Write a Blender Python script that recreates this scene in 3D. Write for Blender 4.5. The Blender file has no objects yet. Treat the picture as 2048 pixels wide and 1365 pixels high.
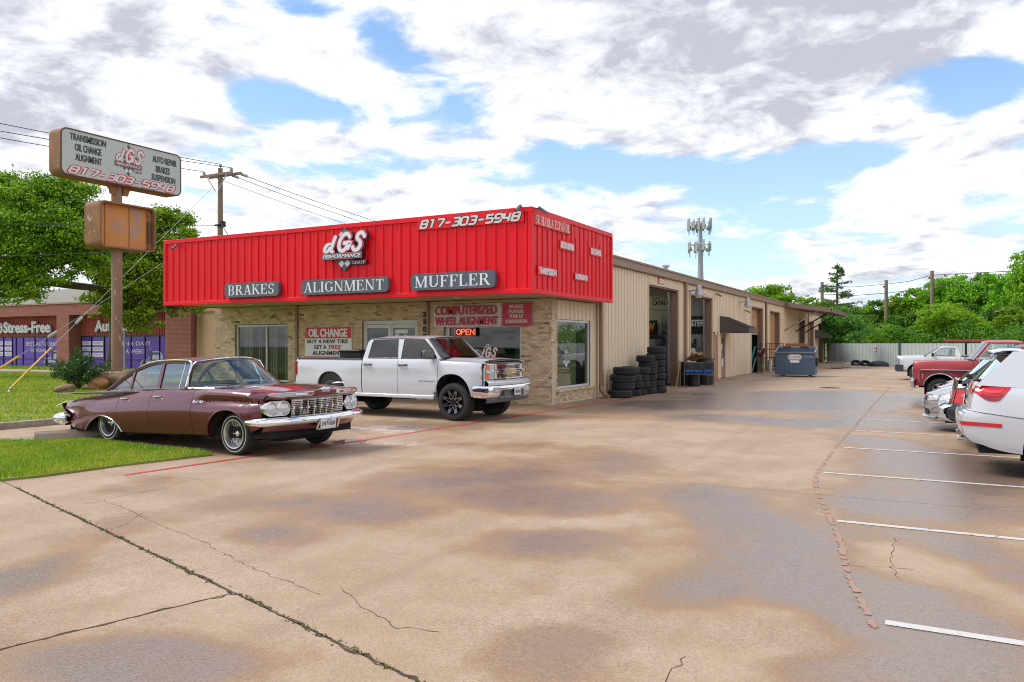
import bpy,bmesh,math,random
import numpy as np
from mathutils import Vector,Matrix,Euler
SC=bpy.context.scene
COL=SC.collection
PI=math.pi
R=math.radians
# ------------------------------------------------------------------ camera
YAW=R(28.42)
cam_d=bpy.data.cameras.new('camera')
cam_d.lens=27.54;cam_d.sensor_width=36.0;cam_d.shift_y=0.0027
cam_d.clip_start=0.1;cam_d.clip_end=6000
cam=bpy.data.objects.new('camera',cam_d);COL.objects.link(cam)
cam.location=(0,0,1.75);cam.rotation_euler=(R(90),0,YAW)
SC.camera=cam
# ------------------------------------------------------------------ sun, sky, exposure
SUN_EL,SUN_AZ=R(52),R(247)
sx,sy,sz=math.sin(SUN_AZ)*math.cos(SUN_EL),math.cos(SUN_AZ)*math.cos(SUN_EL),math.sin(SUN_EL)
sun_d=bpy.data.lights.new('sun','SUN');sun_d.energy=2.2;sun_d.angle=R(24.0);sun_d.color=(1.0,0.95,0.87)
sun=bpy.data.objects.new('sun',sun_d);COL.objects.link(sun)
sun.location=(-30,-30,40)
sun.rotation_euler=Vector((-sx,-sy,-sz)).to_track_quat('-Z','Y').to_euler()
def lin(r,g,b):
 def f(v):
  v/=255.0
  return v/12.92 if v<=0.04045 else ((v+0.055)/1.055)**2.4
 return (f(r),f(g),f(b),1.0)
class NT:
 """small wrapper round a node tree"""
 def __init__(s,tree):s.t=tree;s.n=tree.nodes;s.l=tree.links
 def node(s,typ,ins=None,**props):
  n=s.n.new(typ)
  for k,v in props.items():setattr(n,k,v)
  for k,v in (ins or {}).items():s.set(n,k,v)
  return n
 def set(s,n,k,v):
  sock=n.inputs[k]
  if isinstance(v,bpy.types.NodeSocket):s.l.new(v,sock)
  elif isinstance(v,bpy.types.Node):s.l.new(v.outputs[0],sock)
  else:sock.default_value=v
 def math(s,op,a,b=None,c=None,clamp=False):
  n=s.node('ShaderNodeMath',operation=op,use_clamp=clamp)
  s.set(n,0,a)
  if b is not None:s.set(n,1,b)
  if c is not None:s.set(n,2,c)
  return n.outputs[0]
 def vmath(s,op,a,b=None):
  n=s.node('ShaderNodeVectorMath',operation=op)
  s.set(n,0,a)
  if b is not None:s.set(n,1,b)
  return n.outputs['Value']if op in ('DOT_PRODUCT','LENGTH','DISTANCE')else n.outputs[0]
 def mix(s,fac,a,b,blend='MIX'):
  n=s.node('ShaderNodeMix',data_type='RGBA',blend_type=blend)
  s.set(n,0,fac);s.set(n,6,a);s.set(n,7,b)
  return n.outputs[2]
 def fmix(s,fac,a,b):
  n=s.node('ShaderNodeMix',data_type='FLOAT')
  s.set(n,0,fac);s.set(n,2,a);s.set(n,3,b)
  return n.outputs[0]
 def ramp(s,fac,lo,hi,a=0.0,b=1.0,smooth=True):
  n=s.node('ShaderNodeMapRange',interpolation_type='SMOOTHSTEP' if smooth else 'LINEAR')
  s.set(n,0,fac);n.inputs[1].default_value=lo;n.inputs[2].default_value=hi
  n.inputs[3].default_value=a;n.inputs[4].default_value=b
  return n.outputs[0]
 def noise(s,vec,scale,detail=4,rough=0.5,dist=0.0,lac=2.0):
  n=s.node('ShaderNodeTexNoise',noise_dimensions='3D')
  if vec is not None:s.set(n,'Vector',vec)
  n.inputs['Scale'].default_value=scale;n.inputs['Detail'].default_value=detail
  n.inputs['Roughness'].default_value=rough;n.inputs['Distortion'].default_value=dist
  n.inputs['Lacunarity'].default_value=lac
  return n.outputs[0]
world=bpy.data.worlds.new("World");SC.world=world;world.use_nodes=True
def build_world():
 t=NT(world.node_tree);t.n.clear()
 sky=t.node('ShaderNodeTexSky',sky_type='NISHITA',sun_disc=False,sun_elevation=SUN_EL,sun_rotation=SUN_AZ,altitude=150.0,air_density=1.0,dust_density=0.6,ozone_density=1.6)
 d=t.node('ShaderNodeTexCoord').outputs['Generated']
 d=t.vmath('NORMALIZE',d)
 sep=t.node('ShaderNodeSeparateXYZ',{0:d})
 zc=t.math('MAXIMUM',sep.outputs[2],0.0)
 inv=t.math('DIVIDE',1.0,t.math('ADD',zc,0.20))
 p=t.node('ShaderNodeCombineXYZ',{0:t.math('MULTIPLY',sep.outputs[0],inv),1:t.math('MULTIPLY',sep.outputs[1],inv),2:t.math('MULTIPLY',zc,1.1)}).outputs[0]
 def fbm(vec,sc=1.0):
  big=t.noise(vec,1.35*sc,3,0.5,0.25)
  fine=t.noise(vec,3.9*sc,10,0.62,0.30)
  return t.math('ADD',t.math('MULTIPLY',big,0.47),t.math('MULTIPLY',fine,0.53))
 dens=fbm(p)
 # direction-space weights: where the cloud deck opens (-) and where it is thick (+)
 def blob(dirv,kxy,kz,amp):
  v=t.vmath('SUBTRACT',d,dirv)
  v=t.vmath('MULTIPLY',v,(kxy,kxy,kz))
  r2=t.vmath('DOT_PRODUCT',v,v)
  return t.math('MULTIPLY',t.math('POWER',2.718,t.math('MULTIPLY',r2,-1.0)),amp)
 bias=None
 for (dv,kxy,kz,amp)in SKY_BLOBS:
  b=blob(dv,kxy,kz,amp);bias=b if bias is None else t.math('ADD',bias,b)
 dens=t.math('ADD',dens,bias)
 sunv=Vector((sx,sy,sz))
 dens2=t.math('ADD',fbm(t.vmath('ADD',p,(sx*0.07,sy*0.07,0.08))),bias)
 cover=t.ramp(dens,0.395,0.52)
 grey=None
 for (dv,kxy,kz,amp)in GREY_BLOBS:
  b=blob(dv,kxy,kz,amp);grey=b if grey is None else t.math('ADD',grey,b)
 lit=t.math('ADD',0.62,t.math('MULTIPLY',t.math('SUBTRACT',dens,dens2),7.0))
 thick=t.ramp(dens,0.52,0.80,0.0,0.24)
 lit=t.math('SUBTRACT',t.math('SUBTRACT',lit,thick),grey,clamp=True)
 ccol=t.node('ShaderNodeValToRGB',{0:lit})
 e=ccol.color_ramp.elements
 e[0].position=0.0;e[0].color=(0.44,0.45,0.51,1)
 e[1].position=1.0;e[1].color=(0.90,0.90,0.90,1)
 m=ccol.color_ramp.elements.new(0.45);m.color=(0.68,0.69,0.73,1)
 m=ccol.color_ramp.elements.new(0.7);m.color=(0.80,0.805,0.83,1)
 skyc=t.node('ShaderNodeHueSaturation',{'Saturation':1.22,'Value':0.15,'Color':sky.outputs[0]}).outputs[0]
 # thin veil towards the horizon
 veil=t.ramp(sep.outputs[2],0.0,0.45,0.55,0.12)
 skyc=t.mix(veil,skyc,(0.60,0.75,0.92,1))
 fincol=t.mix(t.math('MULTIPLY',cover,0.97),skyc,ccol.outputs[0])
 bg=t.node('ShaderNodeBackground',{'Color':fincol,'Strength':1.0})
 out=t.node('ShaderNodeOutputWorld',{0:bg.outputs[0]})
 # (unit direction, sharpness sideways, sharpness up-down, amount)
SKY_BLOBS=[((-0.693,0.664,0.282),15.60,42.89,-0.160),((-0.640,0.715,0.282),13.99,47.97,-0.150),((-0.628,0.677,0.384),25.04,70.10,-0.140),((-0.513,0.808,0.288),20.51,32.81,-0.160),((-0.579,0.727,0.370),28.55,34.26,-0.120),((-0.558,0.753,0.348),21.11,42.22,-0.080),((-0.393,0.891,0.228),10.76,40.36,-0.160),((-0.292,0.933,0.210),6.53,40.83,-0.200),((-0.180,0.967,0.181),13.95,37.21,-0.140),((-0.620,0.755,0.213),10.89,65.35,-0.120),((0.032,0.961,0.274),20.97,41.95,-0.200),((-0.076,0.976,0.204),11.68,43.79,-0.100),((-0.210,0.972,0.102),7.46,23.44,-0.090),((-0.380,0.907,0.180),13.34,53.36,-0.080),((-0.142,0.978,0.153),16.89,56.31,-0.080),((-0.740,0.639,0.209),28.56,57.12,-0.100),((-0.612,0.726,0.313),15.32,21.06,0.100),((-0.774,0.548,0.319),6.15,13.17,0.140),((-0.670,0.721,0.175),10.96,32.87,0.120),((-0.328,0.890,0.316),6.42,20.86,0.100),((-0.135,0.932,0.337),3.94,16.12,0.160),((-0.454,0.810,0.372),8.44,28.14,0.100),((0.013,0.981,0.196),12.20,30.51,0.100),((-0.062,0.995,0.074),5.77,28.86,0.050),((-0.659,0.710,0.250),8.36,55.71,0.060),((-0.139,0.959,0.248),8.62,43.09,0.080),((-0.536,0.827,0.168),7.97,39.86,0.080),]
GREY_BLOBS=[((-0.770,0.545,0.333),5.62,16.85,0.236),((-0.835,0.492,0.248),9.44,15.74,0.168),((-0.474,0.786,0.397),8.54,34.18,0.112),((-0.187,0.917,0.353),4.17,21.88,0.236),((-0.044,0.940,0.340),6.17,20.55,0.253),((-0.321,0.872,0.369),8.52,34.06,0.112),((-0.111,0.953,0.283),8.00,43.98,0.067),((-0.611,0.725,0.319),14.07,21.10,-0.280),((-0.670,0.721,0.175),10.27,27.39,-0.250),((-0.358,0.886,0.296),5.50,27.51,-0.120),((-0.482,0.860,0.169),3.18,26.50,-0.120),((-0.011,0.982,0.187),9.02,30.06,-0.200),((-0.741,0.655,0.147),8.44,21.09,-0.200),]
build_world()
world.cycles.sampling_method='MANUAL';world.cycles.sample_map_resolution=512
SC.view_settings.view_transform='Standard'
SC.view_settings.look='None'
SC.view_settings.exposure=0.44
SC.view_settings.gamma=1.0
SC.view_settings.use_curve_mapping=False
SC.render.engine='CYCLES'
SC.cycles.max_bounces=8;SC.cycles.transparent_max_bounces=24
SC.cycles.glossy_bounces=4;SC.cycles.diffuse_bounces=3;SC.cycles.transmission_bounces=6
SC.cycles.caustics_reflective=False;SC.cycles.caustics_refractive=False
SC.cycles.use_denoising=True;SC.cycles.denoising_prefilter='ACCURATE';SC.cycles.denoising_input_passes='RGB_ALBEDO_NORMAL'
SC.cycles.pixel_filter_type='BLACKMAN_HARRIS';SC.cycles.filter_width=1.05
# ------------------------------------------------------------------ materials
MATS={}
def pm(name,col,rough=0.5,metal=0.0,var=0.0,vscale=3.0,bump=0.0,bscale=40.0,coat=0.0,spec=0.5,col2=None,c2lo=0.55,c2hi=0.7,c2scale=2.0,emit=None,estr=0.0,rvar=0.0,island=0.0,trans=0.0,ior=1.45,stretch=None,objrand=0.0):
 """procedural Principled material: base colour with mottling, an optional second colour in noise patches, bump and gloss variation"""
 if name in MATS:return MATS[name]
 m=bpy.data.materials.new(name);m.use_nodes=True
 t=NT(m.node_tree);b=t.n['Principled BSDF']
 co=t.node('ShaderNodeTexCoord').outputs['Object']
 if stretch:co=t.vmath('MULTIPLY',co,stretch)
 c=col if len(col)==4 else (*col,1)
 cs=None
 if var or col2 or island or objrand:
  rgb=t.node('ShaderNodeRGB');rgb.outputs[0].default_value=c;cs=rgb.outputs[0]
  if col2:
   f=t.ramp(t.noise(co,c2scale,6,0.6,0.4),c2lo,c2hi)
   cs=t.mix(f,cs,col2 if len(col2)==4 else (*col2,1))
  fac=None
  if var:
   n=t.noise(co,vscale,5,0.6)
   fac=t.math('ADD',1.0-var,t.math('MULTIPLY',n,2*var))
  if island:
   rp=t.node('ShaderNodeNewGeometry').outputs['Random Per Island']
   f2=t.math('ADD',1.0-island,t.math('MULTIPLY',rp,2*island));fac=f2 if fac is None else t.math('MULTIPLY',fac,f2)
  if objrand:
   rp=t.node('ShaderNodeObjectInfo').outputs['Random']
   f2=t.math('ADD',1.0-objrand,t.math('MULTIPLY',rp,2*objrand));fac=f2 if fac is None else t.math('MULTIPLY',fac,f2)
  if fac is not None:
   h=t.node('ShaderNodeHueSaturation',{'Value':fac,'Color':cs});cs=h.outputs[0]
  t.set(b,'Base Color',cs)
 else:
  b.inputs['Base Color'].default_value=c
 b.inputs['Roughness'].default_value=rough
 if rvar:
  n=t.noise(co,vscale*2.3,4,0.6)
  t.set(b,'Roughness',t.math('ADD',rough-rvar,t.math('MULTIPLY',n,2*rvar),clamp=True))
 b.inputs['Metallic'].default_value=metal
 b.inputs['Specular IOR Level'].default_value=spec
 b.inputs['Coat Weight'].default_value=coat;b.inputs['Coat Roughness'].default_value=0.03
 if trans:b.inputs['Transmission Weight'].default_value=trans;b.inputs['IOR'].default_value=ior
 if emit:b.inputs['Emission Color'].default_value=(*emit[:3],1);b.inputs['Emission Strength'].default_value=estr
 if bump:
  bn=t.node('ShaderNodeBump',{'Strength':1.0,'Distance':bump,'Height':t.noise(co,bscale,6,0.65)})
  t.set(b,'Normal',bn.outputs[0])
 if ior!=1.45:b.inputs['Coat IOR'].default_value=ior
 MATS[name]=m
 return m
def glass(name,tint=(0.8,0.9,0.88),dark=0.75,rough=0.0,fres=1.5):
 """window glass: mirrors by the angle of view, lets the rest through with a tint"""
 if name in MATS:return MATS[name]
 m=bpy.data.materials.new(name);m.use_nodes=True
 t=NT(m.node_tree);t.n.clear()
 fr=t.node('ShaderNodeFresnel',{'IOR':fres}).outputs[0]
 fr=t.math('ADD',t.math('MULTIPLY',fr,1.3),0.04,clamp=True)
 tr=t.node('ShaderNodeBsdfTransparent',{'Color':(*[x*dark for x in tint],1)})
 gl=t.node('ShaderNodeBsdfGlossy',{'Color':(1,1,1,1),'Roughness':rough})
 mx=t.node('ShaderNodeMixShader',{0:fr,1:tr.outputs[0],2:gl.outputs[0]})
 t.node('ShaderNodeOutputMaterial',{0:mx.outputs[0]})
 MATS[name]=m
 return m
 # ------------------------------------------------------------------ mesh helpers
def V(*a):return Vector(a)
class MB:
 def __init__(s):s.v=[];s.f=[];s.m=[]
 def add(s,vs,fs,mi=0):
  o=len(s.v);s.v.extend([tuple(p)for p in vs]);s.f.extend([tuple(i+o for i in f)for f in fs]);s.m.extend([mi]*len(fs));return s
 def box(s,x0,x1,y0,y1,z0,z1,b=0.0,mi=0):
  return s.obox(((x0+x1)/2,(y0+y1)/2,(z0+z1)/2),(abs(x1-x0),abs(y1-y0),abs(z1-z0)),None,b,mi)
 def obox(s,c,size,rot=None,b=0.0,mi=0):
  c=Vector(c);h=[x/2 for x in size]
  M=(rot if isinstance(rot,Matrix)else Euler(rot).to_matrix())if rot is not None else Matrix.Identity(3)
  b=min(b,min(h)*0.9)
  if b<=0:
   vs=[(i*h[0],j*h[1],k*h[2])for i in (-1,1)for j in (-1,1)for k in (-1,1)]
   fs=[(0,1,3,2),(4,6,7,5),(0,4,5,1),(2,3,7,6),(0,2,6,4),(1,5,7,3)]
  else:
   vs=[];idx={}
   for i in (-1,1):
    for j in (-1,1):
     for k in (-1,1):
      for a in range(3):
       p=[i*(h[0]-b),j*(h[1]-b),k*(h[2]-b)];p[a]=(i,j,k)[a]*h[a]
       idx[(i,j,k,a)]=len(vs);vs.append(p)
   g=lambda i,j,k,a:idx[(i,j,k,a)]
   fs=[]
   for sgn in (-1,1):
    o=1 if sgn>0 else -1
    q=[(-1,-1),(1,-1),(1,1),(-1,1)][::o]
    fs.append(tuple(g(sgn,a,c_,0)for a,c_ in q))
    fs.append(tuple(g(a,sgn,c_,1)for a,c_ in q[::-1]))
    fs.append(tuple(g(a,c_,sgn,2)for a,c_ in q))
   for a_ in (-1,1):
    for c_ in (-1,1):
     fs.append((g(a_,c_,-1,0),g(a_,c_,1,0),g(a_,c_,1,1),g(a_,c_,-1,1))[::-a_*c_])
     fs.append((g(a_,-1,c_,0),g(a_,1,c_,0),g(a_,1,c_,2),g(a_,-1,c_,2))[::a_*c_])
     fs.append((g(-1,a_,c_,1),g(1,a_,c_,1),g(1,a_,c_,2),g(-1,a_,c_,2))[::-a_*c_])
   for i in (-1,1):
    for j in (-1,1):
     for k in (-1,1):
      fs.append((g(i,j,k,0),g(i,j,k,1),g(i,j,k,2))[::i*j*k])
  return s.add([c+M@Vector(p)for p in vs],fs,mi)
 def tube(s,pts,r,n=8,mi=0,caps=True,closed=False):
  pts=[Vector(p)for p in pts];N=len(pts);rr=r if isinstance(r,(list,tuple))else [r]*N
  up=None;vs=[]
  for i,p in enumerate(pts):
   if closed:d=pts[(i+1)%N]-pts[i-1]
   else:d=pts[min(i+1,N-1)]-pts[max(i-1,0)]
   d.normalize()
   if up is None:
    up=Vector((0,0,1))if abs(d.z)<0.9 else Vector((1,0,0))
   if abs(d.dot(up))>.98:up=Vector((0,1,0))if abs(d.y)<.9 else Vector((1,0,0))
   a=d.cross(up).normalized();up=a.cross(d).normalized()
   for k in range(n):
    t=2*PI*k/n
    vs.append(p+a*(math.cos(t)*rr[i])+up*(math.sin(t)*rr[i]))
  fs=[]
  for i in range(N if closed else N-1):
   j=(i+1)%N
   for k in range(n):
    fs.append((i*n+k,i*n+(k+1)%n,j*n+(k+1)%n,j*n+k))
  if caps and not closed:
   fs.append(tuple(range(n))[::-1]);fs.append(tuple((N-1)*n+k for k in range(n)))
  return s.add(vs,fs,mi)
 def bar(s,pts,w,h,up=(0,0,1),mi=0):
  """rectangular section swept along pts: w sideways, h along up"""
  pts=[Vector(p)for p in pts];N=len(pts);vs=[]
  for i,p in enumerate(pts):
   d=(pts[min(i+1,N-1)]-pts[max(i-1,0)]).normalized()
   a=d.cross(Vector(up));a=a.normalized()if a.length>1e-6 else Vector((1,0,0));u=a.cross(d).normalized()
   for (q,e)in ((-1,-1),(1,-1),(1,1),(-1,1)):vs.append(p+a*(q*w/2)+u*(e*h/2))
  fs=[(i*4+k,i*4+(k+1)%4,i*4+4+(k+1)%4,i*4+4+k)for i in range(N-1)for k in range(4)]
  fs+=[(3,2,1,0),tuple((N-1)*4+k for k in range(4))]
  return s.add(vs,fs,mi)
 def lathe(s,prof,n=24,o=(0,0,0),axis=(0,0,1),mi=0,ref=None,a0=0.0,a1=2*PI,mis=None):
  """prof: (radius, distance along axis)"""
  ax=Vector(axis).normalized();o=Vector(o)
  u=Vector(ref)if ref is not None else (ax.orthogonal());u=(u-ax*u.dot(ax)).normalized();w=ax.cross(u)
  full=abs(a1-a0-2*PI)<1e-6;m=n if full else n+1
  vs=[]
  for (r,h)in prof:
   for k in range(m):
    t=a0+(a1-a0)*k/n;vs.append(o+ax*h+u*(math.cos(t)*r)+w*(math.sin(t)*r))
  for i in range(len(prof)-1):
   fs=[]
   for k in range(n):
    k2=(k+1)%m
    fs.append((i*m+k,i*m+k2,(i+1)*m+k2,(i+1)*m+k))
   if i==0:base=len(s.v);s.v.extend([tuple(p)for p in vs])
   s.f.extend([tuple(q+base for q in f)for f in fs]);s.m.extend([mis[i]if mis else mi]*len(fs))
  return s
 def prism(s,poly,o,u,v,d0,d1,mi=0,holes=False):
  """polygon in the plane (o,u,v) extruded along u x v from d0 to d1"""
  o=Vector(o);u=Vector(u);v=Vector(v);w=u.cross(v).normalized();n=len(poly)
  vs=[o+u*a+v*b+w*d0 for a,b in poly]+[o+u*a+v*b+w*d1 for a,b in poly]
  fs=[tuple(range(n))[::-1],tuple(range(n,2*n))]+[(i,(i+1)%n,n+(i+1)%n,n+i)for i in range(n)]
  return s.add(vs,fs,mi)
 def sheet(s,poly,o=(0,0,0),u=(1,0,0),v=(0,1,0),d=0.0,mi=0):
  o=Vector(o);u=Vector(u);v=Vector(v);w=u.cross(v).normalized()
  return s.add([o+u*a+v*b+w*d for a,b in poly],[tuple(range(len(poly)))],mi)
 def grid(s,rows,mi=0,flip=False,closed=False):
  n=len(rows[0]);vs=[p for r in rows for p in r];fs=[]
  for i in range(len(rows)-1):
   for k in range(n if closed else n-1):
    k2=(k+1)%n
    f=(i*n+k,i*n+k2,(i+1)*n+k2,(i+1)*n+k);fs.append(f[::-1]if flip else f)
  return s.add(vs,fs,mi)
 def ellipsoid(s,c,r,nu=12,nv=8,mi=0):
  c=Vector(c);rows=[]
  for i in range(nv+1):
   a=PI*i/nv
   rows.append([c+Vector((r[0]*math.sin(a)*math.cos(2*PI*k/nu),r[1]*math.sin(a)*math.sin(2*PI*k/nu),r[2]*math.cos(a)))for k in range(nu)])
  return s.grid(rows,mi,closed=True)
 def xf(s,M):
  s.v=[tuple(M@Vector(p))for p in s.v];return s
 def build(s,name,mats,parent=None,smooth=32,recalc=True,label=None,cat=None,group=None,kind=None,shift=True):
  if not isinstance(mats,(list,tuple)):mats=[mats]
  me=bpy.data.meshes.new(name)
  vs=s.v;loc=None
  if parent is None and shift and vs:
   a=np.array(vs);loc=Vector(((a[:,0].min()+a[:,0].max())/2,(a[:,1].min()+a[:,1].max())/2,a[:,2].min()))
   vs=(a-np.array(loc)).tolist()
  me.from_pydata(vs,[],s.f)
  for m in mats:me.materials.append(m)
  if len(mats)>1:me.polygons.foreach_set('material_index',s.m)
  if recalc:
   bm=bmesh.new();bm.from_mesh(me)
   bmesh.ops.recalc_face_normals(bm,faces=bm.faces);bm.to_mesh(me);bm.free()
  if smooth:
   me.polygons.foreach_set('use_smooth',[True]*len(me.polygons));me.set_sharp_from_angle(angle=R(smooth))
  o=bpy.data.objects.new(name,me);COL.objects.link(o)
  if loc is not None:o.location=loc
  if parent is not None:attach(o,parent)
  return tag(o,label,cat,group,kind)
def attach(o,parent):
 o.parent=parent
 if parent.parent is None and not parent.get('local'):o.matrix_parent_inverse=Matrix.Translation(parent.location).inverted()
 return o
def tag(o,label=None,cat=None,group=None,kind=None):
 if label:o['label']=label
 if cat:o['category']=cat
 if group:o['group']=group
 if kind:o['kind']=kind
 return o
def thing(name,label,cat,loc=(0,0,0),group=None,local=False,rz=0.0,scale=1.0):
 """an Empty at the thing's base; parts are given in world coordinates unless local"""
 o=bpy.data.objects.new(name,None);COL.objects.link(o);o.location=loc;o.empty_display_size=0.2
 if local:
  o['local']=1;o.rotation_euler=(0,0,rz);o.scale=(scale,)*3
 return tag(o,label,cat,group)
def dup(o,parent=None,loc=None,rz=None,label=None,scale=None):
 c=o.copy();COL.objects.link(c)
 if parent is not None:c.parent=parent
 for ch in o.children:dup(ch,c)
 if loc is not None:c.location=loc
 if rz is not None:c.rotation_euler=(c.rotation_euler[0],c.rotation_euler[1],rz)
 if scale is not None:c.scale=scale if isinstance(scale,(tuple,list))else (scale,)*3
 if label:c['label']=label
 return c
def sp(xs,ys):
 """smooth monotone-ish interpolation through control points"""
 xs=np.array(xs,float);ys=np.array(ys,float)
 h=np.diff(xs);d=np.diff(ys)/h;m=np.zeros(len(xs))
 m[0]=d[0];m[-1]=d[-1]
 for i in range(1,len(xs)-1):m[i]=0 if d[i-1]*d[i]<=0 else 2*d[i-1]*d[i]/(d[i-1]+d[i])
 def f(x):
  x=min(max(x,xs[0]),xs[-1]);i=min(max(int(np.searchsorted(xs,x))-1,0),len(h)-1);t=(x-xs[i])/h[i]
  return float(ys[i]*(1+2*t)*(1-t)**2+ys[i+1]*t*t*(3-2*t)+h[i]*(m[i]*t*(1-t)**2-m[i+1]*t*t*(1-t)))
 return f
def lerp(a,b,t):return a+(b-a)*t
def catmull(pts,n=6,closed=False):
 P=[Vector(p)for p in pts];out=[];N=len(P)
 for i in range(N if closed else N-1):
  p0=P[(i-1)%N]if closed else P[max(i-1,0)];p1=P[i];p2=P[(i+1)%N];p3=P[(i+2)%N]if closed else P[min(i+2,N-1)]
  for k in range(n):
   t=k/n
   out.append(0.5*((2*p1)+(p2-p0)*t+(2*p0-5*p1+4*p2-p3)*t*t+(3*p1-p0-3*p2+p3)*t**3))
 if not closed:out.append(P[-1].copy())
 return out
def rrect(w,h,r,n=5,cx=0.0,cy=0.0):
 pts=[]
 for (qx,qy,a)in ((1,1,0),(-1,1,90),(-1,-1,180),(1,-1,270)):
  for k in range(n+1):
   t=R(a+90*k/n);pts.append((cx+qx*(w/2-r)+r*math.cos(t),cy+qy*(h/2-r)+r*math.sin(t)))
 return pts
 # ------------------------------------------------------------------ lettering
def text_raw(s,bold=0.0,shear=0.0,spacing=1.0):
 cu=bpy.data.curves.new('lettering','FONT');cu.body=s;cu.size=1.0;cu.offset=bold;cu.shear=shear;cu.space_character=spacing
 cu.resolution_u=3;cu.fill_mode='FRONT'
 ob=bpy.data.objects.new('lettering',cu)
 me=bpy.data.meshes.new_from_object(ob)
 vs=[(v.co.x,v.co.y)for v in me.vertices];fs=[tuple(p.vertices)for p in me.polygons]
 bpy.data.meshes.remove(me);bpy.data.objects.remove(ob);bpy.data.curves.remove(cu)
 return vs,fs
class Face:
 """a flat frame in space: o is its lower left corner, u to the right, v up, w out of the surface"""
 def __init__(s,o,u,v):s.o=Vector(o);s.u=Vector(u).normalized();s.v=Vector(v).normalized();s.w=s.u.cross(s.v)
 def p(s,a,b,d=0.0):return s.o+s.u*a+s.v*b+s.w*d
def put_text(mb,fr,s,a0,b0,a1,b1,d=0.004,bold=0.0,shear=0.0,spacing=1.0,mi=0,depth=0.0,slope=0.0):
 """lettering fitted to the rectangle a0..a1 x b0..b1 of a frame; depth > 0 gives the letters sides"""
 if bold>.025 and depth==0:
  e=(bold-.02)*(b1-b0)*.9
  for k,q in enumerate((-e,e,0)):put_text(mb,fr,s,a0+e+q,b0,a1-e+q,b1,d+.0004*k,.02,shear,spacing,mi)
  return mb
 vs,fs=text_raw(s,bold,shear,spacing)
 if not vs:return mb
 A=np.array(vs);mn,mx=A.min(0),A.max(0);sc=(np.array([a1-a0,b1-b0]))/(mx-mn)
 P=[(a0+(x-mn[0])*sc[0],b0+(y-mn[1])*sc[1]+slope*(x-mn[0])*sc[0])for x,y in vs]
 mb.add([fr.p(a,b,d)for a,b in P],fs,mi)
 if depth>0:
  ed={}
  for f in fs:
   for i in range(len(f)):
    e=(f[i],f[(i+1)%len(f)]);k=tuple(sorted(e));ed.setdefault(k,[]).append(e)
  for k,l in ed.items():
   if len(l)==1:
    i,j=l[0];mb.add([fr.p(*P[i],d),fr.p(*P[j],d),fr.p(*P[j],d-depth),fr.p(*P[i],d-depth)],[(0,1,2,3)],mi)
 return mb
def stroke(mb,fr,pts,w,d,mi=0,depth=0.0,closed=False,T=None,rnd=False):
 """a pen stroke of width w along 2-D pts, mitred at the joints; T maps the pts into the frame's (a, b)"""
 T=T or (lambda a,b:(a,b))
 P=[Vector((a,b))for a,b in pts];N=len(P);L=[];Rr=[]
 for i in range(N):
  pr=P[i-1]if (i>0 or closed)else None;nx=P[(i+1)%N]if (i<N-1 or closed)else None
  d1=(P[i]-pr).normalized()if pr is not None else None;d2=(nx-P[i]).normalized()if nx is not None else None
  d1=d1 or d2;d2=d2 or d1
  n=Vector((-(d1.y+d2.y),d1.x+d2.x));n=n.normalized()if n.length>1e-6 else Vector((-d1.y,d1.x))
  k=1.0/max(0.45,n.dot(Vector((-d1.y,d1.x))))
  L.append(P[i]+n*(w/2*k));Rr.append(P[i]-n*(w/2*k))
 if rnd and not closed:
  def cap(c,dirv):
   a=math.atan2(dirv.y,dirv.x);return [c+Vector((math.cos(a+t),math.sin(a+t)))*(w/2)for t in (R(60),R(30),0,R(-30),R(-60))]
  e1=cap(P[-1],(P[-1]-P[-2]));e0=cap(P[0],(P[0]-P[1]))
  for cc,l0,r0 in ((e1,L[-1],Rr[-1]),(e0,Rr[0],L[0])):
   poly=[l0]+cc+[r0];mb.add([fr.p(*T(q.x,q.y),d)for q in poly],[tuple(range(len(poly)))],mi)
 vs=[];fs=[]
 for i in range(N):vs+=[fr.p(*T(L[i].x,L[i].y),d),fr.p(*T(Rr[i].x,Rr[i].y),d)]
 for i in range(N if closed else N-1):
  j=(i+1)%N;fs.append((2*i,2*i+1,2*j+1,2*j))
 if depth>0:
  o=len(vs)
  for i in range(N):vs+=[fr.p(*T(L[i].x,L[i].y),d-depth),fr.p(*T(Rr[i].x,Rr[i].y),d-depth)]
  for i in range(N if closed else N-1):
   j=(i+1)%N;fs+=[(2*i,2*j,o+2*j,o+2*i),(2*i+1,o+2*i+1,o+2*j+1,2*j+1)]
  if not closed:fs+=[(0,o,o+1,1),(2*N-2,2*N-1,o+2*N-1,o+2*N-2)]
 return mb.add(vs,fs,mi)
 # block numerals with cut corners, in a 1.0 x 1.4 cell
def digit_paths(ch):
 c=0.16
 O=[(c,0),(1-c,0),(1,c),(1,1.4-c),(1-c,1.4),(c,1.4),(0,1.4-c),(0,c)]
 return {'0':[(O,True)],'8':[(O,True),([(0,.72),(1,.72)],False)],'1':[([(.12,1.4),(.55,1.4),(.55,0)],False)],'7':[([(0,1.4),(1,1.4),(1,1.0),(.55,0)],False)],'3':[([(0,1.4),(1-c,1.4),(1,1.4-c),(1,c),(1-c,0),(0,0)],False),([(.3,.72),(1,.72)],False)],'5':[([(1,1.4),(0,1.4),(0,.78),(1-c,.78),(1,.78-c),(1,c),(1-c,0),(0,0)],False)],'9':[([(1,.62),(c,.62),(0,.62+c),(0,1.4-c),(c,1.4),(1-c,1.4),(1,1.4-c),(1,c),(1-c,0),(0,0)],False)],'4':[([(0,1.4),(0,.6),(1,.6)],False),([(.85,1.4),(.85,0)],False)],'-':[([(.1,.66),(.9,.66)],False)]}[ch]
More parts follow.
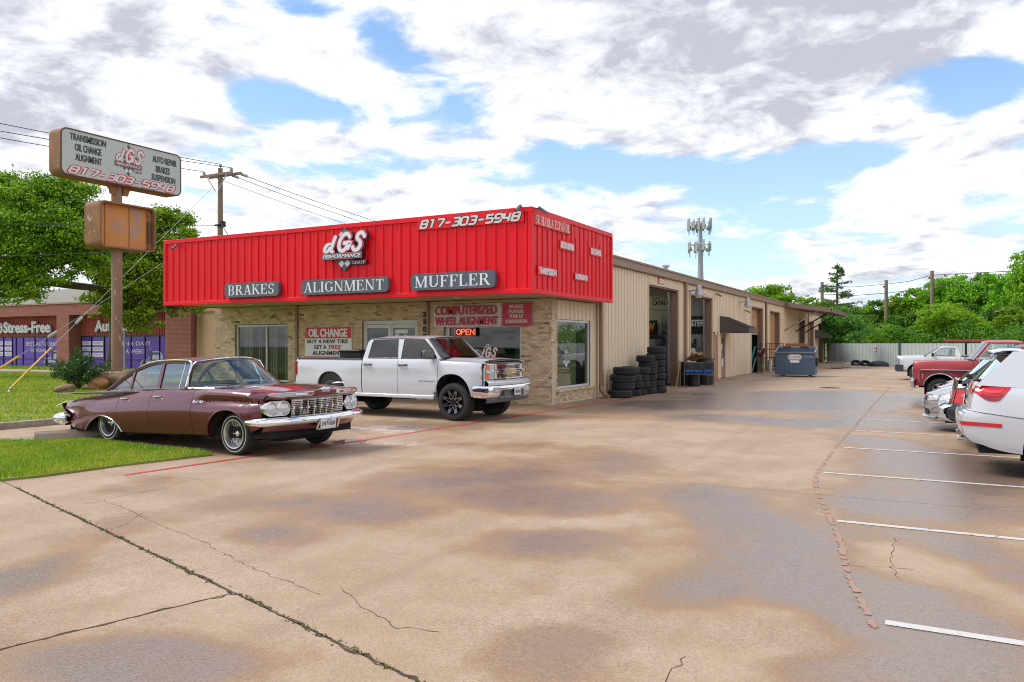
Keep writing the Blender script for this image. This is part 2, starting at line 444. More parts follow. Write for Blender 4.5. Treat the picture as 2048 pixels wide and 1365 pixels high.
def phone(mb,fr,s,a0,b0,a1,b1,d,shear=0.28,w=0.34,wo=0.56,mi=0,mo=1,slope=0.0):
 n=len(s);adv=1.36;wid=adv*(n-1)+1.0+shear*1.4
 sa=(a1-a0)/wid;sb=(b1-b0)/1.4
 for i,ch in enumerate(s):
  for q,(pts,cl)in enumerate(digit_paths(ch)):
   def T(x,y,i=i):return (a0+(i*adv+x+shear*y)*sa,b0+y*sb+slope*((i*adv+x)*sa))
   stroke(mb,fr,pts,wo,d+0.0004*q,mo,closed=cl,T=T)
   stroke(mb,fr,pts,w,d+0.003+0.0004*q,mi,closed=cl,T=T)
 return mb
 # bold serif capitals as stems, hairlines and arcs, cell height 1
SERIF=[0.17,0.055,0.05]
def serif_letter(mb,fr,ch,T,d,mi=0,k=[0]):
 S,H,G=SERIF
 def poly(p):
  k[0]=(k[0]+1)%7
  mb.add([fr.p(*T(a,b),d+0.0003*k[0])for a,b in p],[tuple(range(len(p)))],mi)
 def rect(a0,b0,a1,b1):poly([(a0,b0),(a1,b0),(a1,b1),(a0,b1)])
 def serif(x,y,w=0.34):rect(x-w/2,y,x+w/2,y+G)
 def stem(x,w=S,y0=0.0,y1=1.0,sf=(1,1),sw=None):
  rect(x-w/2,y0,x+w/2,y1)
  if sf[0]:serif(x,y0,sw or w+0.17)
  if sf[1]:serif(x,y1-G,sw or w+0.17)
 def arc(cx,cy,rx,ry,t0,t1,wmax,wmin,n=14):
  """crescent: thick at the sides, thin at top and bottom"""
  for i in range(n):
   q=[]
   for t in (t0+(t1-t0)*i/n,t0+(t1-t0)*(i+1)/n):
    c,s_=math.cos(R(t)),math.sin(R(t));w=lerp(wmin,wmax,abs(c)**1.5)
    q.append(((cx+rx*c,cy+ry*s_),(cx+(rx-w)*c,cy+(ry-w)*s_)))
   mb.add([fr.p(*T(*x),d+0.0021)for x in (q[0][0],q[1][0],q[1][1],q[0][1])],[(0,1,2,3)],mi)
 def diag(x0,y0,x1,y1,w):poly([(x0-w/2,y0),(x0+w/2,y0),(x1+w/2,y1),(x1-w/2,y1)])
 def vser(x,y0,y1):poly([(x-.02,y0),(x+.03,y0),(x+.03,y1),(x-.02,y1)])
 if ch=='I':stem(.2);return .40
 if ch=='L':stem(.2);rect(.2,0,.72,H);poly([(.60,0),(.72,0),(.72,.28),(.69,.28)]);return .76
 if ch in 'EF':
  stem(.2);rect(.2,1-H,.70,1);rect(.2,.49,.52,.49+H);poly([(.58,1),(.70,1),(.70,.74),(.67,.74)]);vser(.51,.38,.66)
  if ch=='E':rect(.2,0,.72,H);poly([(.60,0),(.74,0),(.74,.28),(.71,.28)])
  return .80 if ch=='E' else .74
 if ch=='T':stem(.42);rect(.06,1-H,.78,1);poly([(.06,1),(.18,1),(.09,.72),(.06,.72)]);poly([(.66,1),(.78,1),(.78,.72),(.75,.72)]);return .84
 if ch=='H':stem(.2);stem(.74);rect(.2,.48,.74,.48+H);return .94
 if ch=='U':stem(.2,y0=.28,sf=(0,1));stem(.76,.07,.28,1,sf=(0,1),sw=.26);arc(.455,.30,.34,.30,180,360,.17,.06);return .94
 if ch in 'NÑ':
  stem(.18,.07,sw=.26);stem(.82,.07,sf=(0,1),sw=.26);diag(.80,0,.16,1,.17)
  if ch=='Ñ':stroke(mb,fr,[(.3,1.10),(.42,1.17),(.55,1.11),(.68,1.18)],.07,d,mi,T=T)
  return 1.0
 if ch=='M':stem(.18,.07,sw=.26);stem(.98,.17);diag(.56,0,.20,1,.16);diag(.56,0,.94,1,.08);return 1.18
 if ch=='A':
  diag(.16,0,.43,1,.07);diag(.74,0,.46,1,.18);rect(.25,.30,.66,.30+H);serif(.15,0,.26);serif(.74,0,.34);return .92
 if ch=='K':stem(.2);diag(.26,.42,.70,1,.07);diag(.80,0,.42,.60,.19);serif(.70,1-G,.28);serif(.80,0,.3);return .96
 if ch in 'BRP':
  stem(.2)
  rect(.2,1-H,.46,1);rect(.2,.48,.46,.48+H);arc(.46,.75,.27,.25,-90,90,.17,.055)
  if ch=='B':rect(.2,0,.48,H);arc(.48,.265,.30,.265,-90,90,.18,.055);return .86
  if ch=='R':diag(.80,0,.46,.52,.19);serif(.84,0,.2);return .94
  return .80
 if ch=='G':arc(.48,.5,.42,.5,40,320,.18,.05);stem(.76,.16,0.06,.44,sf=(0,1));poly([(.76,.98),(.80,.98),(.80,.68),(.77,.68)]);return .94
 if ch=='O':arc(.47,.5,.42,.5,0,360,.18,.05,24);return .94
 if ch=='S':
  arc(.36,.74,.29,.26,30,270,.14,.06);arc(.36,.26,.30,.26,-150,90,.15,.06);vser(.62,.70,.99);vser(.09,.02,.30);return .74
 return .45
def serif_text(mb,fr,s,a0,b0,a1,b1,d,mi=0):
 dummy=MB();f0=Face((0,0,0),(1,0,0),(0,1,0));adv=[serif_letter(dummy,f0,c,lambda a,b:(a,b),0)+.03 for c in s]
 sa=(a1-a0)/(sum(adv)-.03);sb=b1-b0;x=0
 for c,a in zip(s,adv):
  if c!=' ':serif_letter(mb,fr,c,(lambda p,q,x=x:(a0+(x+p)*sa,b0+q*sb)),d,mi)
  x+=a
 return mb
 # brush lettering: d G S
BRUSH={'d':[[(.62,.30),(.50,.52),(.30,.48),(.14,.22),(.20,.04),(.36,.10),(.56,.40)],[(.86,1.0),(.70,.55),(.56,.14),(.66,.02)]],'G':[[(.92,.80),(.78,.98),(.52,.92),(.28,.62),(.20,.28),(.34,.04),(.60,.10),(.80,.38)],[(.56,.46),(.94,.46),(.78,.16)]],'S':[[(.92,.78),(.78,.98),(.54,.92),(.46,.70),(.62,.52),(.66,.30),(.50,.08),(.26,.04),(.16,.20)]]}
def brush_logo(mb,fr,a0,b0,a1,b1,d,w=0.2,mi=0,depth=0.0,steps=5):
 off=0
 tot=2.75
 for ch,adv in (('d',.90),('G',.95),('S',.9)):
  up=0.85 if ch=='d' else 1.0
  for q,pts in enumerate(BRUSH[ch]):
   pp=[(p.x,p.y)for p in catmull([(x,y,0)for x,y in pts],steps)]
   T=lambda x,y,off=off,up=up:(a0+(off+x)*(a1-a0)/tot,b0+y*up*(b1-b0))
   stroke(mb,fr,pp,w,d+0.0006*q,mi,depth,T=T,rnd=True)
  off+=adv
 return mb
 # ================================================================== THE GROUND
 # wet and dry patches of the lot: (x, y, radius x, radius y, amount, rotation); they are rain stains, kept as a mask on the slabs
WET=[(-5.41,5.30,0.42,0.48,0.90,28),(-5.05,6.38,0.61,0.47,0.70,28),(-2.99,6.23,0.66,0.67,0.90,28),(-5.16,8.67,1.61,1.71,0.55,28),(-4.13,11.21,0.60,1.03,0.80,28),(-3.66,8.01,1.12,0.71,0.50,28),(-2.34,9.23,0.71,0.78,0.60,28),(-1.37,7.64,0.75,1.44,0.95,28),(-1.21,5.95,0.59,1.01,0.50,28),(-0.69,5.96,0.21,0.69,0.70,28),(-1.97,4.11,0.47,0.46,0.70,28),(-1.60,5.35,0.56,0.55,0.55,28),(-3.77,2.82,0.82,0.33,0.90,28),(-6.04,3.48,0.34,0.78,0.90,28),(-4.15,2.85,0.57,0.29,0.40,28),(-5.98,6.44,1.09,0.67,0.60,28),(-8.42,6.50,0.74,0.87,0.35,28),(-0.28,5.94,0.55,0.75,0.95,28),(0.02,5.19,0.73,0.54,0.95,28),(0.38,7.26,0.48,0.86,0.70,28),(0.14,10.07,1.12,1.29,0.80,28),(0.46,12.15,1.07,1.21,0.80,28),(-0.58,9.37,0.76,0.80,0.60,28),(-0.50,4.51,0.54,0.26,0.80,28),(-0.09,7.91,0.45,0.72,0.40,28),(-0.88,15.43,0.63,0.86,1.60,28),(-2.67,18.42,1.11,1.00,1.20,28),(-4.49,18.64,1.18,1.00,1.40,28),(-4.00,23.82,4.37,2.31,1.80,28),(-5.61,27.53,3.43,2.12,0.90,28),(-1.90,28.11,2.94,3.41,1.40,28),(-1.65,21.07,1.48,1.37,0.60,28),(-0.40,19.03,1.73,1.47,1.00,28),(0.05,12.91,1.30,1.43,1.00,28),(-0.16,14.28,0.97,0.70,0.80,28),(-6.73,21.50,2.12,1.80,0.40,28),(-3.43,12.85,1.32,1.23,0.25,28),(-6.64,11.84,1.73,1.22,0.35,28),(-9.61,14.04,1.73,1.47,0.50,28),(-8.93,10.60,1.04,0.67,0.60,28),(-10.30,8.80,1.45,0.82,0.35,28),(-11.20,12.07,2.24,1.12,0.50,28),(-7.28,18.02,1.48,1.37,0.30,28),(-11.01,54.00,6.73,10.53,0.15,28),(-4.75,40.74,4.86,5.39,0.20,28),(-9.00,18.75,1.59,1.58,0.40,28),(-5.74,7.95,0.93,0.69,0.30,28),(-2.19,5.42,0.22,0.62,-0.30,28),(-3.74,4.44,0.80,0.72,-0.45,28),(-2.51,6.21,0.04,0.16,0.00,28),(-1.39,4.43,0.44,0.46,-0.20,28),(-0.92,4.95,0.52,0.60,-0.75,28),(-1.11,4.18,0.24,0.26,-0.40,28),(-2.53,4.38,0.45,0.47,-0.20,28),(-0.15,7.14,0.45,0.59,-0.75,28),(-6.27,13.74,1.54,1.17,-0.40,28),(-7.25,10.45,1.21,0.82,-0.30,28),(-2.70,13.25,1.65,2.53,-0.35,28),(-5.12,15.36,2.03,1.88,-0.35,28),(-7.42,7.45,1.03,0.93,-0.35,28),(-3.69,3.98,0.40,0.51,-0.50,28),(-2.66,3.74,0.35,0.30,-0.50,28),(-5.60,4.19,0.65,0.90,-0.40,28),(-8.23,5.23,0.65,0.53,-0.30,28),(-3.28,6.84,0.82,0.29,-0.50,28),(0.09,6.59,0.22,0.24,-0.20,28),(-1.51,9.02,0.33,0.38,-0.30,28),(-6.98,34.25,4.27,4.14,-0.10,28),(-7.96,8.58,0.65,0.56,-0.30,28),]
PUD=[(-9.20,10.93,0.38,0.50,1.00,28),(-3.68,24.43,0.89,0.59,0.42,28),(-0.88,15.43,0.36,0.29,0.40,28),(-9.84,17.27,0.32,0.72,0.60,28),(-14.68,8.47,0.55,0.46,0.90,28),(-3.71,33.43,0.60,0.71,0.80,28),(-2.92,18.67,0.18,0.23,0.70,28),(-4.62,19.15,0.17,0.26,0.70,28),]
def wet_at(X,Y,L):
 out=np.zeros_like(X)
 for (x,y,rx,ry,a,ro)in L:
  c,s_=math.cos(R(ro)),math.sin(R(ro));dx,dy=X-x,Y-y
  u=(dx*c+dy*s_)/rx;v=(-dx*s_+dy*c)/ry
  out+=a*np.exp(-(u*u+v*v)**1.3)
 return out
def concrete_mat():
 m=bpy.data.materials.new('wet aggregate concrete');m.use_nodes=True
 t=NT(m.node_tree);b=t.n['Principled BSDF']
 co=t.node('ShaderNodeNewGeometry').outputs['Position']
 wet=t.node('ShaderNodeAttribute',attribute_name='wet').outputs['Fac']
 pud=t.node('ShaderNodeAttribute',attribute_name='puddle').outputs['Fac']
 big=t.noise(co,0.35,5,0.6,0.5);mid=t.noise(co,1.7,6,0.62,0.3);fine=t.noise(co,55.0,3,0.7);grit=t.noise(co,190.0,2,0.6)
 w=t.math('ADD',t.math('MULTIPLY',wet,0.9),t.math('ADD',t.math('MULTIPLY',t.math('SUBTRACT',mid,0.5),1.0),t.math('MULTIPLY',t.math('SUBTRACT',big,0.47),1.5)))
 w=t.math('ADD',w,t.math('MULTIPLY',t.math('SUBTRACT',fine,0.5),0.30))
 damp=t.ramp(w,-0.04,0.46);soak=t.ramp(w,0.30,0.88)
 dry=t.mix(t.ramp(t.noise(co,0.9,6,0.65),0.32,0.7),(0.38,0.256,0.162,1),(0.46,0.335,0.228,1))
 dampc=t.mix(t.ramp(t.noise(co,0.6,5,0.6),0.35,0.65),(0.33,0.186,0.088,1),(0.315,0.195,0.108,1))
 soakc=t.mix(t.ramp(mid,0.35,0.65),(0.25,0.168,0.122,1),(0.24,0.172,0.138,1))
 c=t.mix(damp,dry,dampc);c=t.mix(soak,c,soakc)
 ag=t.node('ShaderNodeTexVoronoi',{'Vector':co},feature='F1');ag.inputs['Scale'].default_value=75.0
 stone=t.node('ShaderNodeHueSaturation',{'Saturation':0.9,'Value':t.math('ADD',0.74,t.math('MULTIPLY',t.node('ShaderNodeSeparateXYZ',{0:ag.outputs['Color']}).outputs[0],0.52)),'Color':c}).outputs[0]
 c=t.mix(t.fmix(t.ramp(t.noise(co,0.8,4,0.6),0.35,0.65),0.30,0.75),c,stone)
 c=t.node('ShaderNodeHueSaturation',{'Value':t.math('ADD',0.86,t.math('MULTIPLY',grit,0.28)),'Color':c}).outputs[0]
 # oil drips and tyre-darkened lanes
 oil=t.ramp(t.noise(co,0.55,4,0.55,0.8),0.64,0.80,0.0,0.40)
 c=t.mix(oil,c,(0.17,0.095,0.045,1))
 drip=t.ramp(t.noise(t.vmath('MULTIPLY',co,(1.0,0.8,1.0)),3.2,2,0.4),0.74,0.80,0.0,0.45);c=t.mix(drip,c,(0.12,0.08,0.05,1))
 sep=t.node('ShaderNodeSeparateXYZ',{0:co});lane=t.noise(t.node('ShaderNodeCombineXYZ',{0:t.math('MULTIPLY',sep.outputs[0],1.3),1:t.math('MULTIPLY',sep.outputs[1],0.07),2:0.0}).outputs[0],1.0,3,0.55)
 c=t.mix(t.ramp(lane,0.50,0.72,0.0,0.28),c,(0.23,0.14,0.085,1))
 pw=t.ramp(t.math('ADD',pud,t.math('MULTIPLY',t.math('SUBTRACT',mid,0.5),0.5)),0.42,0.62)
 c=t.mix(t.math('MULTIPLY',pw,0.5),c,(0.10,0.07,0.05,1))
 t.set(b,'Base Color',c)
 r=t.fmix(damp,0.70,0.46);r=t.fmix(soak,r,0.24);r=t.fmix(pw,r,0.03)
 t.set(b,'Roughness',r)
 t.set(b,'Specular IOR Level',t.fmix(soak,t.fmix(damp,0.30,0.50),1.0))
 bs=t.fmix(soak,0.0032,0.0024);bs=t.fmix(pw,bs,0.0)
 bn=t.node('ShaderNodeBump',{'Strength':0.9,'Distance':bs,'Height':t.math('ADD',t.math('MULTIPLY',ag.outputs['Distance'],1.0),t.math('MULTIPLY',fine,0.6))})
 t.set(b,'Normal',bn.outputs[0])
 return m
M_CONC=concrete_mat()
M_GAP=pm('dark joint soil',(0.070,0.055,0.032),0.95,var=0.4,bump=0.01)
M_KERB=pm('old kerb concrete',(0.36,0.30,0.235),0.85,var=0.25,vscale=6,bump=0.006,bscale=60,col2=(0.12,0.10,0.08),c2lo=0.5,c2hi=0.75)
M_SOIL=pm('grass soil',(0.22,0.25,0.05),0.95,var=0.4,vscale=2,bump=0.02)
M_FARGRASS=pm('far lawn',(0.24,0.34,0.035),0.9,var=0.35,vscale=1.2,col2=(0.25,0.24,0.07),c2lo=0.5,c2hi=0.75,c2scale=0.5,bump=0.03,bscale=25)
M_WHITE_LINE=pm('white road paint',(0.60,0.575,0.55),0.6,var=0.18,vscale=9,col2=(0.38,0.28,0.19),c2lo=0.55,c2hi=0.66,c2scale=9)
M_RED_LINE=pm('red road paint',(0.50,0.045,0.05),0.6,var=0.25,vscale=9,col2=(0.36,0.17,0.11),c2lo=0.58,c2hi=0.70,c2scale=6)
M_PINK_LINE=pm('worn red road paint',(0.42,0.17,0.13),0.42,var=0.25,vscale=7,col2=(0.34,0.215,0.14),c2lo=0.40,c2hi=0.54,c2scale=9)
ground=MB();ground.add([(-900,-300,-.09),(900,-300,-.09),(900,1500,-.09),(-900,1500,-.09)],[(0,1,2,3)])
ground.build('ground',pm('distant ground',(0.14,0.17,0.05),0.95,var=0.3,vscale=0.05),kind='structure',label='flat grassy ground reaching to the horizon',smooth=0)
# lot outline and its joints
LOT_X0,LOT_X1,LOT_Y0,LOT_Y1=-16.7,34.0,-6.0,82.0
lot=MB();lot.box(LOT_X0-20,LOT_X1,LOT_Y0,LOT_Y1,-.085,-.028)
lot_o=lot.build('parking_lot',M_GAP,kind='structure',label='concrete parking lot and driveway stained by rain',smooth=0,shift=False)
def slab(name,poly,step,label=None,z=0.0):
 """one concrete slab: a grid trimmed to the polygon, carrying the rain stains, with a rolled edge"""
 P=np.array(poly);x0,y0=P.min(0);x1,y1=P.max(0)
 nx=max(2,int((x1-x0)/step));ny=max(2,int((y1-y0)/step))
 bm=bmesh.new()
 xs=np.linspace(x0,x1,nx+1);ys=np.linspace(y0,y1,ny+1)
 vv=[[bm.verts.new((x,y,z))for x in xs]for y in ys]
 for j in range(ny):
  for i in range(nx):bm.faces.new((vv[j][i],vv[j][i+1],vv[j+1][i+1],vv[j+1][i]))
 n=len(poly)
 for i in range(n):
  a=Vector(poly[i]+(0,))if len(poly[i])==2 else Vector(poly[i]);b=Vector((*poly[(i+1)%n],0));a=Vector((*poly[i],0))
  d=b-a;nrm=Vector((d.y,-d.x,0)).normalized()
  bmesh.ops.bisect_plane(bm,geom=bm.verts[:]+bm.edges[:]+bm.faces[:],plane_co=a,plane_no=nrm,clear_outer=True)
 be=[e for e in bm.edges if e.is_boundary]
 ret=bmesh.ops.extrude_edge_only(bm,edges=be)
 for v in [g for g in ret['geom']if isinstance(g,bmesh.types.BMVert)]:v.co.z-=0.055
 me=bpy.data.meshes.new(name);bm.to_mesh(me);bm.free()
 co=np.empty(len(me.vertices)*3);me.vertices.foreach_get('co',co);co=co.reshape(-1,3)
 for nm,L in (('wet',WET),('puddle',PUD)):
  at=me.attributes.new(nm,'FLOAT','POINT');at.data.foreach_set('value',wet_at(co[:,0],co[:,1],L).astype(np.float32))
 me.materials.append(M_CONC)
 o=bpy.data.objects.new(name,me);COL.objects.link(o);attach(o,lot_o)
 if label:o['label']=label
 return o
G2=0.011
# joints: J1 (-9.88,5.52)-(-2.37,3.32) continued; K (-4.34,3.9)-( -4.71,2.55) continued; seam at y = 9.69
def jy(x):return 5.52+(x+9.88)*(3.62-5.52)/(-3.45+9.88)if x<-3.45 else 3.62+(x+3.45)*(3.30-3.62)/(1.08)
JX=6.0
def jy(x):return 5.52+(x+9.88)*(-0.29)
kx=lambda y:-4.34+(y-3.92)*0.275
slab('slab',[(kx(-6)-G2,-6),(kx(jy(-4.34))-G2,jy(-4.34)-G2),(-16.7,jy(-16.7)-G2),(-16.7,-6)],0.14,'driveway apron slab left of the short joint')
slab('slab',[(kx(-6)+G2,-6),(JX,-6),(JX,jy(JX)-G2),(kx(jy(-4.34))+G2,jy(-4.34)-G2)],0.14,'driveway apron slab below the weedy diagonal joint')
slab('slab',[(-16.7,jy(-16.7)+G2),(JX,jy(JX)+G2),(JX,9.69-G2/2),(-16.7,9.69-G2/2)],0.12,'wide lot slab between the diagonal joint and the straight joint')
slab('slab',[(-16.7,9.69+G2/2),(JX,9.69+G2/2),(JX,34.0),(-16.7,34.0)],0.16,'long lot slab running past the parked cars')
slab('slab',[(JX+G2,-6),(LOT_X1,-6),(LOT_X1,34.0),(JX+G2,34.0)],0.9)
slab('slab',[(-9.6,34.0+G2),(LOT_X1,34.0+G2),(LOT_X1,82.0),(-9.6,82.0)],0.35,'far lot slab running to the metal fence')
# painted lines
def line(name,pts,w,mat,label,z=0.004):
 mb=MB();L=[]
 for i,p in enumerate(pts):
  a=Vector(pts[max(i-1,0)]);b=Vector(pts[min(i+1,len(pts)-1)]);d=(b-a).normalized();n=Vector((-d.y,d.x));q=Vector(p)
  L.append([(*(q+n*w/2),z),(*(q-n*w/2),z)])
 mb.grid(L)
 return mb.build(name,mat,kind='structure',label=label,smooth=0,shift=False)
for (y,xa,xb,lab)in ((5.44,-.28,5.2,'nearest white stall line on the wet lot'),(8.33,-.86,5.2,'second white stall line from the camera'),(11.37,-1.34,5.2,'third white stall line near the white SUV'),(14.27,-1.36,5.2,'white stall line running under the white SUV'),(17.15,-1.41,5.2,'white stall line beside the dark SUV'),(19.73,-1.39,5.2,'white stall line beside the silver sedan'),(22.6,-1.4,5.2,'white stall line beyond the silver sedan'),(25.5,-1.45,5.2,'white stall line before the red pickup'),(28.4,-1.5,5.2,'white stall line beyond the red pickup'),(31.3,-1.55,5.2,'farthest white stall line'),(44.5,-5.6,-1.2,'long white line before the far white pickup')):
 line('stall_line',[(xa,y),(xb,y-.02)],0.09,M_WHITE_LINE,lab)
for (y,xa,xb,lab)in ((12.75,-15.5,-9.05,'white stall line between the maroon sedan and the white pickup'),(18.35,-15.5,-10.0,'white stall line behind the white pickup'),(9.0,-15.0,-10.6,'white stall line under the maroon sedan')):
 line('stall_line',[(xa,y),(xb,y)],0.10,M_WHITE_LINE,lab)
line('red_line',[(-9.5,6.72),(-9.12,11.3),(-8.85,18.0),(-8.68,23.1),(-8.80,31.0),(-8.95,41.6)],0.10,M_RED_LINE,'red fire lane line along the shop front')
cur=[(p.x,p.y)for p in catmull([(-.33,5.3,0),(-.40,5.6,0),(-.60,6.5,0),(-.76,7.55,0),(-1.0,8.7,0),(-1.20,9.7,0),(-1.36,10.7,0),(-1.42,11.6,0),(-1.5,15,0),(-1.54,21,0),(-1.6,27,0),(-1.63,35,0)],8)]
def ragged(pts,w,mat,label,seed):
 rng=random.Random(seed);mb=MB()
 for i in range(len(pts)-1):
  a,b=Vector(pts[i]),Vector(pts[i+1]);n=max(1,int((b-a).length/.05));d=(b-a).normalized();nn=Vector((-d.y,d.x));L=[]
  for k in range(n+1):
   q=a.lerp(b,k/n);e0,e1=w*rng.uniform(.05,.5),w*rng.uniform(.15,.5);keep=rng.random()<.86
   if keep:L.append([(*(q+nn*e0),.004),(*(q-nn*e1),.004)])
   if (not keep or k==n)and len(L)>1:mb.grid(L)
   if not keep:L=[]
 mb.build('red_line',mat,kind='structure',label=label,smooth=0,shift=False)
ragged(cur,.075,M_PINK_LINE,'faint worn pink line curving along the ends of the stalls',4)
# kerbs, lawns, pavement
def kerb(name,pts,w,h,label):
 mb=MB();mb.bar([(x,y,h/2-.04)for x,y in pts],w,h+.08);return mb.build(name,M_KERB,kind='structure',label=label,smooth=0,shift=False)
def lawn_sheet(name,poly,z,mat,label,top=0.0):
 mb=MB();mb.prism(poly,(0,0,0),(1,0,0),(0,1,0),-.06,z);return mb.build(name,mat,kind='structure',label=label,smooth=0,shift=False)
ISL=[(-16.62,2.9),(-13.2,4.35),(-10.6,5.30),(-10.3,6.1),(-10.22,7.2),(-9.95,8.55),(-10.6,8.72),(-12.2,8.72),(-13.3,8.75),(-14.7,7.9),(-16.62,6.6)]
lawn_sheet('lawn',ISL,0.03,M_SOIL,'near lawn island beside the driveway')
BIG=[(-17.0,2.0),(-17.0,20.0),(-24.0,20.0),(-24.0,29.0),(-60,24.0),(-60,-4)]
lawn_sheet('lawn',BIG,0.10,M_SOIL,'lawn behind the kerb around the pole sign')
kerb('kerb',[(-16.85,1.0),(-16.85,20.1)],0.22,0.13,'low kerb along the lawn behind the sedan')
lawn_sheet('pavement',[(-70,25.2),(-23.6,29.3),(-23.6,31.2),(-70,27.4)],0.12,pm('pinkish pavement',(0.44,0.33,0.26),0.85,var=0.15,bump=0.004),'pale pink pavement crossing the lawn')
lawn_sheet('lawn',[(-75,27.5),(-23.8,31.3),(-23.8,36.5),(-75,36.5)],0.14,M_FARGRASS,'lawn in front of the brick shop')
def grass(name,poly,z,n,h,label,seed,cols,wid=0.006):
 rng=np.random.default_rng(seed);P=np.array(poly);x0,y0=P.min(0);x1,y1=P.max(0)
 pts=np.empty((0,2))
 while len(pts)<n:
  q=np.column_stack([rng.uniform(x0,x1,n),rng.uniform(y0,y1,n)]);ins=np.zeros(n,bool);j=len(P)-1
  for i in range(len(P)):
   c=((P[i,1]>q[:,1])!=(P[j,1]>q[:,1]))&(q[:,0]<(P[j,0]-P[i,0])*(q[:,1]-P[i,1])/(P[j,1]-P[i,1]+1e-9)+P[i,0]);ins^=c;j=i
  pts=np.vstack([pts,q[ins]])
 pts=pts[:n]+rng.normal(0,.03,(n,2));a=rng.uniform(0,2*PI,n);hh=h*rng.uniform(0.45,1.25,n);ln=hh*rng.uniform(0.1,0.8,n);b=rng.uniform(0,2*PI,n)
 patch=np.sin(pts[:,0]*1.9+np.sin(pts[:,1]*2.3))*np.sin(pts[:,1]*1.6+1.0);hh*=1.0+0.30*patch
 w=wid*rng.uniform(0.7,1.4,n)
 v=np.empty((n,4,3))
 v[:,0,:2]=pts+np.column_stack([np.cos(a),np.sin(a)])*w[:,None];v[:,1,:2]=pts-np.column_stack([np.cos(a),np.sin(a)])*w[:,None];v[:,0,2]=v[:,1,2]=z
 mid=pts+np.column_stack([np.cos(b),np.sin(b)])*(ln*0.35)[:,None]
 v[:,2,:2]=mid-np.column_stack([np.cos(a),np.sin(a)])*(w*.7)[:,None];v[:,2,2]=z+hh*0.6
 v[:,3,:2]=pts+np.column_stack([np.cos(b),np.sin(b)])*ln[:,None];v[:,3,2]=z+hh
 me=bpy.data.meshes.new(name);me.vertices.add(4*n);me.vertices.foreach_set('co',v.ravel())
 me.loops.add(6*n);me.polygons.add(2*n)
 base=np.arange(n)[:,None]*4;idx=np.concatenate([base+np.array([[0,1,2]]),base+np.array([[0,2,3]])],1).ravel()
 me.loops.foreach_set('vertex_index',idx.astype(np.int32));me.polygons.foreach_set('loop_start',np.arange(2*n,dtype=np.int32)*3)
 me.update(calc_edges=True);me.materials.append(cols)
 o=bpy.data.objects.new(name,me);COL.objects.link(o);tag(o,label,None,None,'stuff');return o
def grass_mat(name,c1,c2,c3):
 m=bpy.data.materials.new(name);m.use_nodes=True;t=NT(m.node_tree);b=t.n['Principled BSDF']
 rp=t.node('ShaderNodeNewGeometry');co=rp.outputs['Position']
 n=t.ramp(t.noise(co,1.1,5,0.6),0.35,0.68)
 c=t.mix(n,c1,c2);c=t.mix(t.ramp(rp.outputs['Random Per Island'],00.74,0.92,0,0.8),c,c3)
 c=t.node('ShaderNodeHueSaturation',{'Value':t.math('ADD',0.65,t.math('MULTIPLY',rp.outputs['Random Per Island'],0.7)),'Color':c}).outputs[0]
 t.set(b,'Base Color',c);b.inputs['Roughness'].default_value=0.55;b.inputs['Specular IOR Level'].default_value=0.25
 tl=t.node('ShaderNodeBsdfTranslucent',{'Color':c});mx=t.node('ShaderNodeMixShader',{0:0.3,1:b.outputs[0],2:tl.outputs[0]})
 t.l.new(mx.outputs[0],t.n['Material Output'].inputs[0]);return m
M_GRASS=grass_mat('grass blades',(0.20,0.40,0.012,1),(0.42,0.52,0.025,1),(0.55,0.45,0.16,1))
grass('grass',ISL,0.03,80000,0.048,'short green grass on the near lawn island',3,M_GRASS,0.0045)
grass('grass',[(-17.0,4.0),(-17.0,20.0),(-24.0,20.0),(-24,28.5),(-46,26),(-46,12)],0.10,120000,0.065,'green grass on the lawn around the pole sign',4,M_GRASS,0.011)
grass('grass',[(-66,28.2),(-24.2,31.5),(-24.2,36.3),(-66,34)],0.14,30000,0.11,'bright grass in front of the brick shop',5,M_GRASS,0.02)
# weeds in the diagonal joint
def weeds():
 rng=np.random.default_rng(8);P=[]
 for k in range(95):
  x=rng.uniform(-9.9,-1.9)if k%2 else rng.choice([-9.6,-8.9,-8.2,-7.4,-6.4,-5.2,-4.1,-3.2,-2.9,-2.5])+rng.normal(0,.12)
  P.append((x,jy(x)+rng.normal(0,.012)))
 mb=MB()
 for x,y in P:
  for q in range(rng.integers(3,9)):
   a=rng.uniform(0,2*PI);r=rng.uniform(.005,.022);h=rng.uniform(.002,.016);w=.003
   c,s_=math.cos(a),math.sin(a)
   mb.add([(x-s_*w,y+c*w,-.01),(x+s_*w,y-c*w,-.01),(x+c*r+s_*w,y+s_*r-c*w,h),(x+c*r-s_*w,y+s_*r+c*w,h)],[(0,1,2,3)])
 mb.build('weeds',grass_mat('joint weeds',(0.10,0.14,0.02,1),(0.19,0.19,0.04,1),(0.22,0.13,0.06,1)),kind='stuff',label='small weeds and moss growing in the diagonal joint',smooth=0,recalc=False,shift=False)
weeds()
def crumbs():
 rng=np.random.default_rng(9);mb=MB()
 for k in range(330):
  t=rng.uniform(0,1)
  if k<600:x=lerp(-9.9,-1.6,t);y=jy(x)+rng.normal(0,.022)
  else:y=rng.uniform(1.5,3.9);x=kx(y)+rng.normal(0,.015)
  s_=rng.uniform(.002,.008)
  mb.obox((x,y,-.004+s_/2),(s_*2,s_*1.6,s_*1.2),(0,0,rng.uniform(0,3)))
 mb.build('debris',pm('joint crumbs',(0.10,0.075,0.045),0.9,island=0.6),kind='stuff',label='dark crumbs of soil along the open joints',smooth=0,recalc=False,shift=False)
crumbs()
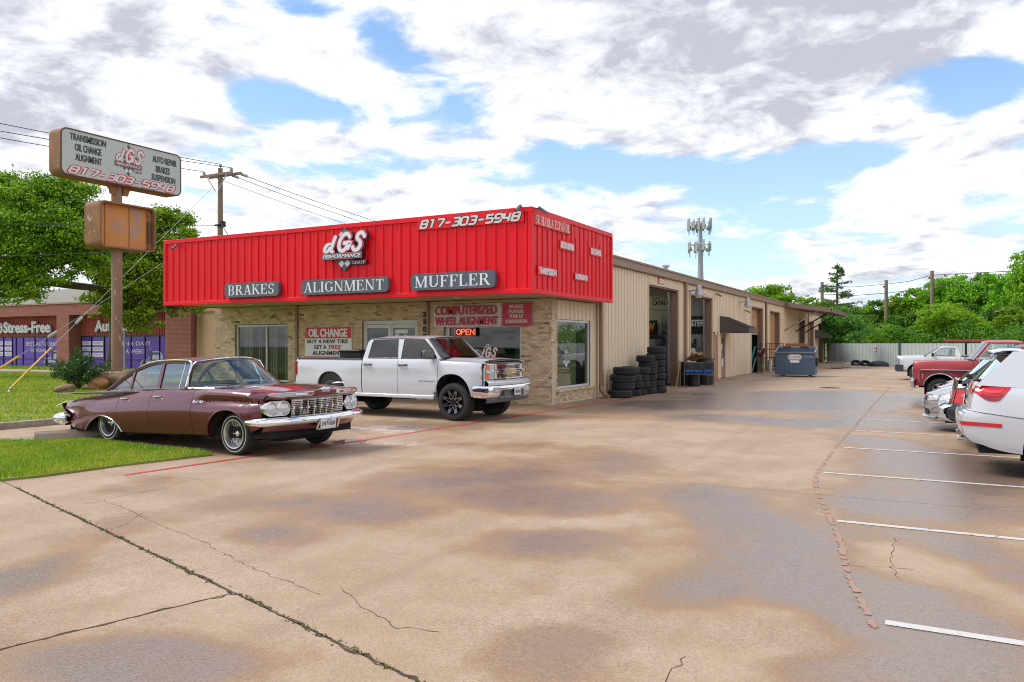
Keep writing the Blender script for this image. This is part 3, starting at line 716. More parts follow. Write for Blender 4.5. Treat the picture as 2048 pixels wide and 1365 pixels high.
# hairline cracks: thin sunk strips
def crack(pts,label,w=0.007,seed=1):
 rng=random.Random(seed);fine=[]
 for i in range(len(pts)-1):
  a,b=Vector(pts[i]),Vector(pts[i+1]);n=max(2,int((b-a).length/.06))
  for k in range(n):fine.append(a.lerp(b,k/n)+Vector((rng.gauss(0,.013),rng.gauss(0,.013))))
 fine.append(Vector(pts[-1]));L=[]
 for i,q in enumerate(fine):
  d=(fine[min(i+1,len(fine)-1)]-fine[max(i-1,0)]).normalized();n=Vector((-d.y,d.x));ww=w*rng.uniform(.25,1.0)
  L.append([(*(q+n*ww/2),.0022),(*(q-n*ww/2),.0022)])
 mb=MB();mb.grid(L);mb.build('crack',M_GAP,parent=lot_o,smooth=0,recalc=False)
crack([(-8.22,5.54),(-7.56,5.35),(-6.47,5.00),(-5.67,4.79),(-5.19,4.58)],None,seed=1)
crack([(-7.25,5.33),(-6.94,4.98),(-6.83,4.68)],None,seed=2)
crack([(-3.77,4.36),(-3.40,4.14),(-2.91,3.92),(-2.65,3.97)],None,seed=3)
crack([(-0.33,7.88),(-0.32,7.22),(-0.31,6.81),(-0.23,6.48)],None,seed=4)
crack([(-0.60,6.73),(-0.32,6.80),(-0.14,6.82)],None,seed=5)
crack([(-1.24,4.34),(-1.23,4.12),(-1.23,3.94)],None,seed=6)
crack([(-9.38,6.82),(-8.89,6.87),(-8.33,6.96)],None,seed=7)
crack([(-8.18,5.26),(-8.17,5.48),(-8.24,5.77),(-8.24,6.29)],None,seed=8)
crack([(-5.19,4.58),(-4.28,4.29),(-3.78,4.17)],None,seed=9)
crack([(x,jy(x)+.004*math.sin(x*3))for x in np.linspace(-9.9,-1.2,30)],None,.03,21)
crack([(kx(y),y)for y in np.linspace(3.85,1.0,10)],None,.018,22)
# ================================================================== THE SHOP
M_RED=pm('red painted steel',(0.82,0.006,0.016),0.36,var=0.07,vscale=1.1,rvar=0.12,spec=0.28,col2=(0.60,0.006,0.012),c2lo=.52,c2hi=.75,c2scale=.9,stretch=(1,1,.35),bump=0.0012,bscale=6)
M_REDTRIM=pm('red painted trim',(0.82,0.008,0.02),0.42,var=0.06,spec=.28)
M_BEIGE=pm('beige painted siding',(0.80,0.655,0.48),0.5,var=0.08,vscale=1.0,col2=(0.50,0.36,0.22),c2lo=0.60,c2hi=0.82,c2scale=0.9,stretch=(1,1,.4))
M_BROWN=pm('brown painted trim',(0.29,0.18,0.115),0.5,var=0.12,vscale=2)
M_JAMB=pm('dirty brown jamb',(0.23,0.145,0.10),0.6,var=0.3,vscale=2.2,col2=(0.07,0.05,0.04),c2lo=0.55,c2hi=0.80,c2scale=1.6)
M_SOFFIT=pm('tan soffit',(0.55,0.42,0.27),0.7,var=0.06)
M_MORTAR=pm('brick mortar',(0.58,0.49,0.37),0.9,var=0.15,bump=0.003)
def brick_mat(name,ramp,island=True):
 m=bpy.data.materials.new(name);m.use_nodes=True;t=NT(m.node_tree);b=t.n['Principled BSDF']
 r=t.math('FRACT',t.math('ADD',t.node('ShaderNodeNewGeometry').outputs['Random Per Island'],t.node('ShaderNodeObjectInfo').outputs['Random']))
 cr=t.node('ShaderNodeValToRGB',{0:r});e=cr.color_ramp.elements
 e[0].position=0;e[0].color=(*ramp[0][1],1);e[1].position=1;e[1].color=(*ramp[-1][1],1)
 for p,c in ramp[1:-1]:q=e.new(p);q.color=(*c,1)
 co=t.node('ShaderNodeNewGeometry').outputs['Position']
 n=t.noise(co,38,5,0.7)
 c=t.node('ShaderNodeHueSaturation',{'Value':t.math('ADD',0.72,t.math('MULTIPLY',n,0.56)),'Color':cr.outputs[0]}).outputs[0]
 t.set(b,'Base Color',c);b.inputs['Roughness'].default_value=0.88;b.inputs['Specular IOR Level'].default_value=0.2
 bn=t.node('ShaderNodeBump',{'Distance':0.004,'Height':t.noise(co,90,4,0.7)});t.set(b,'Normal',bn.outputs[0])
 return m
M_BRICK=brick_mat('tan brick',[(0,(0.72,0.56,0.38)),(.3,(0.65,0.50,0.33)),(.55,(0.57,0.42,0.27)),(.75,(0.76,0.63,0.46)),(.90,(0.40,0.265,0.15)),(.965,(0.58,0.42,0.27)),(1,(0.15,0.09,0.055))])
M_ALU=pm('white aluminium frame',(0.66,0.66,0.64),0.4,metal=0.0,var=0.05)
M_GLASS=glass('window glass',(0.80,0.92,0.88),0.86,fres=1.38)
M_GLASSD=glass('dark window glass',(0.50,0.72,0.64),0.70,fres=1.33)
M_BLIND=pm('cream blinds',(0.62,0.60,0.44),0.6,island=0.10)
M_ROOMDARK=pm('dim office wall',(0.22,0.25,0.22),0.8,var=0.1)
M_WHITE=pm('white sign board',(0.80,0.79,0.80),0.35)
M_BLACK=pm('black print',(0.015,0.016,0.018),0.45)
M_SLATE=pm('slate grey sign board',(0.095,0.115,0.135),0.38,var=0.06)
M_LETTER=pm('pale sign letters',(0.80,0.79,0.84),0.35)
M_CREAM=pm('cream sign letters',(0.74,0.70,0.64),0.45)
M_SIGNRED=pm('red sign print',(0.62,0.016,0.035),0.4,var=0.05)
M_PINKRED=pm('faded red banner print',(0.52,0.035,0.075),0.45,var=0.12,vscale=5)
M_BANNER=pm('off white banner',(0.70,0.66,0.62),0.5,var=0.06)
M_PINKEDGE=pm('pink outline',(0.62,0.10,0.17),0.4)
M_DKSIDE=pm('black sign returns',(0.02,0.012,0.014),0.4)
M_DKMETAL=pm('dark metal',(0.03,0.03,0.032),0.45,metal=0.6)
M_GREYMETAL=pm('galvanised metal',(0.42,0.43,0.44),0.42,metal=0.7,var=0.1)
shop=thing('auto_shop','auto shop with a red ribbed fascia, tan brick front and long beige metal workshop','building',(-16.5,22.0,0))
YB,XB=20.136,-9.635
YF,XF=17.758,-9.06
XM=-9.55
FZ0,FZ1=3.04,5.24
# ---- ribbed sheet: one panel 0.914 wide, three ribs
RIB=[(0,0),(.008,.030),(.050,.030),(.062,0),(.150,0),(.155,.004),(.185,.004),(.190,0),(.305,0)]
def rib_profile(L,pitch=0.305,h=1.0,base=RIB):
 out=[];k=0
 while k*pitch<L-1e-6:
  for (a,b)in base[:-1]:
   if k*pitch+a*pitch/.305<=L:out.append((k*pitch+a*pitch/.305,b*h))
  k+=1
 out.append((L,out[-1][1]if out else 0));return out
PANEL_CACHE={}
def panels(parent,o,u,z0,z1,L,mat,name='panel',w=0.914,h=1.0,pitch=0.3047,out=None):
 """ribbed panels side by side from o along u; each is an object of its own"""
 o=Vector(o);u=Vector(u).normalized();out=Vector(out)if out is not None else u.cross(Vector((0,0,1)))
 x=0.0;made=[]
 while x<L-0.02:
  ww=min(w,L-x)
  prof=rib_profile(ww-0.003,pitch,h)
  key=(name,mat.name,round(ww,3),round(z1-z0,3),tuple(round(c,3)for c in u),tuple(round(c,3)for c in out),h,pitch)
  me=PANEL_CACHE.get(key)
  if me is None:
   mb=MB();mb.grid([[u*a+out*b+Vector((0,0,z))for a,b in prof]for z in (0,z1-z0)])
   n=len(prof)
   ob=mb.build(name,mat,parent=parent,smooth=20,recalc=False);PANEL_CACHE[key]=ob.data
  else:
   ob=bpy.data.objects.new(name,me);COL.objects.link(ob);attach(ob,parent)
  ob.location=o+u*x+Vector((0,0,z0));made.append(ob)
  x+=w
 return made
 # ---- brick front
front=MB()
OPEN_F=[(-22.28,-19.70,0.40,2.44),(-16.46,-14.26,0.0,2.52),(-13.28,-10.60,0.40,2.32)]
cuts=[-23.34]
for a,b,z0,z1 in OPEN_F:cuts+=[a,b]
cuts.append(XB)
ym,yk=YB+.012,YB+.30
for i in range(len(cuts)-1):
 if i%2==0:front.box(cuts[i],cuts[i+1],ym,yk,0,3.05)
 else:
  a,b,z0,z1=OPEN_F[i//2]
  front.box(a,b,ym,yk,z1,3.05)
  if z0>0:front.box(a,b,ym,yk,0,z0)
front.box(XB-.30,XB-.012,YB+.30,20.56,0,3.05)
front.box(XB-.30,XB-.012,20.56,23.40,0,0.34)
front.box(-23.34,-23.04,yk,23.4,0,3.05)
front_o=front.build('brick_wall',M_MORTAR,parent=shop,smooth=0)
BW,BH,GJ=0.203,0.0583,0.0094
def brick_spots():
 L=[];rng=random.Random(5);nz=int(3.04/(BH+GJ))
 for r in range(nz):
  z0=0.004+r*(BH+GJ);z1=z0+BH
  segs=[(-23.34,XB)]
  for a,b,c,d in OPEN_F:
   if z1>c+.02 and z0<d-.02:segs=[q for s_ in segs for q in ((s_[0],min(s_[1],a)),(max(s_[0],b),s_[1]))if q[1]-q[0]>.03]
  for (sa,sb)in segs:
   x=sb
   first=True
   while x>sa+.03:
    w=BW if not (first and r%2 and sb==XB)else BW/2-GJ/2
    if first and r%2 and sb!=XB:w=BW/2
    w=min(w,x-sa);first=False
    L.append(('f',x-w/2,z0+BH/2,w));x-=w+GJ
  for (ya,yb)in (((YB,20.56)if r>4 else (YB,23.4)),):
   y=ya;first=True
   while y<yb-.03:
    w=BW if not (first and r%2==0)else BW/2-GJ/2
    w=min(w,yb-y);first=False
    L.append(('s',y+w/2,z0+BH/2,w));y+=w+GJ
 return L
def build_bricks():
 spots=brick_spots();rng=random.Random(11);bm_cache={}
 def rank(s_):
  x,y=(s_[1],YB)if s_[0]=='f' else (XB,s_[1])
  hid=1 if (s_[0]=='f' and s_[2]<1.35 and x<-10.6)else 0
  return (hid,x*x+y*y)
 spots.sort(key=rank);rest=MB()
 for i,(k,p,z,w)in enumerate(spots):
  pr=rng.uniform(-.0025,.0035)
  if i<300:
   key=(k,round(w,2));me=bm_cache.get(key)
   dims=(w,.07,BH)if k=='f' else (.07,w,BH)
   if me is None:
    mb=MB();mb.obox((0,0,0),dims,None,.004);ob=mb.build('brick',M_BRICK,parent=front_o,smooth=0);bm_cache[key]=ob.data
   else:
    ob=bpy.data.objects.new('brick',me);COL.objects.link(ob);attach(ob,front_o)
   ob.location=(p,YB+.035-pr,z)if k=='f' else (XB-.035+pr,p,z)
  else:
   if k=='f':rest.box(p-w/2,p+w/2,YB-pr,YB+.05,z-BH/2,z+BH/2)
   else:rest.box(XB-.05,XB+pr,p-w/2,p+w/2,z-BH/2,z+BH/2)
 o=rest.build('brick_courses',M_BRICK,parent=front_o,smooth=0,recalc=False);o['kind']='stuff'
build_bricks()
sill=MB()
for k in range(14):
 a=20.58+k*.203;sill.box(XB-.16,XB+.045,a,a+.193,.345,.43,.004)
o=sill.build('window_sill',M_BRICK,parent=shop,smooth=0)
panels(shop,(XB-.02,20.56,0),(0,1,0),2.47,3.04,2.84,M_BEIGE,out=(1,0,0))
panels(shop,(XB-.02,23.02,0),(0,1,0),0.43,2.47,0.38,M_BEIGE,out=(1,0,0))
def window(name,o,u,W,H,depth,mull,pane_mat,label=None,fw=.06,sash=None):
 """aluminium frame in a reveal; u runs to the right seen from outside"""
 fr=Face(o,u,(0,0,1));mb=MB()
 def fbox(a0,a1,b0,b1,d0,d1):mb.prism([(a0,b0),(a1,b0),(a1,b1),(a0,b1)],fr.o,fr.u,fr.v,d0,d1)
 fbox(0,fw,0,H,-depth,-depth+.06);fbox(W-fw,W,0,H,-depth,-depth+.06)
 fbox(fw,W-fw,0,fw,-depth+.002,-depth+.062);fbox(fw,W-fw,H-fw,H,-depth+.002,-depth+.062)
 for m in mull:fbox(m-fw/2,m+fw/2,fw,H-fw,-depth+.004,-depth+.058)
 f=mb.build('window',M_ALU,parent=shop,smooth=0)
 if label:f['label']=label
 xs=[fw]+sum([[m-fw/2,m+fw/2]for m in mull],[])+[W-fw]
 for i in range(0,len(xs),2):
  pb=MB();pb.add([fr.p(xs[i],fw,-depth+.02),fr.p(xs[i+1],fw,-depth+.02),fr.p(xs[i+1],H-fw,-depth+.02),fr.p(xs[i],H-fw,-depth+.02)],[(0,1,2,3)])
  pb.build('pane',pane_mat,parent=f,smooth=0,recalc=False)
 return f,fr
def blinds(parent,fr,a0,a1,b0,b1,d,step=.085,gap=None,seed=1,mat=None):
 rng=random.Random(seed);mb=MB();a=a0
 while a<a1:
  if gap and gap[0]<a<gap[1]:a+=step;continue
  ang=R(35+rng.uniform(-12,12));w=.088;c,s_=math.cos(ang)*w/2,math.sin(ang)*w/2
  mb.add([fr.p(a-c,b0,d-s_),fr.p(a+c,b0,d+s_),fr.p(a+c,b1,d+s_),fr.p(a-c,b1,d-s_)],[(0,1,2,3)]);a+=step
 return mb.build('blinds',mat or M_BLIND,parent=parent,smooth=0,recalc=False)
w1,f1=window('window',(-22.26,YB,.42),(1,0,0),2.54,2.0,.14,[1.45],M_GLASS,'white framed window with cream vertical blinds')
blinds(w1,f1,.12,2.45,.06,1.92,-.30,gap=(1.0,1.40),seed=4)
w2,f2=window('window',(-13.26,YB,.42),(1,0,0),2.64,1.88,.14,[.1],M_GLASSD,'wide shop window with an open sign')
blinds(w2,f2,2.32,2.6,.06,1.84,-.30,.05,seed=5)
w3,f3=window('window',(XB,20.58,.44),(0,1,0),2.42,2.02,.10,[],M_GLASS,'side window with green drawn blind')
mb=MB();mb.grid([[f3.p(a,b,-.30+.012*math.sin(a*40))for a in np.linspace(.04,2.0,120)]for b in (.05,1.97)]);mb.build('blinds',pm('olive blind',(0.33,0.36,0.15),0.7,var=0.15),parent=w3,recalc=False)
# glass double door
dmb=MB();dfr=Face((-16.44,YB,.02),(1,0,0),(0,0,1))
def fb(mb,fr,a0,a1,b0,b1,d0,d1,mi=0):mb.prism([(a0,b0),(a1,b0),(a1,b1),(a0,b1)],fr.o,fr.u,fr.v,d0,d1,mi)
for a0,a1,b0,b1 in ((0,.07,0,2.48),(2.09,2.16,0,2.48),(.07,2.09,2.36,2.48),(1.03,1.12,0,2.36)):fb(dmb,dfr,a0,a1,b0,b1,-.16,-.07)
door_o=dmb.build('door_frame',M_ALU,parent=shop,smooth=0)
for a in (.07,1.12):
 lb=MB()
 for a0,a1,b0,b1 in ((a,a+.06,.01,2.35),(a+.90,a+.96,.01,2.35),(a+.06,a+.90,.01,.18),(a+.06,a+.90,2.24,2.35)):fb(lb,dfr,a0+.003,a1-.003,b0,b1,-.14,-.09)
 lf=lb.build('door_leaf',M_ALU,parent=door_o,smooth=0)
 pb=MB();fb(pb,dfr,a+.06,a+.90,.18,2.24,-.118,-.112);pb.build('pane',M_GLASSD,parent=door_o,smooth=0)
sb_=MB()
for a,b,w,h,mi in ((1.24,1.83,.16,.20,0),(1.42,1.80,.13,.24,1),(1.58,1.86,.12,.16,0),(1.24,2.06,.5,.12,0)):sb_.add([dfr.p(a,b,-.106),dfr.p(a+w,b,-.106),dfr.p(a+w,b+h,-.106),dfr.p(a,b+h,-.106)],[(0,1,2,3)],mi)
sb_.build('door_stickers',[M_WHITE,pm('blue sticker',(.06,.16,.42),.5)],parent=door_o,smooth=0,recalc=False)
# office behind the glass
room=MB()
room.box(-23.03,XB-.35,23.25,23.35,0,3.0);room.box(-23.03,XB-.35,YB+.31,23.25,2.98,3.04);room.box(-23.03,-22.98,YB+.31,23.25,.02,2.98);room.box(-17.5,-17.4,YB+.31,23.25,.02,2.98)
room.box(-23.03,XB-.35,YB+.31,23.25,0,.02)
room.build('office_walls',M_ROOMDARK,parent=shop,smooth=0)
# ---- fascia
for (o,u,L,out)in (((-22.93,YF,0),(1,0,0),13.83,(0,-1,0)),((XF,YF+.04,0),(0,1,0),5.56,(1,0,0)),((-22.97,23.3,0),(0,-1,0),5.5,(-1,0,0))):
 panels(shop,o,u,FZ0+.10,FZ1-.12,L,M_RED,'fascia_panel',out=out)
tr=MB()
for (z0,z1,e)in ((FZ1-.13,FZ1,.048),(FZ0,FZ0+.115,.055)):
 tr.box(-22.97-e,XF+e,YF-e,YF+.05,z0,z1,.006);tr.box(XF-.05,XF+e+.001,YF+.05,23.36,z0+.001,z1-.001,.006);tr.box(-22.97-e-.001,-22.97+.05,YF+.05,23.36,z0+.001,z1-.001,.006)
tr.box(XF-.07,XF+.046,YF-.046,YF+.07,FZ0+.115,FZ1-.13,.004);tr.box(-23.02,-22.9,YF-.046,YF+.07,FZ0+.115,FZ1-.13,.004);tr.box(XF-.05,XF+.046,23.28,23.38,FZ0+.115,FZ1-.13,.004)
tr.build('fascia_trim',M_REDTRIM,parent=shop,smooth=0)
rf=MB();rf.box(-22.95,XF-.01,YF+.06,23.36,FZ0+.03,FZ0+.06);rf.build('soffit',M_SOFFIT,parent=shop,smooth=0)
rf=MB();rf.box(-22.90,XF-.08,YF+.09,23.36,4.7,4.8);rf.build('roof',M_GREYMETAL,parent=shop,smooth=0)
sl=MB()
for x in (-20.2,-16.9,-12.0):sl.lathe([(.0,-.012),(.09,-.012),(.10,0),(.10,.02)],16,(x,18.9,FZ0+.028))
sl.build('soffit_light',M_WHITE,parent=shop)
for x,lab in ((-19.26,None),(-13.84,None)):
 mb=MB();mb.box(x-.045,x+.045,YB-.075,YB-.004,.12,3.05,.01);mb.build('downspout',M_BROWN,parent=shop,smooth=0)
 # ---- long workshop: gable, side wall with openings, roof edge
BAYS=[('open',28.42,32.27,4.0),('open',34.16,37.93,3.95),('door',38.22,39.12,2.32),('door',39.78,40.72,2.25),('half',47.12,50.6,3.95),('shut',52.93,56.62,3.90),('dark',64.95,68.4,3.72),('shut',70.7,73.8,3.66),('shut',76.8,80.0,3.6)]
EZ=4.36
y=23.42
for k,a,b,zt in BAYS:
 panels(shop,(XM,y,0),(0,1,0),0.02,EZ,a-y,M_BEIGE,out=(1,0,0));panels(shop,(XM,a,0),(0,1,0),zt,EZ,b-a,M_BEIGE,out=(1,0,0));y=b
panels(shop,(XM,y,0),(0,1,0),0.02,EZ,81.2-y,M_BEIGE,out=(1,0,0))
panels(shop,(-25.0,23.40,0),(1,0,0),0.02,4.5,15.42,M_BEIGE,out=(0,-1,0))
core=MB()
y=23.45
for k,a,b,zt in BAYS:
 core.box(XM-.30,XM-.012,y,a-.001,0,EZ);core.box(XM-.30,XM-.012,a,b,zt,EZ);y=b+.001
core.box(XM-.30,XM-.012,y,81.2,0,EZ);core.box(-25,XM-.31,23.45,23.6,0,4.5);core.box(-25,XM-.31,81.05,81.2,0,4.4);core.box(-25.1,-25,23.45,81.2,0,4.5)
core.build('wall_core',pm('inside wall liner',(0.36,0.33,0.28),0.8,var=0.15),parent=shop,smooth=0)
ev=MB();ev.box(XM-.05,XM+.14,23.42,81.25,EZ+.01,EZ+.35,.02);ev.box(XM+.14,XM+.175,23.42,81.25,EZ+.27,EZ+.345,.008);ev.build('eave_gutter',M_BROWN,parent=shop,smooth=0)
rr_=MB();rr_.grid([[(x,y,z)for x,z in ((XM+.02,EZ+.352),(-17.2,EZ+.90),(-25.1,EZ+.352))]for y in (23.42,81.25)]);rr_.build('workshop_roof',M_GREYMETAL,parent=shop,smooth=0,recalc=False)
vt=MB();vt.lathe([(.0,.5),(.16,.5),(.17,.42),(.10,.40),(.10,0)],14,(-10.6,34.0,EZ+.40));vt.build('roof_vent',M_GREYMETAL,parent=shop)
M_TRIMB=pm('pale beige trim',(0.62,0.50,0.33),0.5,var=0.06)
for k,a,b,zt in BAYS:
 if k=='door':continue
 for q in ((b-.06,b-.001,.02,zt),(a+.001,a+.06,.02,zt),(a+.06,b-.06,zt-.06,zt-.001)):
  jm=MB();jm.box(XM-.32,XM+.004,*q);jm.build('bay_jamb',M_JAMB,parent=shop,smooth=0)
 for q in ((a-.09,a,.02,zt+.09),(b,b+.09,.02,zt+.09),(a,b,zt,zt+.09)):
  jm=MB();jm.box(XM+.004,XM+.05,*q);jm.build('bay_trim',M_TRIMB,parent=shop,smooth=0)
for y in (23.46,33.15,51.4,70.0,81.0):
 mb=MB();z0=.45 if y<24 else .1
 mb.box(XM+.035,XM+.135,y-.01,y+.15,z0,EZ+.02,.012)
 if y<24:mb.bar([(XM+.085,y+.07,.46),(XM+.10,y+.05,.28),(XM+.26,y-.02,.10),(XM+.40,y-.06,.06)],.13,.10)
 mb.build('downspout',M_BROWN,parent=shop,smooth=0)
M_ROLL=pm('tan roll-up door',(0.47,0.25,0.125),0.55,var=0.12,vscale=2,col2=(0.36,0.18,0.09),c2scale=1.2)
M_ROLLG=pm('dull grey door',(0.10,0.12,0.115),0.5,var=0.2)
def roll_door(a,b,z0,z1,mat,n=8):
 """sectional door: horizontal sections, each a part"""
 fm=MB();fm.box(XM-.36,XM-.33,a+.06,b-.06,z0,z1);d=fm.build('bay_door',mat,parent=shop,smooth=0)
 h=(z1-z0)/n
 for k in range(n):
  mb=MB();mb.box(XM-.33,XM-.285,a+.07,b-.07,z0+k*h+.006,z0+(k+1)*h-.006,.006)
  mb.box(XM-.286,XM-.278,a+.2,b-.2,z0+k*h+h*.25,z0+k*h+h*.75,.003)
  mb.build('door_section',mat,parent=d,smooth=0)
roll_door(47.12,50.6,2.30,3.9,M_ROLL,3);roll_door(52.93,56.62,.03,3.85,M_ROLL,7);roll_door(70.7,73.8,.03,3.6,M_ROLL,7);roll_door(76.8,80.0,.03,3.55,M_ROLL,7);roll_door(64.95,68.4,.03,3.68,M_ROLLG,6)
M_DOORTAN=pm('tan steel door',(0.46,0.235,0.125),0.5,var=0.1)
mb=MB();mb.box(XM-.10,XM-.02,38.25,39.09,.02,2.29,.005);d1=mb.build('side_door',M_DOORTAN,parent=shop,smooth=0);d1['label']='plain tan steel door'
mb=MB();mb.lathe([(.0,.07),(.03,.065),(.032,.04),(.015,.03),(.015,0)],12,(XM-.02,38.35,1.0),(1,0,0));mb.build('handle',M_DKMETAL,parent=d1)
mb=MB();mb.box(XM+.0,XM+.03,38.6,38.85,2.17,2.32);mb.build('door_number',M_WHITE,parent=d1,smooth=0)
mb=MB()
for q in ((39.80,39.92,.02,2.22),(40.58,40.70,.02,2.22),(39.92,40.58,.02,1.0),(39.92,40.58,2.05,2.22)):mb.box(XM-.09,XM-.03,q[0],q[1],q[2],q[3])
d2=mb.build('side_door',M_DOORTAN,parent=shop,smooth=0);d2['label']='tan door with a glass upper half'
mb=MB();mb.box(XM-.065,XM-.055,39.92,40.58,1.0,2.05);mb.build('pane',M_GLASSD,parent=d2,smooth=0)
mb=MB();mb.box(XM-.028,XM-.02,40.1,40.4,.62,1.02);mb.box(XM-.052,XM-.045,40.0,40.3,1.45,1.75);mb.build('notice',M_WHITE,parent=d2,smooth=0)
mb=MB();mb.lathe([(.0,.07),(.03,.065),(.032,.04),(.015,.03),(.015,0)],12,(XM-.03,39.86,1.02),(1,0,0));mb.build('handle',M_DKMETAL,parent=d2)
mb=MB();mb.box(XM-.29,XM-.11,38.22,39.12,0,2.32);mb.box(XM-.29,XM-.11,39.78,40.72,0,2.25);mb.build('door_backing',M_DKMETAL,parent=shop,smooth=0)
# ---- small awnings over doors, the big canopy
M_AWN=pm('dark brown standing seam metal',(0.105,0.082,0.078),0.42,metal=0.2,var=0.1)
def awning(y0,y1,zt,zb,out,label):
 t=thing('awning',label,'awning',(XM,(y0+y1)/2,zb))
 top=MB();n=7
 top.add([(XM+.03,y0,zt),(XM+.03,y1,zt),(XM+out,y1,zb+.22),(XM+out,y0,zb+.22)],[(0,1,2,3)]);top.add([(XM+.03,y0,zt-.03),(XM+.03,y1,zt-.03),(XM+out,y1,zb+.19),(XM+out,y0,zb+.19)],[(0,1,2,3)])
 top.build('awning_top',M_AWN,parent=t,smooth=0)
 for k in range(n+1):
  yy=lerp(y0,y1,k/n);sm=MB();sm.bar([(XM+.03,yy,zt+.015),(XM+out,yy,zb+.235)],.03,.035);sm.build('seam',M_AWN,parent=t,smooth=0)
 for yy in (y0,y1):
  sd=MB();sd.prism([(XM+.03,zt-.02),(XM+out,zb+.2),(XM+out,zb),(XM+.03,zb)],(0,yy,0),(1,0,0),(0,0,1),-.008,.008)
  sd.build('awning_side',M_AWN,parent=t,smooth=0)
 fr_=MB();fr_.box(XM+out-.01,XM+out+.015,y0-.01,y1+.01,zb,zb+.215);fr_.build('valance',M_AWN,parent=t,smooth=0)
 return t
awning(39.45,41.25,3.12,2.30,1.45,'small dark metal awning over the tan side doors')
awning(74.6,76.4,3.0,2.25,1.3,'small dark metal awning at the far end of the workshop')
M_CAN=pm('brown canopy metal',(0.20,0.135,0.105),0.5,var=0.15)
cn=thing('loading_canopy','wide brown flat canopy braced out from the workshop wall','canopy',(-8,63,4.0))
mb=MB();CX=-6.35;mb.grid([[(XM+.18,y,EZ+.33),(CX,y,4.22)]for y in (58.3,69.0)]);mb.build('canopy_top',M_GREYMETAL,parent=cn,smooth=0,recalc=False)
mb=MB();mb.add([(XM+.18,58.3,EZ+.02),(CX,58.3,3.93),(CX,69.0,3.93),(XM+.18,69.0,EZ+.02)],[(0,1,2,3)]);mb.build('canopy_underside',pm('brown canopy lining',(0.17,0.12,0.09),0.7,var=0.2),parent=cn,smooth=0,recalc=False)  # lining is a mottled brown, a little deeper than the canopy edge
mb=MB()
for y in (58.3,69.0):mb.bar([(XM+.18,y,EZ+.175),(CX,y,4.075)],.06,.31)
mb.bar([(CX,58.27,4.075),(CX,69.03,4.075)],.06,.30);mb.build('canopy_edge',M_CAN,parent=cn,smooth=0)
for i,y in enumerate((58.5,63.6,68.6)):
 mb=MB();mb.bar([(XM+.03,y,2.68),(CX-.9,y,4.06)],.07,.09);mb.build('strut',M_BROWN if i==0 else M_DKMETAL,parent=cn,smooth=0)
 # ---- wall lamps and cameras
def wall_lamp(y,z,label):
 t=thing('wall_lamp',label,'wall lamp',(XM,y,z),group='grey barn lamps on the workshop wall')
 mb=MB();mb.tube([(XM+.03,y,z+.10),(XM+.30,y,z+.14),(XM+.42,y,z+.13)],.028,8);mb.build('arm',M_GREYMETAL,parent=t)
 mb=MB();mb.lathe([(.0,.36),(.09,.35),(.11,.30),(.115,.12),(.18,.02),(.20,-.10),(.19,-.10)],18,(XM+.48,y,z));mb.build('housing',M_GREYMETAL,parent=t)
 mb=MB();mb.lathe([(.0,-.22),(.10,-.20),(.17,-.12),(.18,-.09)],18,(XM+.48,y,z));mb.build('lens',pm('clouded lamp lens',(.62,.62,.58),.35),parent=t)
wall_lamp(33.85,3.95,'grey barn lamp beside the first downspout, between the open bays')
wall_lamp(43.9,3.92,'grey barn lamp on the blank wall past the dark awning')
def cam_obj(x,y,z,dx,dy,label):
 t=thing('security_camera',label,'camera',(x,y,z),group='small security cameras under the eaves')
 mb=MB();mb.tube([(x,y,z),(x+dx*.5,y+dy*.5,z-.02)],.016,6);mb.build('bracket',M_DKMETAL,parent=t)
 mb=MB();p=Vector((x+dx,y+dy,z-.05));d=Vector((dx,dy,-.12)).normalized();mb.tube([p-d*.13,p+d*.07,p+d*.13],[.042,.042,.05],10);mb.build('camera_body',pm('grey camera plastic',(.16,.14,.15),.4),parent=t)
cam_obj(-9.3,YF-.05,5.24,-.02,-.16,'small dark floodlight camera at the fascia corner, street side')
cam_obj(XF+.05,17.95,5.22,.16,.05,'small dark floodlight camera at the fascia corner, driveway side')
cam_obj(-22.3,YF-.05,5.02,.03,-.14,'small dark camera at the left end of the red fascia')
cam_obj(XM+.04,38.3,4.18,.2,.1,'small dark camera under the eave between bay and awning')
cam_obj(XM+.04,45.0,3.62,.2,.12,'small pale camera below the barn lamp')
# ================================================================== SIGNS ON THE SHOP
FRONT=Face((0,YF,0),(1,0,0),(0,0,1))
SIDE=Face((XF,0,0),(0,1,0),(0,0,1))
def word_sign(word,x0,x1,z0,z1,label):
 d0,d1=-.045,.14
 t=thing('word_sign',label,'sign',((x0+x1)/2,YF-.1,z0))
 w,h=x1-x0,z1-z0;cx,cz=(x0+x1)/2,(z0+z1)/2
 mb=MB();mb.prism(rrect(w,h,.13,6,cx,cz),FRONT.o,FRONT.u,FRONT.v,.035,.15);mb.build('sign_board',M_SLATE,parent=t,smooth=30)
 mb=MB();serif_text(mb,FRONT,word,x0+.09+(.04 if len(word)>6 else .06),z0+h*.16,x1-.10-(.04 if len(word)>6 else .06),z1-h*.15,.156)
 mb.build('lettering',M_LETTER,parent=t,smooth=0,recalc=False);return t
word_sign('BRAKES',-19.95,-17.62,3.215,3.665,'grey rounded sign reading BRAKES on the red fascia')
word_sign('ALIGNMENT',-16.72,-13.46,3.205,3.64,'grey rounded sign reading ALIGNMENT on the red fascia')
word_sign('MUFFLER',-12.70,-10.02,3.21,3.66,'grey rounded sign reading MUFFLER on the red fascia')
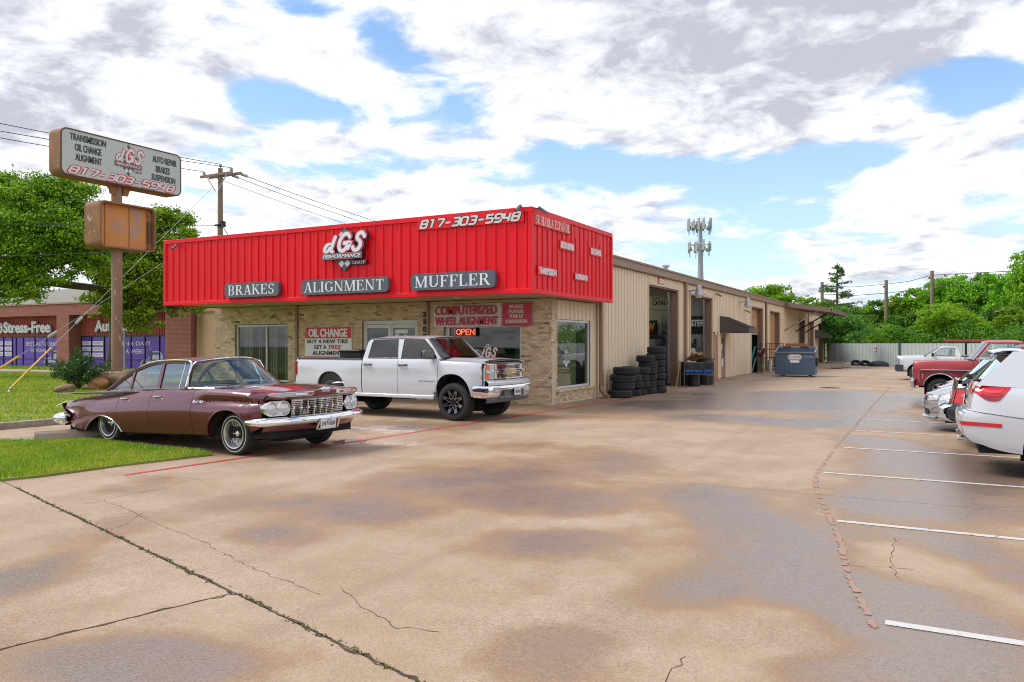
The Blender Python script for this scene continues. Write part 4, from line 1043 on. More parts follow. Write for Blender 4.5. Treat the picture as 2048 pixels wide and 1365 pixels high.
def checker(mb,fr,cx,cy,rx,ry,d,n=4,m0=0,m1=1):
 """diamond of chequers"""
 k=[0]
 for i in range(n):
  for j in range(n):
   a,b=i/n,j/n;s=1.0/n
   def P(p,q):return (cx+(p-q)*rx,cy+(p+q-1)*ry)
   mb.add([fr.p(*P(a,b),d),fr.p(*P(a+s,b),d),fr.p(*P(a+s,b+s),d),fr.p(*P(a,b+s),d)],[(0,1,2,3)],m0 if (i+j)%2 else m1)
def logo(parent,fr,cx,cz,W,H,deep=True,white=None,edge=None,dark=None,names='logo'):
 """chequered diamond, brush letters dGS, PERFORMANCE bar and SHOP"""
 white=white or M_LETTER;edge=edge or M_PINKEDGE;dark=dark or M_DKSIDE
 D=.10 if deep else .009;e=.06 if deep else .002
 mb=MB()
 if deep:mb.prism([(cx,cz-H/2),(cx+W*.41,cz),(cx,cz+H/2),(cx-W*.41,cz)],fr.o,fr.u,fr.v,.034,D-.002,1)
 checker(mb,fr,cx,cz,W*.405,H*.49,D,6)
 mb.build('chequered_diamond',[white,M_SLATE],parent=parent,smooth=0)
 a0,a1=cx-W*.46,cx+W*.50;b0,b1=cz-H*.05,cz+H*.34
 mb=MB();dd=D+e+.05 if deep else D+.004
 brush_logo(mb,fr,a0+.02,b0-.01,a1,b1,dd-.012 if deep else dd-.002,.34,0,e+.05 if deep else 0,5);mb.build('logo_outline',[edge,dark],parent=parent,smooth=0,recalc=False)
 if deep:
  mb=MB();brush_logo(mb,fr,a0+.055,b0-.03,a1+.035,b1-.02,dd-.05,.36,0,e,5);mb.build('logo_shadow',dark,parent=parent,smooth=0,recalc=False)
 mb=MB();brush_logo(mb,fr,a0+.02,b0-.01,a1,b1,dd,.215,0,0,5);mb.build('logo_letters',white,parent=parent,smooth=0,recalc=False)
 # bar
 p0,p1,q0,q1=cx-W*.47,cx+W*.46,cz-H*.235,cz-H*.085
 mb=MB();mb.prism(rrect(p1-p0,q1-q0,.02,3,(p0+p1)/2,(q0+q1)/2),fr.o,fr.u,fr.v,D+.001,dd+.004,1)
 mb.sheet(rrect(p1-p0-.01,q1-q0-.01,.02,3,(p0+p1)/2,(q0+q1)/2),fr.o,fr.u,fr.v,dd+.006,0)
 mb.sheet(rrect(p1-p0-.05,q1-q0-.05,.01,3,(p0+p1)/2,(q0+q1)/2),fr.o,fr.u,fr.v,dd+.008,2)
 mb.build('name_bar',[edge,dark,M_SLATE],parent=parent,smooth=0)
 mb=MB();put_text(mb,fr,'PERFORMANCE',p0+.05,q0+.045,p1-.04,q1-.045,dd+.011,.02,.3,.95);mb.build('lettering',white,parent=parent,smooth=0,recalc=False)
 mb=MB()
 if deep:mb.prism(rrect(W*.34,H*.10,.03,3,cx+W*.335,cz-H*.315),fr.o,fr.u,fr.v,.034,D+.01,0)
 if deep:mb.build('shop_board',M_DKSIDE,parent=parent,smooth=0)
 mb=MB();serif_text(mb,fr,'SHOP',cx+W*.185,cz-H*.35,cx+W*.49,cz-H*.28,D+.014 if deep else D+.004);mb.build('lettering',white if deep else M_DKSIDE,parent=parent,smooth=0,recalc=False)
lg=thing('logo_sign','layered brush lettered logo with a chequered diamond on the red fascia','sign',(-15.1,YF-.1,3.85))
logo(lg,FRONT,-15.08,4.49,1.62,1.27)
pp=thing('phone_sign','slanted phone number 817-303-5948 on a red board along the fascia top','sign',(-10.9,YF-.06,4.87))
mb=MB();mb.box(-12.54,-9.24,YF-.055,YF-.032,4.865,5.165,.003);mb.build('sign_board',M_REDTRIM,parent=pp,smooth=0)
mb=MB();phone(mb,FRONT,'817-303-5948',-12.44,4.915,-9.33,5.115,.058,w=.36,wo=.62);mb.build('lettering',[M_CREAM,M_DKSIDE],parent=pp,smooth=0,recalc=False)
ha=thing('espanol_sign','red board reading SE HABLA ESPAÑOL at the top of the fascia side','sign',(XF+.06,18.95,4.8))
mb=MB();mb.box(XF+.032,XF+.055,17.83,20.08,4.80,5.125,.003);mb.build('sign_board',M_REDTRIM,parent=ha,smooth=0)
SERIF[:]=[.24,.12,.10]
mb=MB();serif_text(mb,SIDE,'SE HABLA ESPAÑOL',17.90,4.835,20.02,5.06,.060);mb.build('lettering',M_CREAM,parent=ha,smooth=0,recalc=False);SERIF[:]=[.17,.062,.05]
for (w,y0,y1,z0,z1)in (('AUTO REPAIR',19.39,20.38,4.34,4.585),('OIL CHANGE',21.54,22.42,4.385,4.63),('TRANSMISSION',18.07,19.2,3.535,3.77),('SUSPENSION',20.40,21.35,3.56,3.775)):
 t=thing('small_sign','small cream and red sign reading %s on the side of the fascia'%w,'sign',(XF+.05,(y0+y1)/2,z0))
 mb=MB();mb.box(XF+.032,XF+.05,y0,y1,z0,z1,.003);mb.build('sign_board',M_REDTRIM,parent=t,smooth=0)
 mb=MB();put_text(mb,SIDE,w,y0+.035,z0+.035,y1-.035,z1-.03,.054,.07,0,1.02);mb.build('lettering',M_LETTER,parent=t,smooth=0,recalc=False)
WALL=Face((0,YB,0),(1,0,0),(0,0,1))
t=thing('oil_change_sign','red and white board OIL CHANGE, buy 4 new tire get a free alignment','sign',(-17.86,YB-.05,1.3))
mb=MB();mb.box(-18.87,-16.85,YB-.05,YB-.01,1.30,2.315,.003);mb.build('sign_board',M_WHITE,parent=t,smooth=0)
mb=MB();mb.add([WALL.p(-18.86,1.93,.053),WALL.p(-16.86,1.93,.053),WALL.p(-16.86,2.305,.053),WALL.p(-18.86,2.305,.053)],[(0,1,2,3)]);mb.add([WALL.p(-18.86,1.305,.053),WALL.p(-16.86,1.305,.053),WALL.p(-16.86,1.325,.053),WALL.p(-18.86,1.325,.053)],[(0,1,2,3)]);mb.build('red_band',M_SIGNRED,parent=t,smooth=0,recalc=False)
mb=MB();put_text(mb,WALL,'OIL CHANGE',-18.72,1.975,-17.02,2.255,.057,.062,0,.96);mb.build('lettering',M_WHITE,parent=t,smooth=0,recalc=False)
mb=MB();put_text(mb,WALL,'BUY 4 NEW TIRE',-18.77,1.765,-17.0,1.895,.057,.05,0,1.08);put_text(mb,WALL,'GET A',-18.48,1.575,-17.92,1.71,.057,.05,0,1.08);put_text(mb,WALL,'ALIGNMENT',-18.54,1.37,-17.22,1.515,.057,.05,0,1.08);mb.build('lettering',M_BLACK,parent=t,smooth=0,recalc=False)
mb=MB();put_text(mb,WALL,'FREE',-17.82,1.575,-17.30,1.71,.057,.05,0,1.08);mb.build('lettering',M_SIGNRED,parent=t,smooth=0,recalc=False)
t=thing('alignment_banner','white and red banner COMPUTERIZED WHEEL ALIGNMENT above the wide window','banner',(-11.9,YB-.05,2.26))
mb=MB();rows=[]
for b in np.linspace(2.27,2.94,7):rows.append([WALL.p(a,b+.012*math.sin(a*2.1),.035+.012*math.sin(a*5+b*7))for a in np.linspace(-13.62,-10.21,50)])
mb.grid(rows);mb.build('banner_cloth',M_BANNER,parent=t,recalc=False)
mb=MB();zz=[(-11.22,2.27)];nz=9
pts=[]
for k in range(nz*2+1):pts.append((-11.16-(.10 if k%2 else 0),2.27+(2.94-2.27)*k/(nz*2)))
mb.add([WALL.p(a,b,.056)for a,b in pts+[(-10.21,2.94),(-10.21,2.27)]],[tuple(range(len(pts)+2))]);mb.build('red_panel',M_PINKRED,parent=t,smooth=0,recalc=False)
mb=MB();put_text(mb,WALL,'COMPUTERIZED',-13.57,2.62,-11.36,2.905,.060,.07,0,.96);put_text(mb,WALL,'WHEEL ALIGNMENT',-13.57,2.31,-11.33,2.57,.060,.07,0,.96);mb.build('lettering',M_PINKRED,parent=t,smooth=0,recalc=False)
mb=MB()
for w,a0,a1,b in (('BRAKES',-10.95,-10.50,2.785),('MUFFLER',-10.98,-10.47,2.640),('TUNE UP',-10.96,-10.49,2.500),('SUSPENSION',-11.08,-10.36,2.355)):put_text(mb,WALL,w,a0,b,a1,b+.105,.061,.07,0,1.05)
mb.build('lettering',M_BANNER,parent=t,smooth=0,recalc=False)
# neon, stickers, house number
NEON=Face((0,YB+.02,0),(1,0,0),(0,0,1))
t=thing('open_sign','lit red neon OPEN sign in the wide shop window','neon sign',(-12.5,YB-.02,2.0))
M_NEON=pm('red neon tube',(0.8,.1,.05),0.4,emit=(1.0,.075,.035),estr=2.6)
nf=Face((0,YB-.01,0),(1,0,0),(0,0,1))
mb=MB()
def tubes(strokes):
 for st in strokes:mb.tube([nf.p(a,b,.01)for a,b in st],.0135,6)
x0,z0,w,h=-12.80,2.03,.145,.155
O=[(x0+w/2+w/2*math.cos(R(t_)),z0+h/2+h/2*math.sin(R(t_)))for t_ in range(0,361,20)];tubes([O])
x1=x0+.175;tubes([[(x1,z0),(x1,z0+h),(x1+.09,z0+h),(x1+.125,z0+h*.8),(x1+.09,z0+h*.52),(x1,z0+h*.52)]])
x2=x1+.165;tubes([[(x2+.115,z0),(x2,z0),(x2,z0+h),(x2+.115,z0+h)],[(x2,z0+h*.52),(x2+.10,z0+h*.52)]])
x3=x2+.155;tubes([[(x3,z0),(x3,z0+h),(x3+.125,z0),(x3+.125,z0+h)]])
mb.build('neon_tubes',M_NEON,parent=t)
mb=MB();rim=[nf.p(a,b,0)for a,b in rrect(.72,.25,.03,4,-12.50,2.108)];mb.tube(rim,.010,6,closed=True);mb.build('rim',pm('pale pink tube',(.75,.45,.42),.4),parent=t)
mb=MB();mb.prism(rrect(.70,.23,.03,4,-12.50,2.108),nf.o,nf.u,nf.v,-.03,-.012);mb.build('backing',M_BLACK,parent=t,smooth=0)
stf=Face((0,YB+.115,0),(1,0,0),(0,0,1));sts=Face((XB-.075,0,0),(0,1,0),(0,0,1))
for fr,cx,cz,s_,lab in ((stf,-11.78,1.46,.62,'white and red brush lettered sticker on the wide front window'),(sts,21.35,1.34,.50,'white brush lettered sticker on the side window')):
 t=thing('window_sticker',lab,'sticker',fr.p(cx,cz-s_/2))
 a0,b0=cx-s_/2,cz-s_*.16
 mb=MB();mb.sheet([(cx,cz+s_*.52),(cx+s_*.2,cz+s_*.30),(cx-s_*.2,cz+s_*.30)],fr.o,fr.u,fr.v,0);checker(mb,fr,cx,cz+s_*.33,s_*.2,s_*.19,.001,4,0,1)
 if s_<.6:mb.sheet([(cx,cz-s_*.62),(cx-s_*.2,cz-s_*.36),(cx+s_*.2,cz-s_*.36)],fr.o,fr.u,fr.v,0)
 mb.build('diamond',[M_WHITE,M_SLATE],parent=t,smooth=0,recalc=False)
 mb=MB();brush_logo(mb,fr,a0,b0,a0+s_,b0+s_*.42,.003,.36);mb.build('outline',M_PINKRED if s_>.6 else M_WHITE,parent=t,smooth=0,recalc=False)
 mb=MB();brush_logo(mb,fr,a0,b0,a0+s_,b0+s_*.42,.006,.22);mb.build('letters',M_WHITE if s_>.6 else M_SLATE,parent=t,smooth=0,recalc=False)
 mb=MB();mb.sheet(rrect(s_*.95,s_*.13,.01,2,cx,cz-s_*.27),fr.o,fr.u,fr.v,.002,0);put_text(mb,fr,'PERFORMANCE',cx-s_*.43,cz-s_*.305,cx+s_*.43,cz-s_*.235,.004,.02,.3,1,1);mb.build('bar',[M_WHITE,M_SLATE],parent=t,smooth=0,recalc=False)
t=thing('house_number','black house number digits running down the brick wall','house number',(-13.98,YB-.03,1.9))
for i,ch in enumerate('3100'):
 zc=2.655-.222*i;mb=MB();put_text(mb,WALL,ch,-14.05+(.03 if ch=='1' else 0),zc-.085,-13.91-(.03 if ch=='1' else 0),zc+.085,.03,.045,0,1,0,.026);mb.build('digit',M_BLACK,parent=t,smooth=0)
WALLM=Face((XM+.035,0,0),(0,1,0),(0,0,1))
for y0,y1,z0,z1,lab in ((29.60,30.25,4.085,4.34,'small white and red sign over the nearer open bay'),(35.75,36.55,4.05,4.32,'small white and red sign over the farther open bay')):
 t=thing('bay_sign',lab,'sign',(XM+.05,(y0+y1)/2,z0))
 mb=MB();mb.box(XM+.034,XM+.05,y0,y1,z0,z1,.003);mb.build('sign_board',M_SIGNRED,parent=t,smooth=0)
 mb=MB();mb.add([WALLM.p(y0+.05,z0+.055,.0185),WALLM.p(y1-.05,z0+.055,.0185),WALLM.p(y1-.05,z1-.055,.0185),WALLM.p(y0+.05,z1-.055,.0185)],[(0,1,2,3)]);mb.build('sign_face',M_WHITE,parent=t,smooth=0,recalc=False)
 mb=MB()
 for k in range(3):mb.add([WALLM.p(y0+.12+.16*k,z0+.085,.021),WALLM.p(y0+.22+.16*k,z0+.085,.021),WALLM.p(y0+.22+.16*k,z1-.085,.021),WALLM.p(y0+.12+.16*k,z1-.085,.021)],[(0,1,2,3)])
 mb.build('print',pm('pale red print',(.6,.30,.30),.5),parent=t,smooth=0,recalc=False)
 # ================================================================== POLE SIGN
M_RUST=pm('rusty brown sign steel',(0.27,0.135,0.068),0.75,var=0.28,vscale=3,col2=(0.36,0.155,0.05),c2lo=0.45,c2hi=0.65,c2scale=1.3,bump=0.003,bscale=20)
M_RUSTO=pm('orange rusted steel',(0.62,0.27,0.075),0.75,var=0.2,vscale=2.0,col2=(0.37,0.29,0.27),c2lo=0.52,c2hi=0.66,c2scale=.85,bump=0.002,stretch=(1,1,.5))
M_CHIP=pm('peeling cream paint',(0.60,0.50,0.40),0.7)
M_POLEP=pm('weathered brown pole paint',(0.30,0.185,0.125),0.6,var=0.15,vscale=3,col2=(0.36,0.17,0.09),c2lo=0.5,c2hi=0.7,c2scale=1.4,stretch=(1,1,.3))
PX=-27.0
ps=thing('pole_sign','tall rusty pole sign with a white lettered upper face and an empty lower box','pole sign',(-27.22,19.05,0))
PF=Face((PX,0,0),(0,1,0),(0,0,1))
Y0,Y1,Z0,Z1=16.62,21.62,7.72,9.40
mb=MB();mb.prism(rrect(Y1-Y0,Z1-Z0,.24,6,(Y0+Y1)/2,(Z0+Z1)/2),PF.o,PF.u,PF.v,-.66,-.01);mb.build('upper_box',M_RUST,parent=ps)
mb=MB();rim=[PF.p(a,b,.0)for a,b in rrect(Y1-Y0-.05,Z1-Z0-.05,.22,6,(Y0+Y1)/2,(Z0+Z1)/2)];mb.tube(rim,.028,6,closed=True);mb.build('rim',pm('dark rusty edge',(.115,.065,.045),.6,var=.2),parent=ps)
mb=MB();mb.sheet(rrect(Y1-Y0-.1,Z1-Z0-.1,.19,6,(Y0+Y1)/2,(Z0+Z1)/2),PF.o,PF.u,PF.v,.004);mb.build('sign_face',pm('pale green white plastic',(0.53,0.56,0.53),.3,var=.03,vscale=.6),parent=ps,smooth=0,recalc=False)
mb=MB();DG=pm('dark grey print',(.062,.068,.072),.45)
for w,a0,a1,b0,b1,sl in (('TRANSMISSION',16.95,18.34,9.0,9.25,0),('OIL CHANGE',17.13,18.16,8.64,8.90,0),('ALIGNMENT',17.15,18.17,8.30,8.55,0),('AUTO REPAIR',20.28,21.40,8.88,9.14,0),('BRAKES',20.43,21.08,8.50,8.77,0),('SUSPENSION',20.24,21.34,8.17,8.42,0)):
 put_text(mb,PF,w,a0,b0,a1,b1,.008,.062,0,.98)
mb.build('lettering',DG,parent=ps,smooth=0,recalc=False)
logo(ps,PF,19.25,8.72,1.22,1.24,False,pm('sign white print',(.72,.73,.73),.4),M_SIGNRED,M_DKSIDE)
mb=MB();phone(mb,PF,'817-303-5948',16.92,7.84,21.30,8.075,.010,w=.34,wo=.68,mi=0,mo=1,shear=.35);mb.build('lettering',[MATS['sign white print'],M_SIGNRED],parent=ps,smooth=0,recalc=False)
mb=MB();mb.tube([(-27.43,19.07,.55),(-27.43,19.07,7.75)],.19,20);mb.build('pole',M_POLEP,parent=ps)
mb=MB()
for sgn in (-1,1):mb.prism([(0,0),(.52,0),(.36,-.05),(.24,-.16),(.19,-.34),(.0,-.34)],(-27.30,19.07+sgn*.16,7.74),(0,sgn,0),(0,0,1),-.05,.05)
mb.build('bracket',M_RUST,parent=ps,smooth=0)
Y0,Y1,Z0,Z1=18.10,20.44,5.34,7.06
cy_,cz_=(Y0+Y1)/2,(Z0+Z1)/2
mb=MB();outer=rrect(Y1-Y0,Z1-Z0,.22,6,cy_,cz_);inner=rrect(Y1-Y0-.12,Z1-Z0-.12,.17,6,cy_,cz_)
rows=[[PF.p(a,b,d)for a,b in pl]for pl,d in ((outer,-.92),(outer,.0),(inner,.0),(inner,-.22))];mb.grid(rows,closed=True);mb.add([PF.p(a,b,-.92)for a,b in outer],[tuple(range(len(outer)))]);mb.build('lower_box',M_RUST,parent=ps,recalc=False)
mb=MB();mb.sheet(rrect(Y1-Y0-.11,Z1-Z0-.11,.17,6,cy_,cz_),PF.o,PF.u,PF.v,-.215);mb.build('back_panel',M_RUSTO,parent=ps,smooth=0,recalc=False)
mb=MB()
for y in (18.42,19.42,20.16):mb.box(PX-.21,PX-.195,y,y+.025,Z0+.1,Z1-.1)
mb.build('panel_seam',M_RUST,parent=ps,smooth=0)
mb=MB();mb.box(PX-.20,PX-.12,20.20,20.30,5.72,6.52,.01);mb.tube([(PX-.16,20.25,5.72),(PX-.16,20.25,5.52),(PX-.2,20.18,5.42)],.02,6);mb.tube([(PX-.16,20.25,6.52),(PX-.16,20.25,6.74),(PX-.2,20.2,6.82)],.014,6);mb.build('ballast_box',pm('brown ballast',(.12,.075,.05),.6),parent=ps,smooth=0)
rng=random.Random(3);mb=MB()
for k in range(16):
 y=PX-rng.uniform(.2,.75);z=rng.choice([5.7,5.9,6.3,6.5])+rng.gauss(0,.09);w=rng.uniform(.015,.06);h=rng.uniform(.03,.16)
 mb.add([(y,Y0-.004,z),(y+w,Y0-.004,z+.02),(y+w*.8,Y0-.004,z+h),(y+w*.1,Y0-.004,z+h*.8)],[(0,1,2,3)])
for k in range(8):
 y=PX-rng.uniform(.1,.35);z=rng.choice([8.3,8.8,8.0])+rng.gauss(0,.08);w=rng.uniform(.01,.03);h=rng.uniform(.03,.10)
 mb.add([(y,16.616,z),(y+w,16.616,z+.02),(y+w*.8,16.616,z+h),(y,16.616,z+h)],[(0,1,2,3)])
for k in range(9):
 a=rng.uniform(-1.2,.2);z=rng.uniform(1.5,5.0);w=rng.uniform(.02,.05);h=rng.uniform(.05,.2);L=[]
 for (t_,zz)in ((0,0),(w,.01),(w*.8,h),(w*.1,h*.9)):aa=a+t_/.19;L.append((-27.43+.193*math.cos(aa),19.07+.193*math.sin(aa),z+zz))
 mb.add(L,[(0,1,2,3)])
mb.build('paint_flakes',M_CHIP,parent=ps,smooth=0,recalc=False)
mb=MB();mb.obox((-27.3,18.95,.34),(1.5,1.6,.72),(0,0,.05),.05);mb.build('concrete_base',pm('mottled footing concrete',(.38,.29,.23),.9,var=.25,vscale=4,col2=(.62,.56,.5),c2lo=.62,c2hi=.7,c2scale=3,bump=.01,bscale=20),parent=ps,smooth=0)
# ================================================================== BRICK SHOP NEXT DOOR
M_RBRICK=None
def course_brick(name):
 m=bpy.data.materials.new(name);m.use_nodes=True;t=NT(m.node_tree);b=t.n['Principled BSDF']
 co=t.node('ShaderNodeNewGeometry');p=co.outputs['Position'];n=co.outputs['Normal']
 sp_=t.node('ShaderNodeSeparateXYZ',{0:p})
 v=t.node('ShaderNodeCombineXYZ',{0:t.math('ADD',sp_.outputs[0],sp_.outputs[1]),1:sp_.outputs[2],2:0.0})
 br=t.node('ShaderNodeTexBrick',{'Vector':v.outputs[0],'Color1':(0.36,0.105,0.065,1),'Color2':(0.24,0.075,0.05,1),'Mortar':(0.32,0.23,0.19,1)})
 br.inputs['Scale'].default_value=1.0;br.inputs['Mortar Size'].default_value=0.007;br.inputs['Brick Width'].default_value=0.21;br.inputs['Row Height'].default_value=0.075;br.inputs['Bias'].default_value=-.1
 t.set(b,'Base Color',br.outputs[0]);b.inputs['Roughness'].default_value=.9
 bn=t.node('ShaderNodeBump',{'Distance':-.006,'Height':br.outputs['Fac']});t.set(b,'Normal',bn.outputs[0]);return m
M_RBRICK=course_brick('red brick courses')
M_REDSID=pm('dusty red ribbed siding',(0.40,0.085,0.065),0.6,var=.1)
M_PURPLE=pm('purple window film',(0.125,0.055,0.42),0.22,var=.06,spec=.4)
M_PRINT=pm('white window print',(0.70,0.69,0.78),.4)
M_FRAMEBK=pm('dark window mullion',(0.02,0.02,0.035),.4)
ns=thing('brick_shop','red brick auto service shop with purple film on its windows, beyond the pole sign','building',(-48,36,0))
NY,NP=32.0,31.1
mb=MB();mb.box(-72,-38.0,NP,NP+.9,3.62,4.36)
mb.build('brick_band',M_RBRICK,parent=ns,smooth=0)
for a,b in ((-50.94,-49.62),(-40.25,-38.0),(-62.4,-61.1)):
 mb=MB();mb.box(a,b,NP+.002,NP+.9,.0,3.618);mb.build('brick_pier',M_RBRICK,parent=ns,smooth=0)
mb=MB();mb.box(-72,-37.95,NP-.05,NP+.95,4.362,4.46);mb.build('coping',pm('tan coping',(.36,.24,.17),.6),parent=ns,smooth=0)
mb=MB();mb.box(-72,-38.02,NP+.95,60,0.0,4.3);mb.build('rear_walls',pm('peach stucco',(.62,.42,.27),.8,var=.06),parent=ns,smooth=0)
mb=MB();mb.box(-37.995,-35.6,31.5,46,.0,3.62);mb.box(-37.99,-35.5,31.45,46,3.622,3.75);mb.build('side_wing',MATS['peach stucco'],parent=ns,smooth=0)
mb=MB();mb.box(-37.9,-37.8,31.4,31.495,.1,3.3);mb.box(-37.93,-37.74,31.36,31.495,3.3,3.5);mb.build('downspout',MATS['peach stucco'],parent=ns,smooth=0)
prof=[(a,b)for k in range(80)for a,b in ((k*.42,0),(k*.42+.02,.05),(k*.42+.05,.05),(k*.42+.07,0))]
mb=MB();mb.grid([[(-71+a,NP+1.0+6.2*t_,4.35+1.75*t_+b)for a,b in prof]for t_ in (0,1)]);mb.build('metal_roof',pm('pale standing seam roof',(.52,.49,.42),.5,var=.05),parent=ns,smooth=0,recalc=False)
for a,b in ((-72,-50.94),(-49.62,-40.25)):
 prof=rib_profile(b-a,.24);mb=MB();mb.grid([[(a+p,NY-.02-q,z)for p,q in prof]for z in (2.27,3.62)]);mb.build('red_siding',M_REDSID,parent=ns,smooth=0,recalc=False)
NF=Face((0,NY,0),(1,0,0),(0,0,1))
def shopfront(xs,z0,z1,zb,seed):
 for i in range(len(xs)-1):
  fm=MB()
  for q in ((xs[i],xs[i]+.05,z0,z1),(xs[i+1]-.002,xs[i+1]+.048,z0,z1),(xs[i]+.05,xs[i+1]-.002,zb-.025,zb+.025),(xs[i]+.05,xs[i+1]-.002,z1-.06,z1),(xs[i]+.05,xs[i+1]-.002,z0,z0+.06)):fm.box(q[0],q[1],NY-.09,NY-.03,q[2],q[3])
  w=fm.build('window',M_FRAMEBK,parent=ns,smooth=0)
  for c,d in ((z0+.06,zb-.025),(zb+.025,z1-.06)):
   pb=MB();pb.add([NF.p(xs[i]+.05,c,.05),NF.p(xs[i+1]-.002,c,.05),NF.p(xs[i+1]-.002,d,.05),NF.p(xs[i]+.05,d,.05)],[(0,1,2,3)]);pb.build('pane',M_PURPLE,parent=w,smooth=0,recalc=False)
shopfront([-60.9,-59.4,-58.6,-57.52,-57.05,-56.2,-54.8,-53.44,-52.0,-50.98],.06,2.24,.70,1)
shopfront([-49.6,-48.52,-47.19,-45.87,-44.55,-43.21,-41.85,-40.30],.06,2.26,.75,2)
mb=MB()
def ntext(s,a0,a1,b0,b1,bold=.0):put_text(mb,NF,s,a0,b0,a1,b1,.062,bold)
ntext('BEST AUTO SHOP',-55.8,-51.95,1.61,1.89,.01);ntext('IN TEXAS',-55.27,-53.5,1.17,1.41,.01);ntext('OPEN 6 DAYS',-46.2,-42.68,1.64,1.90,.01);ntext('A WEEK!',-45.06,-43.26,1.14,1.40,.01)
ntext('6 DAYS',-56.9,-56.35,.86,.92);ntext('A WEEK',-56.9,-56.35,.74,.80)
mb.build('window_lettering',M_PRINT,parent=ns,smooth=0,recalc=False)
def labels(cols,words,h):
 k=0
 for (a0,a1)in cols:
  for b0 in (1.65,1.27,.90):
   bx=MB();bx.add([NF.p(a0,b0,.058),NF.p(a1,b0,.058),NF.p(a1,b0+.27,.058),NF.p(a0,b0+.27,.058)],[(0,1,2,3)]);o=bx.build('service_label',M_PRINT,parent=ns,smooth=0,recalc=False)
   tx=MB();put_text(tx,NF,words[k%len(words)],a0+.16,b0+.075,a1-.16,b0+.20,.062,0);k+=1;tx.build('lettering',pm('grey window print',(.22,.19,.30),.5),parent=o,smooth=0,recalc=False)
labels([(-49.80+.3,-48.60),(-48.42,-47.33)],['TIRES','BRAKES','A/C','SHOCKS','BATTERIES','TUNE-UPS'],0)
labels([(-59.3,-58.68),(-58.45,-57.60)],['TIRES','BRAKES','A/C','SHOCKS','BATTERIES','TUNE-UPS'],0)
def poster(x):
 mb=MB();P=lambda a,b,d=.058:NF.p(x+a,b,d)
 mb.add([P(-.55,.78),P(.05,.80),P(.15,1.05),P(.3,1.28),P(1.15,1.30),P(1.4,1.05),P(1.45,.45),P(-.7,.45)],[tuple(range(8))],0)
 mb.add([P(.35,1.08,.060),P(.42,1.22,.060),P(1.08,1.22,.060),P(1.2,1.08,.060)],[(0,1,2,3)],1)
 for cx in (-.35,1.05):mb.add([P(cx+.22*math.cos(t_),.47+.22*math.sin(t_),.061)for t_ in np.linspace(0,2*PI,14)[:-1]],[tuple(range(13))],1)
 mb.add([P(.18,.72,.063),P(.42,.72,.063),P(.46,1.2,.063),P(.40,1.32,.063),P(.20,1.32,.063),P(.14,1.2,.063)],[tuple(range(6))],1);mb.add([P(.30+.07*math.cos(t_),1.41+.09*math.sin(t_),.063)for t_ in np.linspace(0,2*PI,12)[:-1]],[tuple(range(11))],2)
 mb.build('mechanic_print',[pm('pale purple print',(.50,.48,.66),.4),pm('navy print',(.035,.035,.11),.4),pm('skin print',(.45,.26,.18),.5)],parent=ns,smooth=0,recalc=False)
poster(-42.95);poster(-53.1)
# channel letters
t=thing('channel_letters','white channel letters with a round wheel emblem over the left purple shopfront','sign',(-55.8,NY-.2,2.4))
mb=MB();put_text(mb,NF,'Stress-Free',-58.3,2.50,-52.75,3.30,.24,.035,0,1.0,0,.13);mb.build('letters',pm('lit white letter face',(.78,.78,.82),.3),parent=t,smooth=0)  # letter faces are plain white, without emission
mb=MB();put_text(mb,NF,'Stress-Free',-58.36,2.44,-52.69,3.33,.12,.075);mb.build('letter_backs',M_FRAMEBK,parent=t,smooth=0,recalc=False)
mb=MB();mb.lathe([(.30,0),(.42,0),(.42,.1),(.30,.1),(.30,0)],24,NF.p(-58.85,2.86,.14),(0,-1,0))
for k in range(5):a=2*PI*k/5+.3;mb.bar([NF.p(-58.85+.08*math.cos(a),2.86+.08*math.sin(a),.2),NF.p(-58.85+.31*math.cos(a),2.86+.31*math.sin(a),.2)],.10,.08,(0,1,0))
mb.build('wheel_emblem',MATS['lit white letter face'],parent=t)
t=thing('channel_letters','white channel letters over the right purple shopfront, half hidden by the tree','sign',(-45.5,NY-.2,2.4))
mb=MB();put_text(mb,NF,'Auto Care',-47.95,2.53,-43.1,3.28,.24,.035,0,1.0,0,.13);mb.build('letters',MATS['lit white letter face'],parent=t,smooth=0)
mb=MB();put_text(mb,NF,'Auto Care',-48.01,2.47,-43.04,3.31,.12,.075);mb.build('letter_backs',M_FRAMEBK,parent=t,smooth=0,recalc=False)
# ================================================================== POLES AND WIRES
M_WOOD=pm('weathered pole wood',(0.25,0.185,0.14),0.85,var=.3,vscale=4,stretch=(3,3,.25),bump=.01,bscale=14)
M_WIRE=pm('dark cable',(0.05,0.05,0.052),.6);M_GUY=pm('galvanised strand',(0.46,0.47,0.48),.5,metal=.4)
M_INS=pm('grey porcelain',(0.40,0.41,0.42),.25);M_YEL=pm('yellow guy guard',(0.72,0.43,0.03),.45,var=.12)
UX,UY=-33.75,29.5
up=thing('utility_pole','wooden utility pole with a double crossarm behind the pole sign','utility pole',(UX,UY,0))
mb=MB();mb.tube([(UX,UY,0),(UX,UY,6),(UX,UY,11.15)],[.17,.155,.125],12);mb.build('pole',M_WOOD,parent=up)
for dy,a,b in ((-.17,-1.35,1.1),(.17,-1.05,1.38)):mb=MB();mb.box(UX+a,UX+b,UY+dy-.05,UY+dy+.05,10.72,10.86,.01);mb.build('crossarm',M_WOOD,parent=up,smooth=0)
for sg in (-1,1):mb=MB();mb.bar([(UX+sg*.1,UY-.24,9.9),(UX+sg*.75,UY-.24,10.72)],.03,.05);mb.build('arm_brace',M_GREYMETAL,parent=up,smooth=0)
INS=[(-1.25,10.86),(.02,11.15),(.85,10.86)]
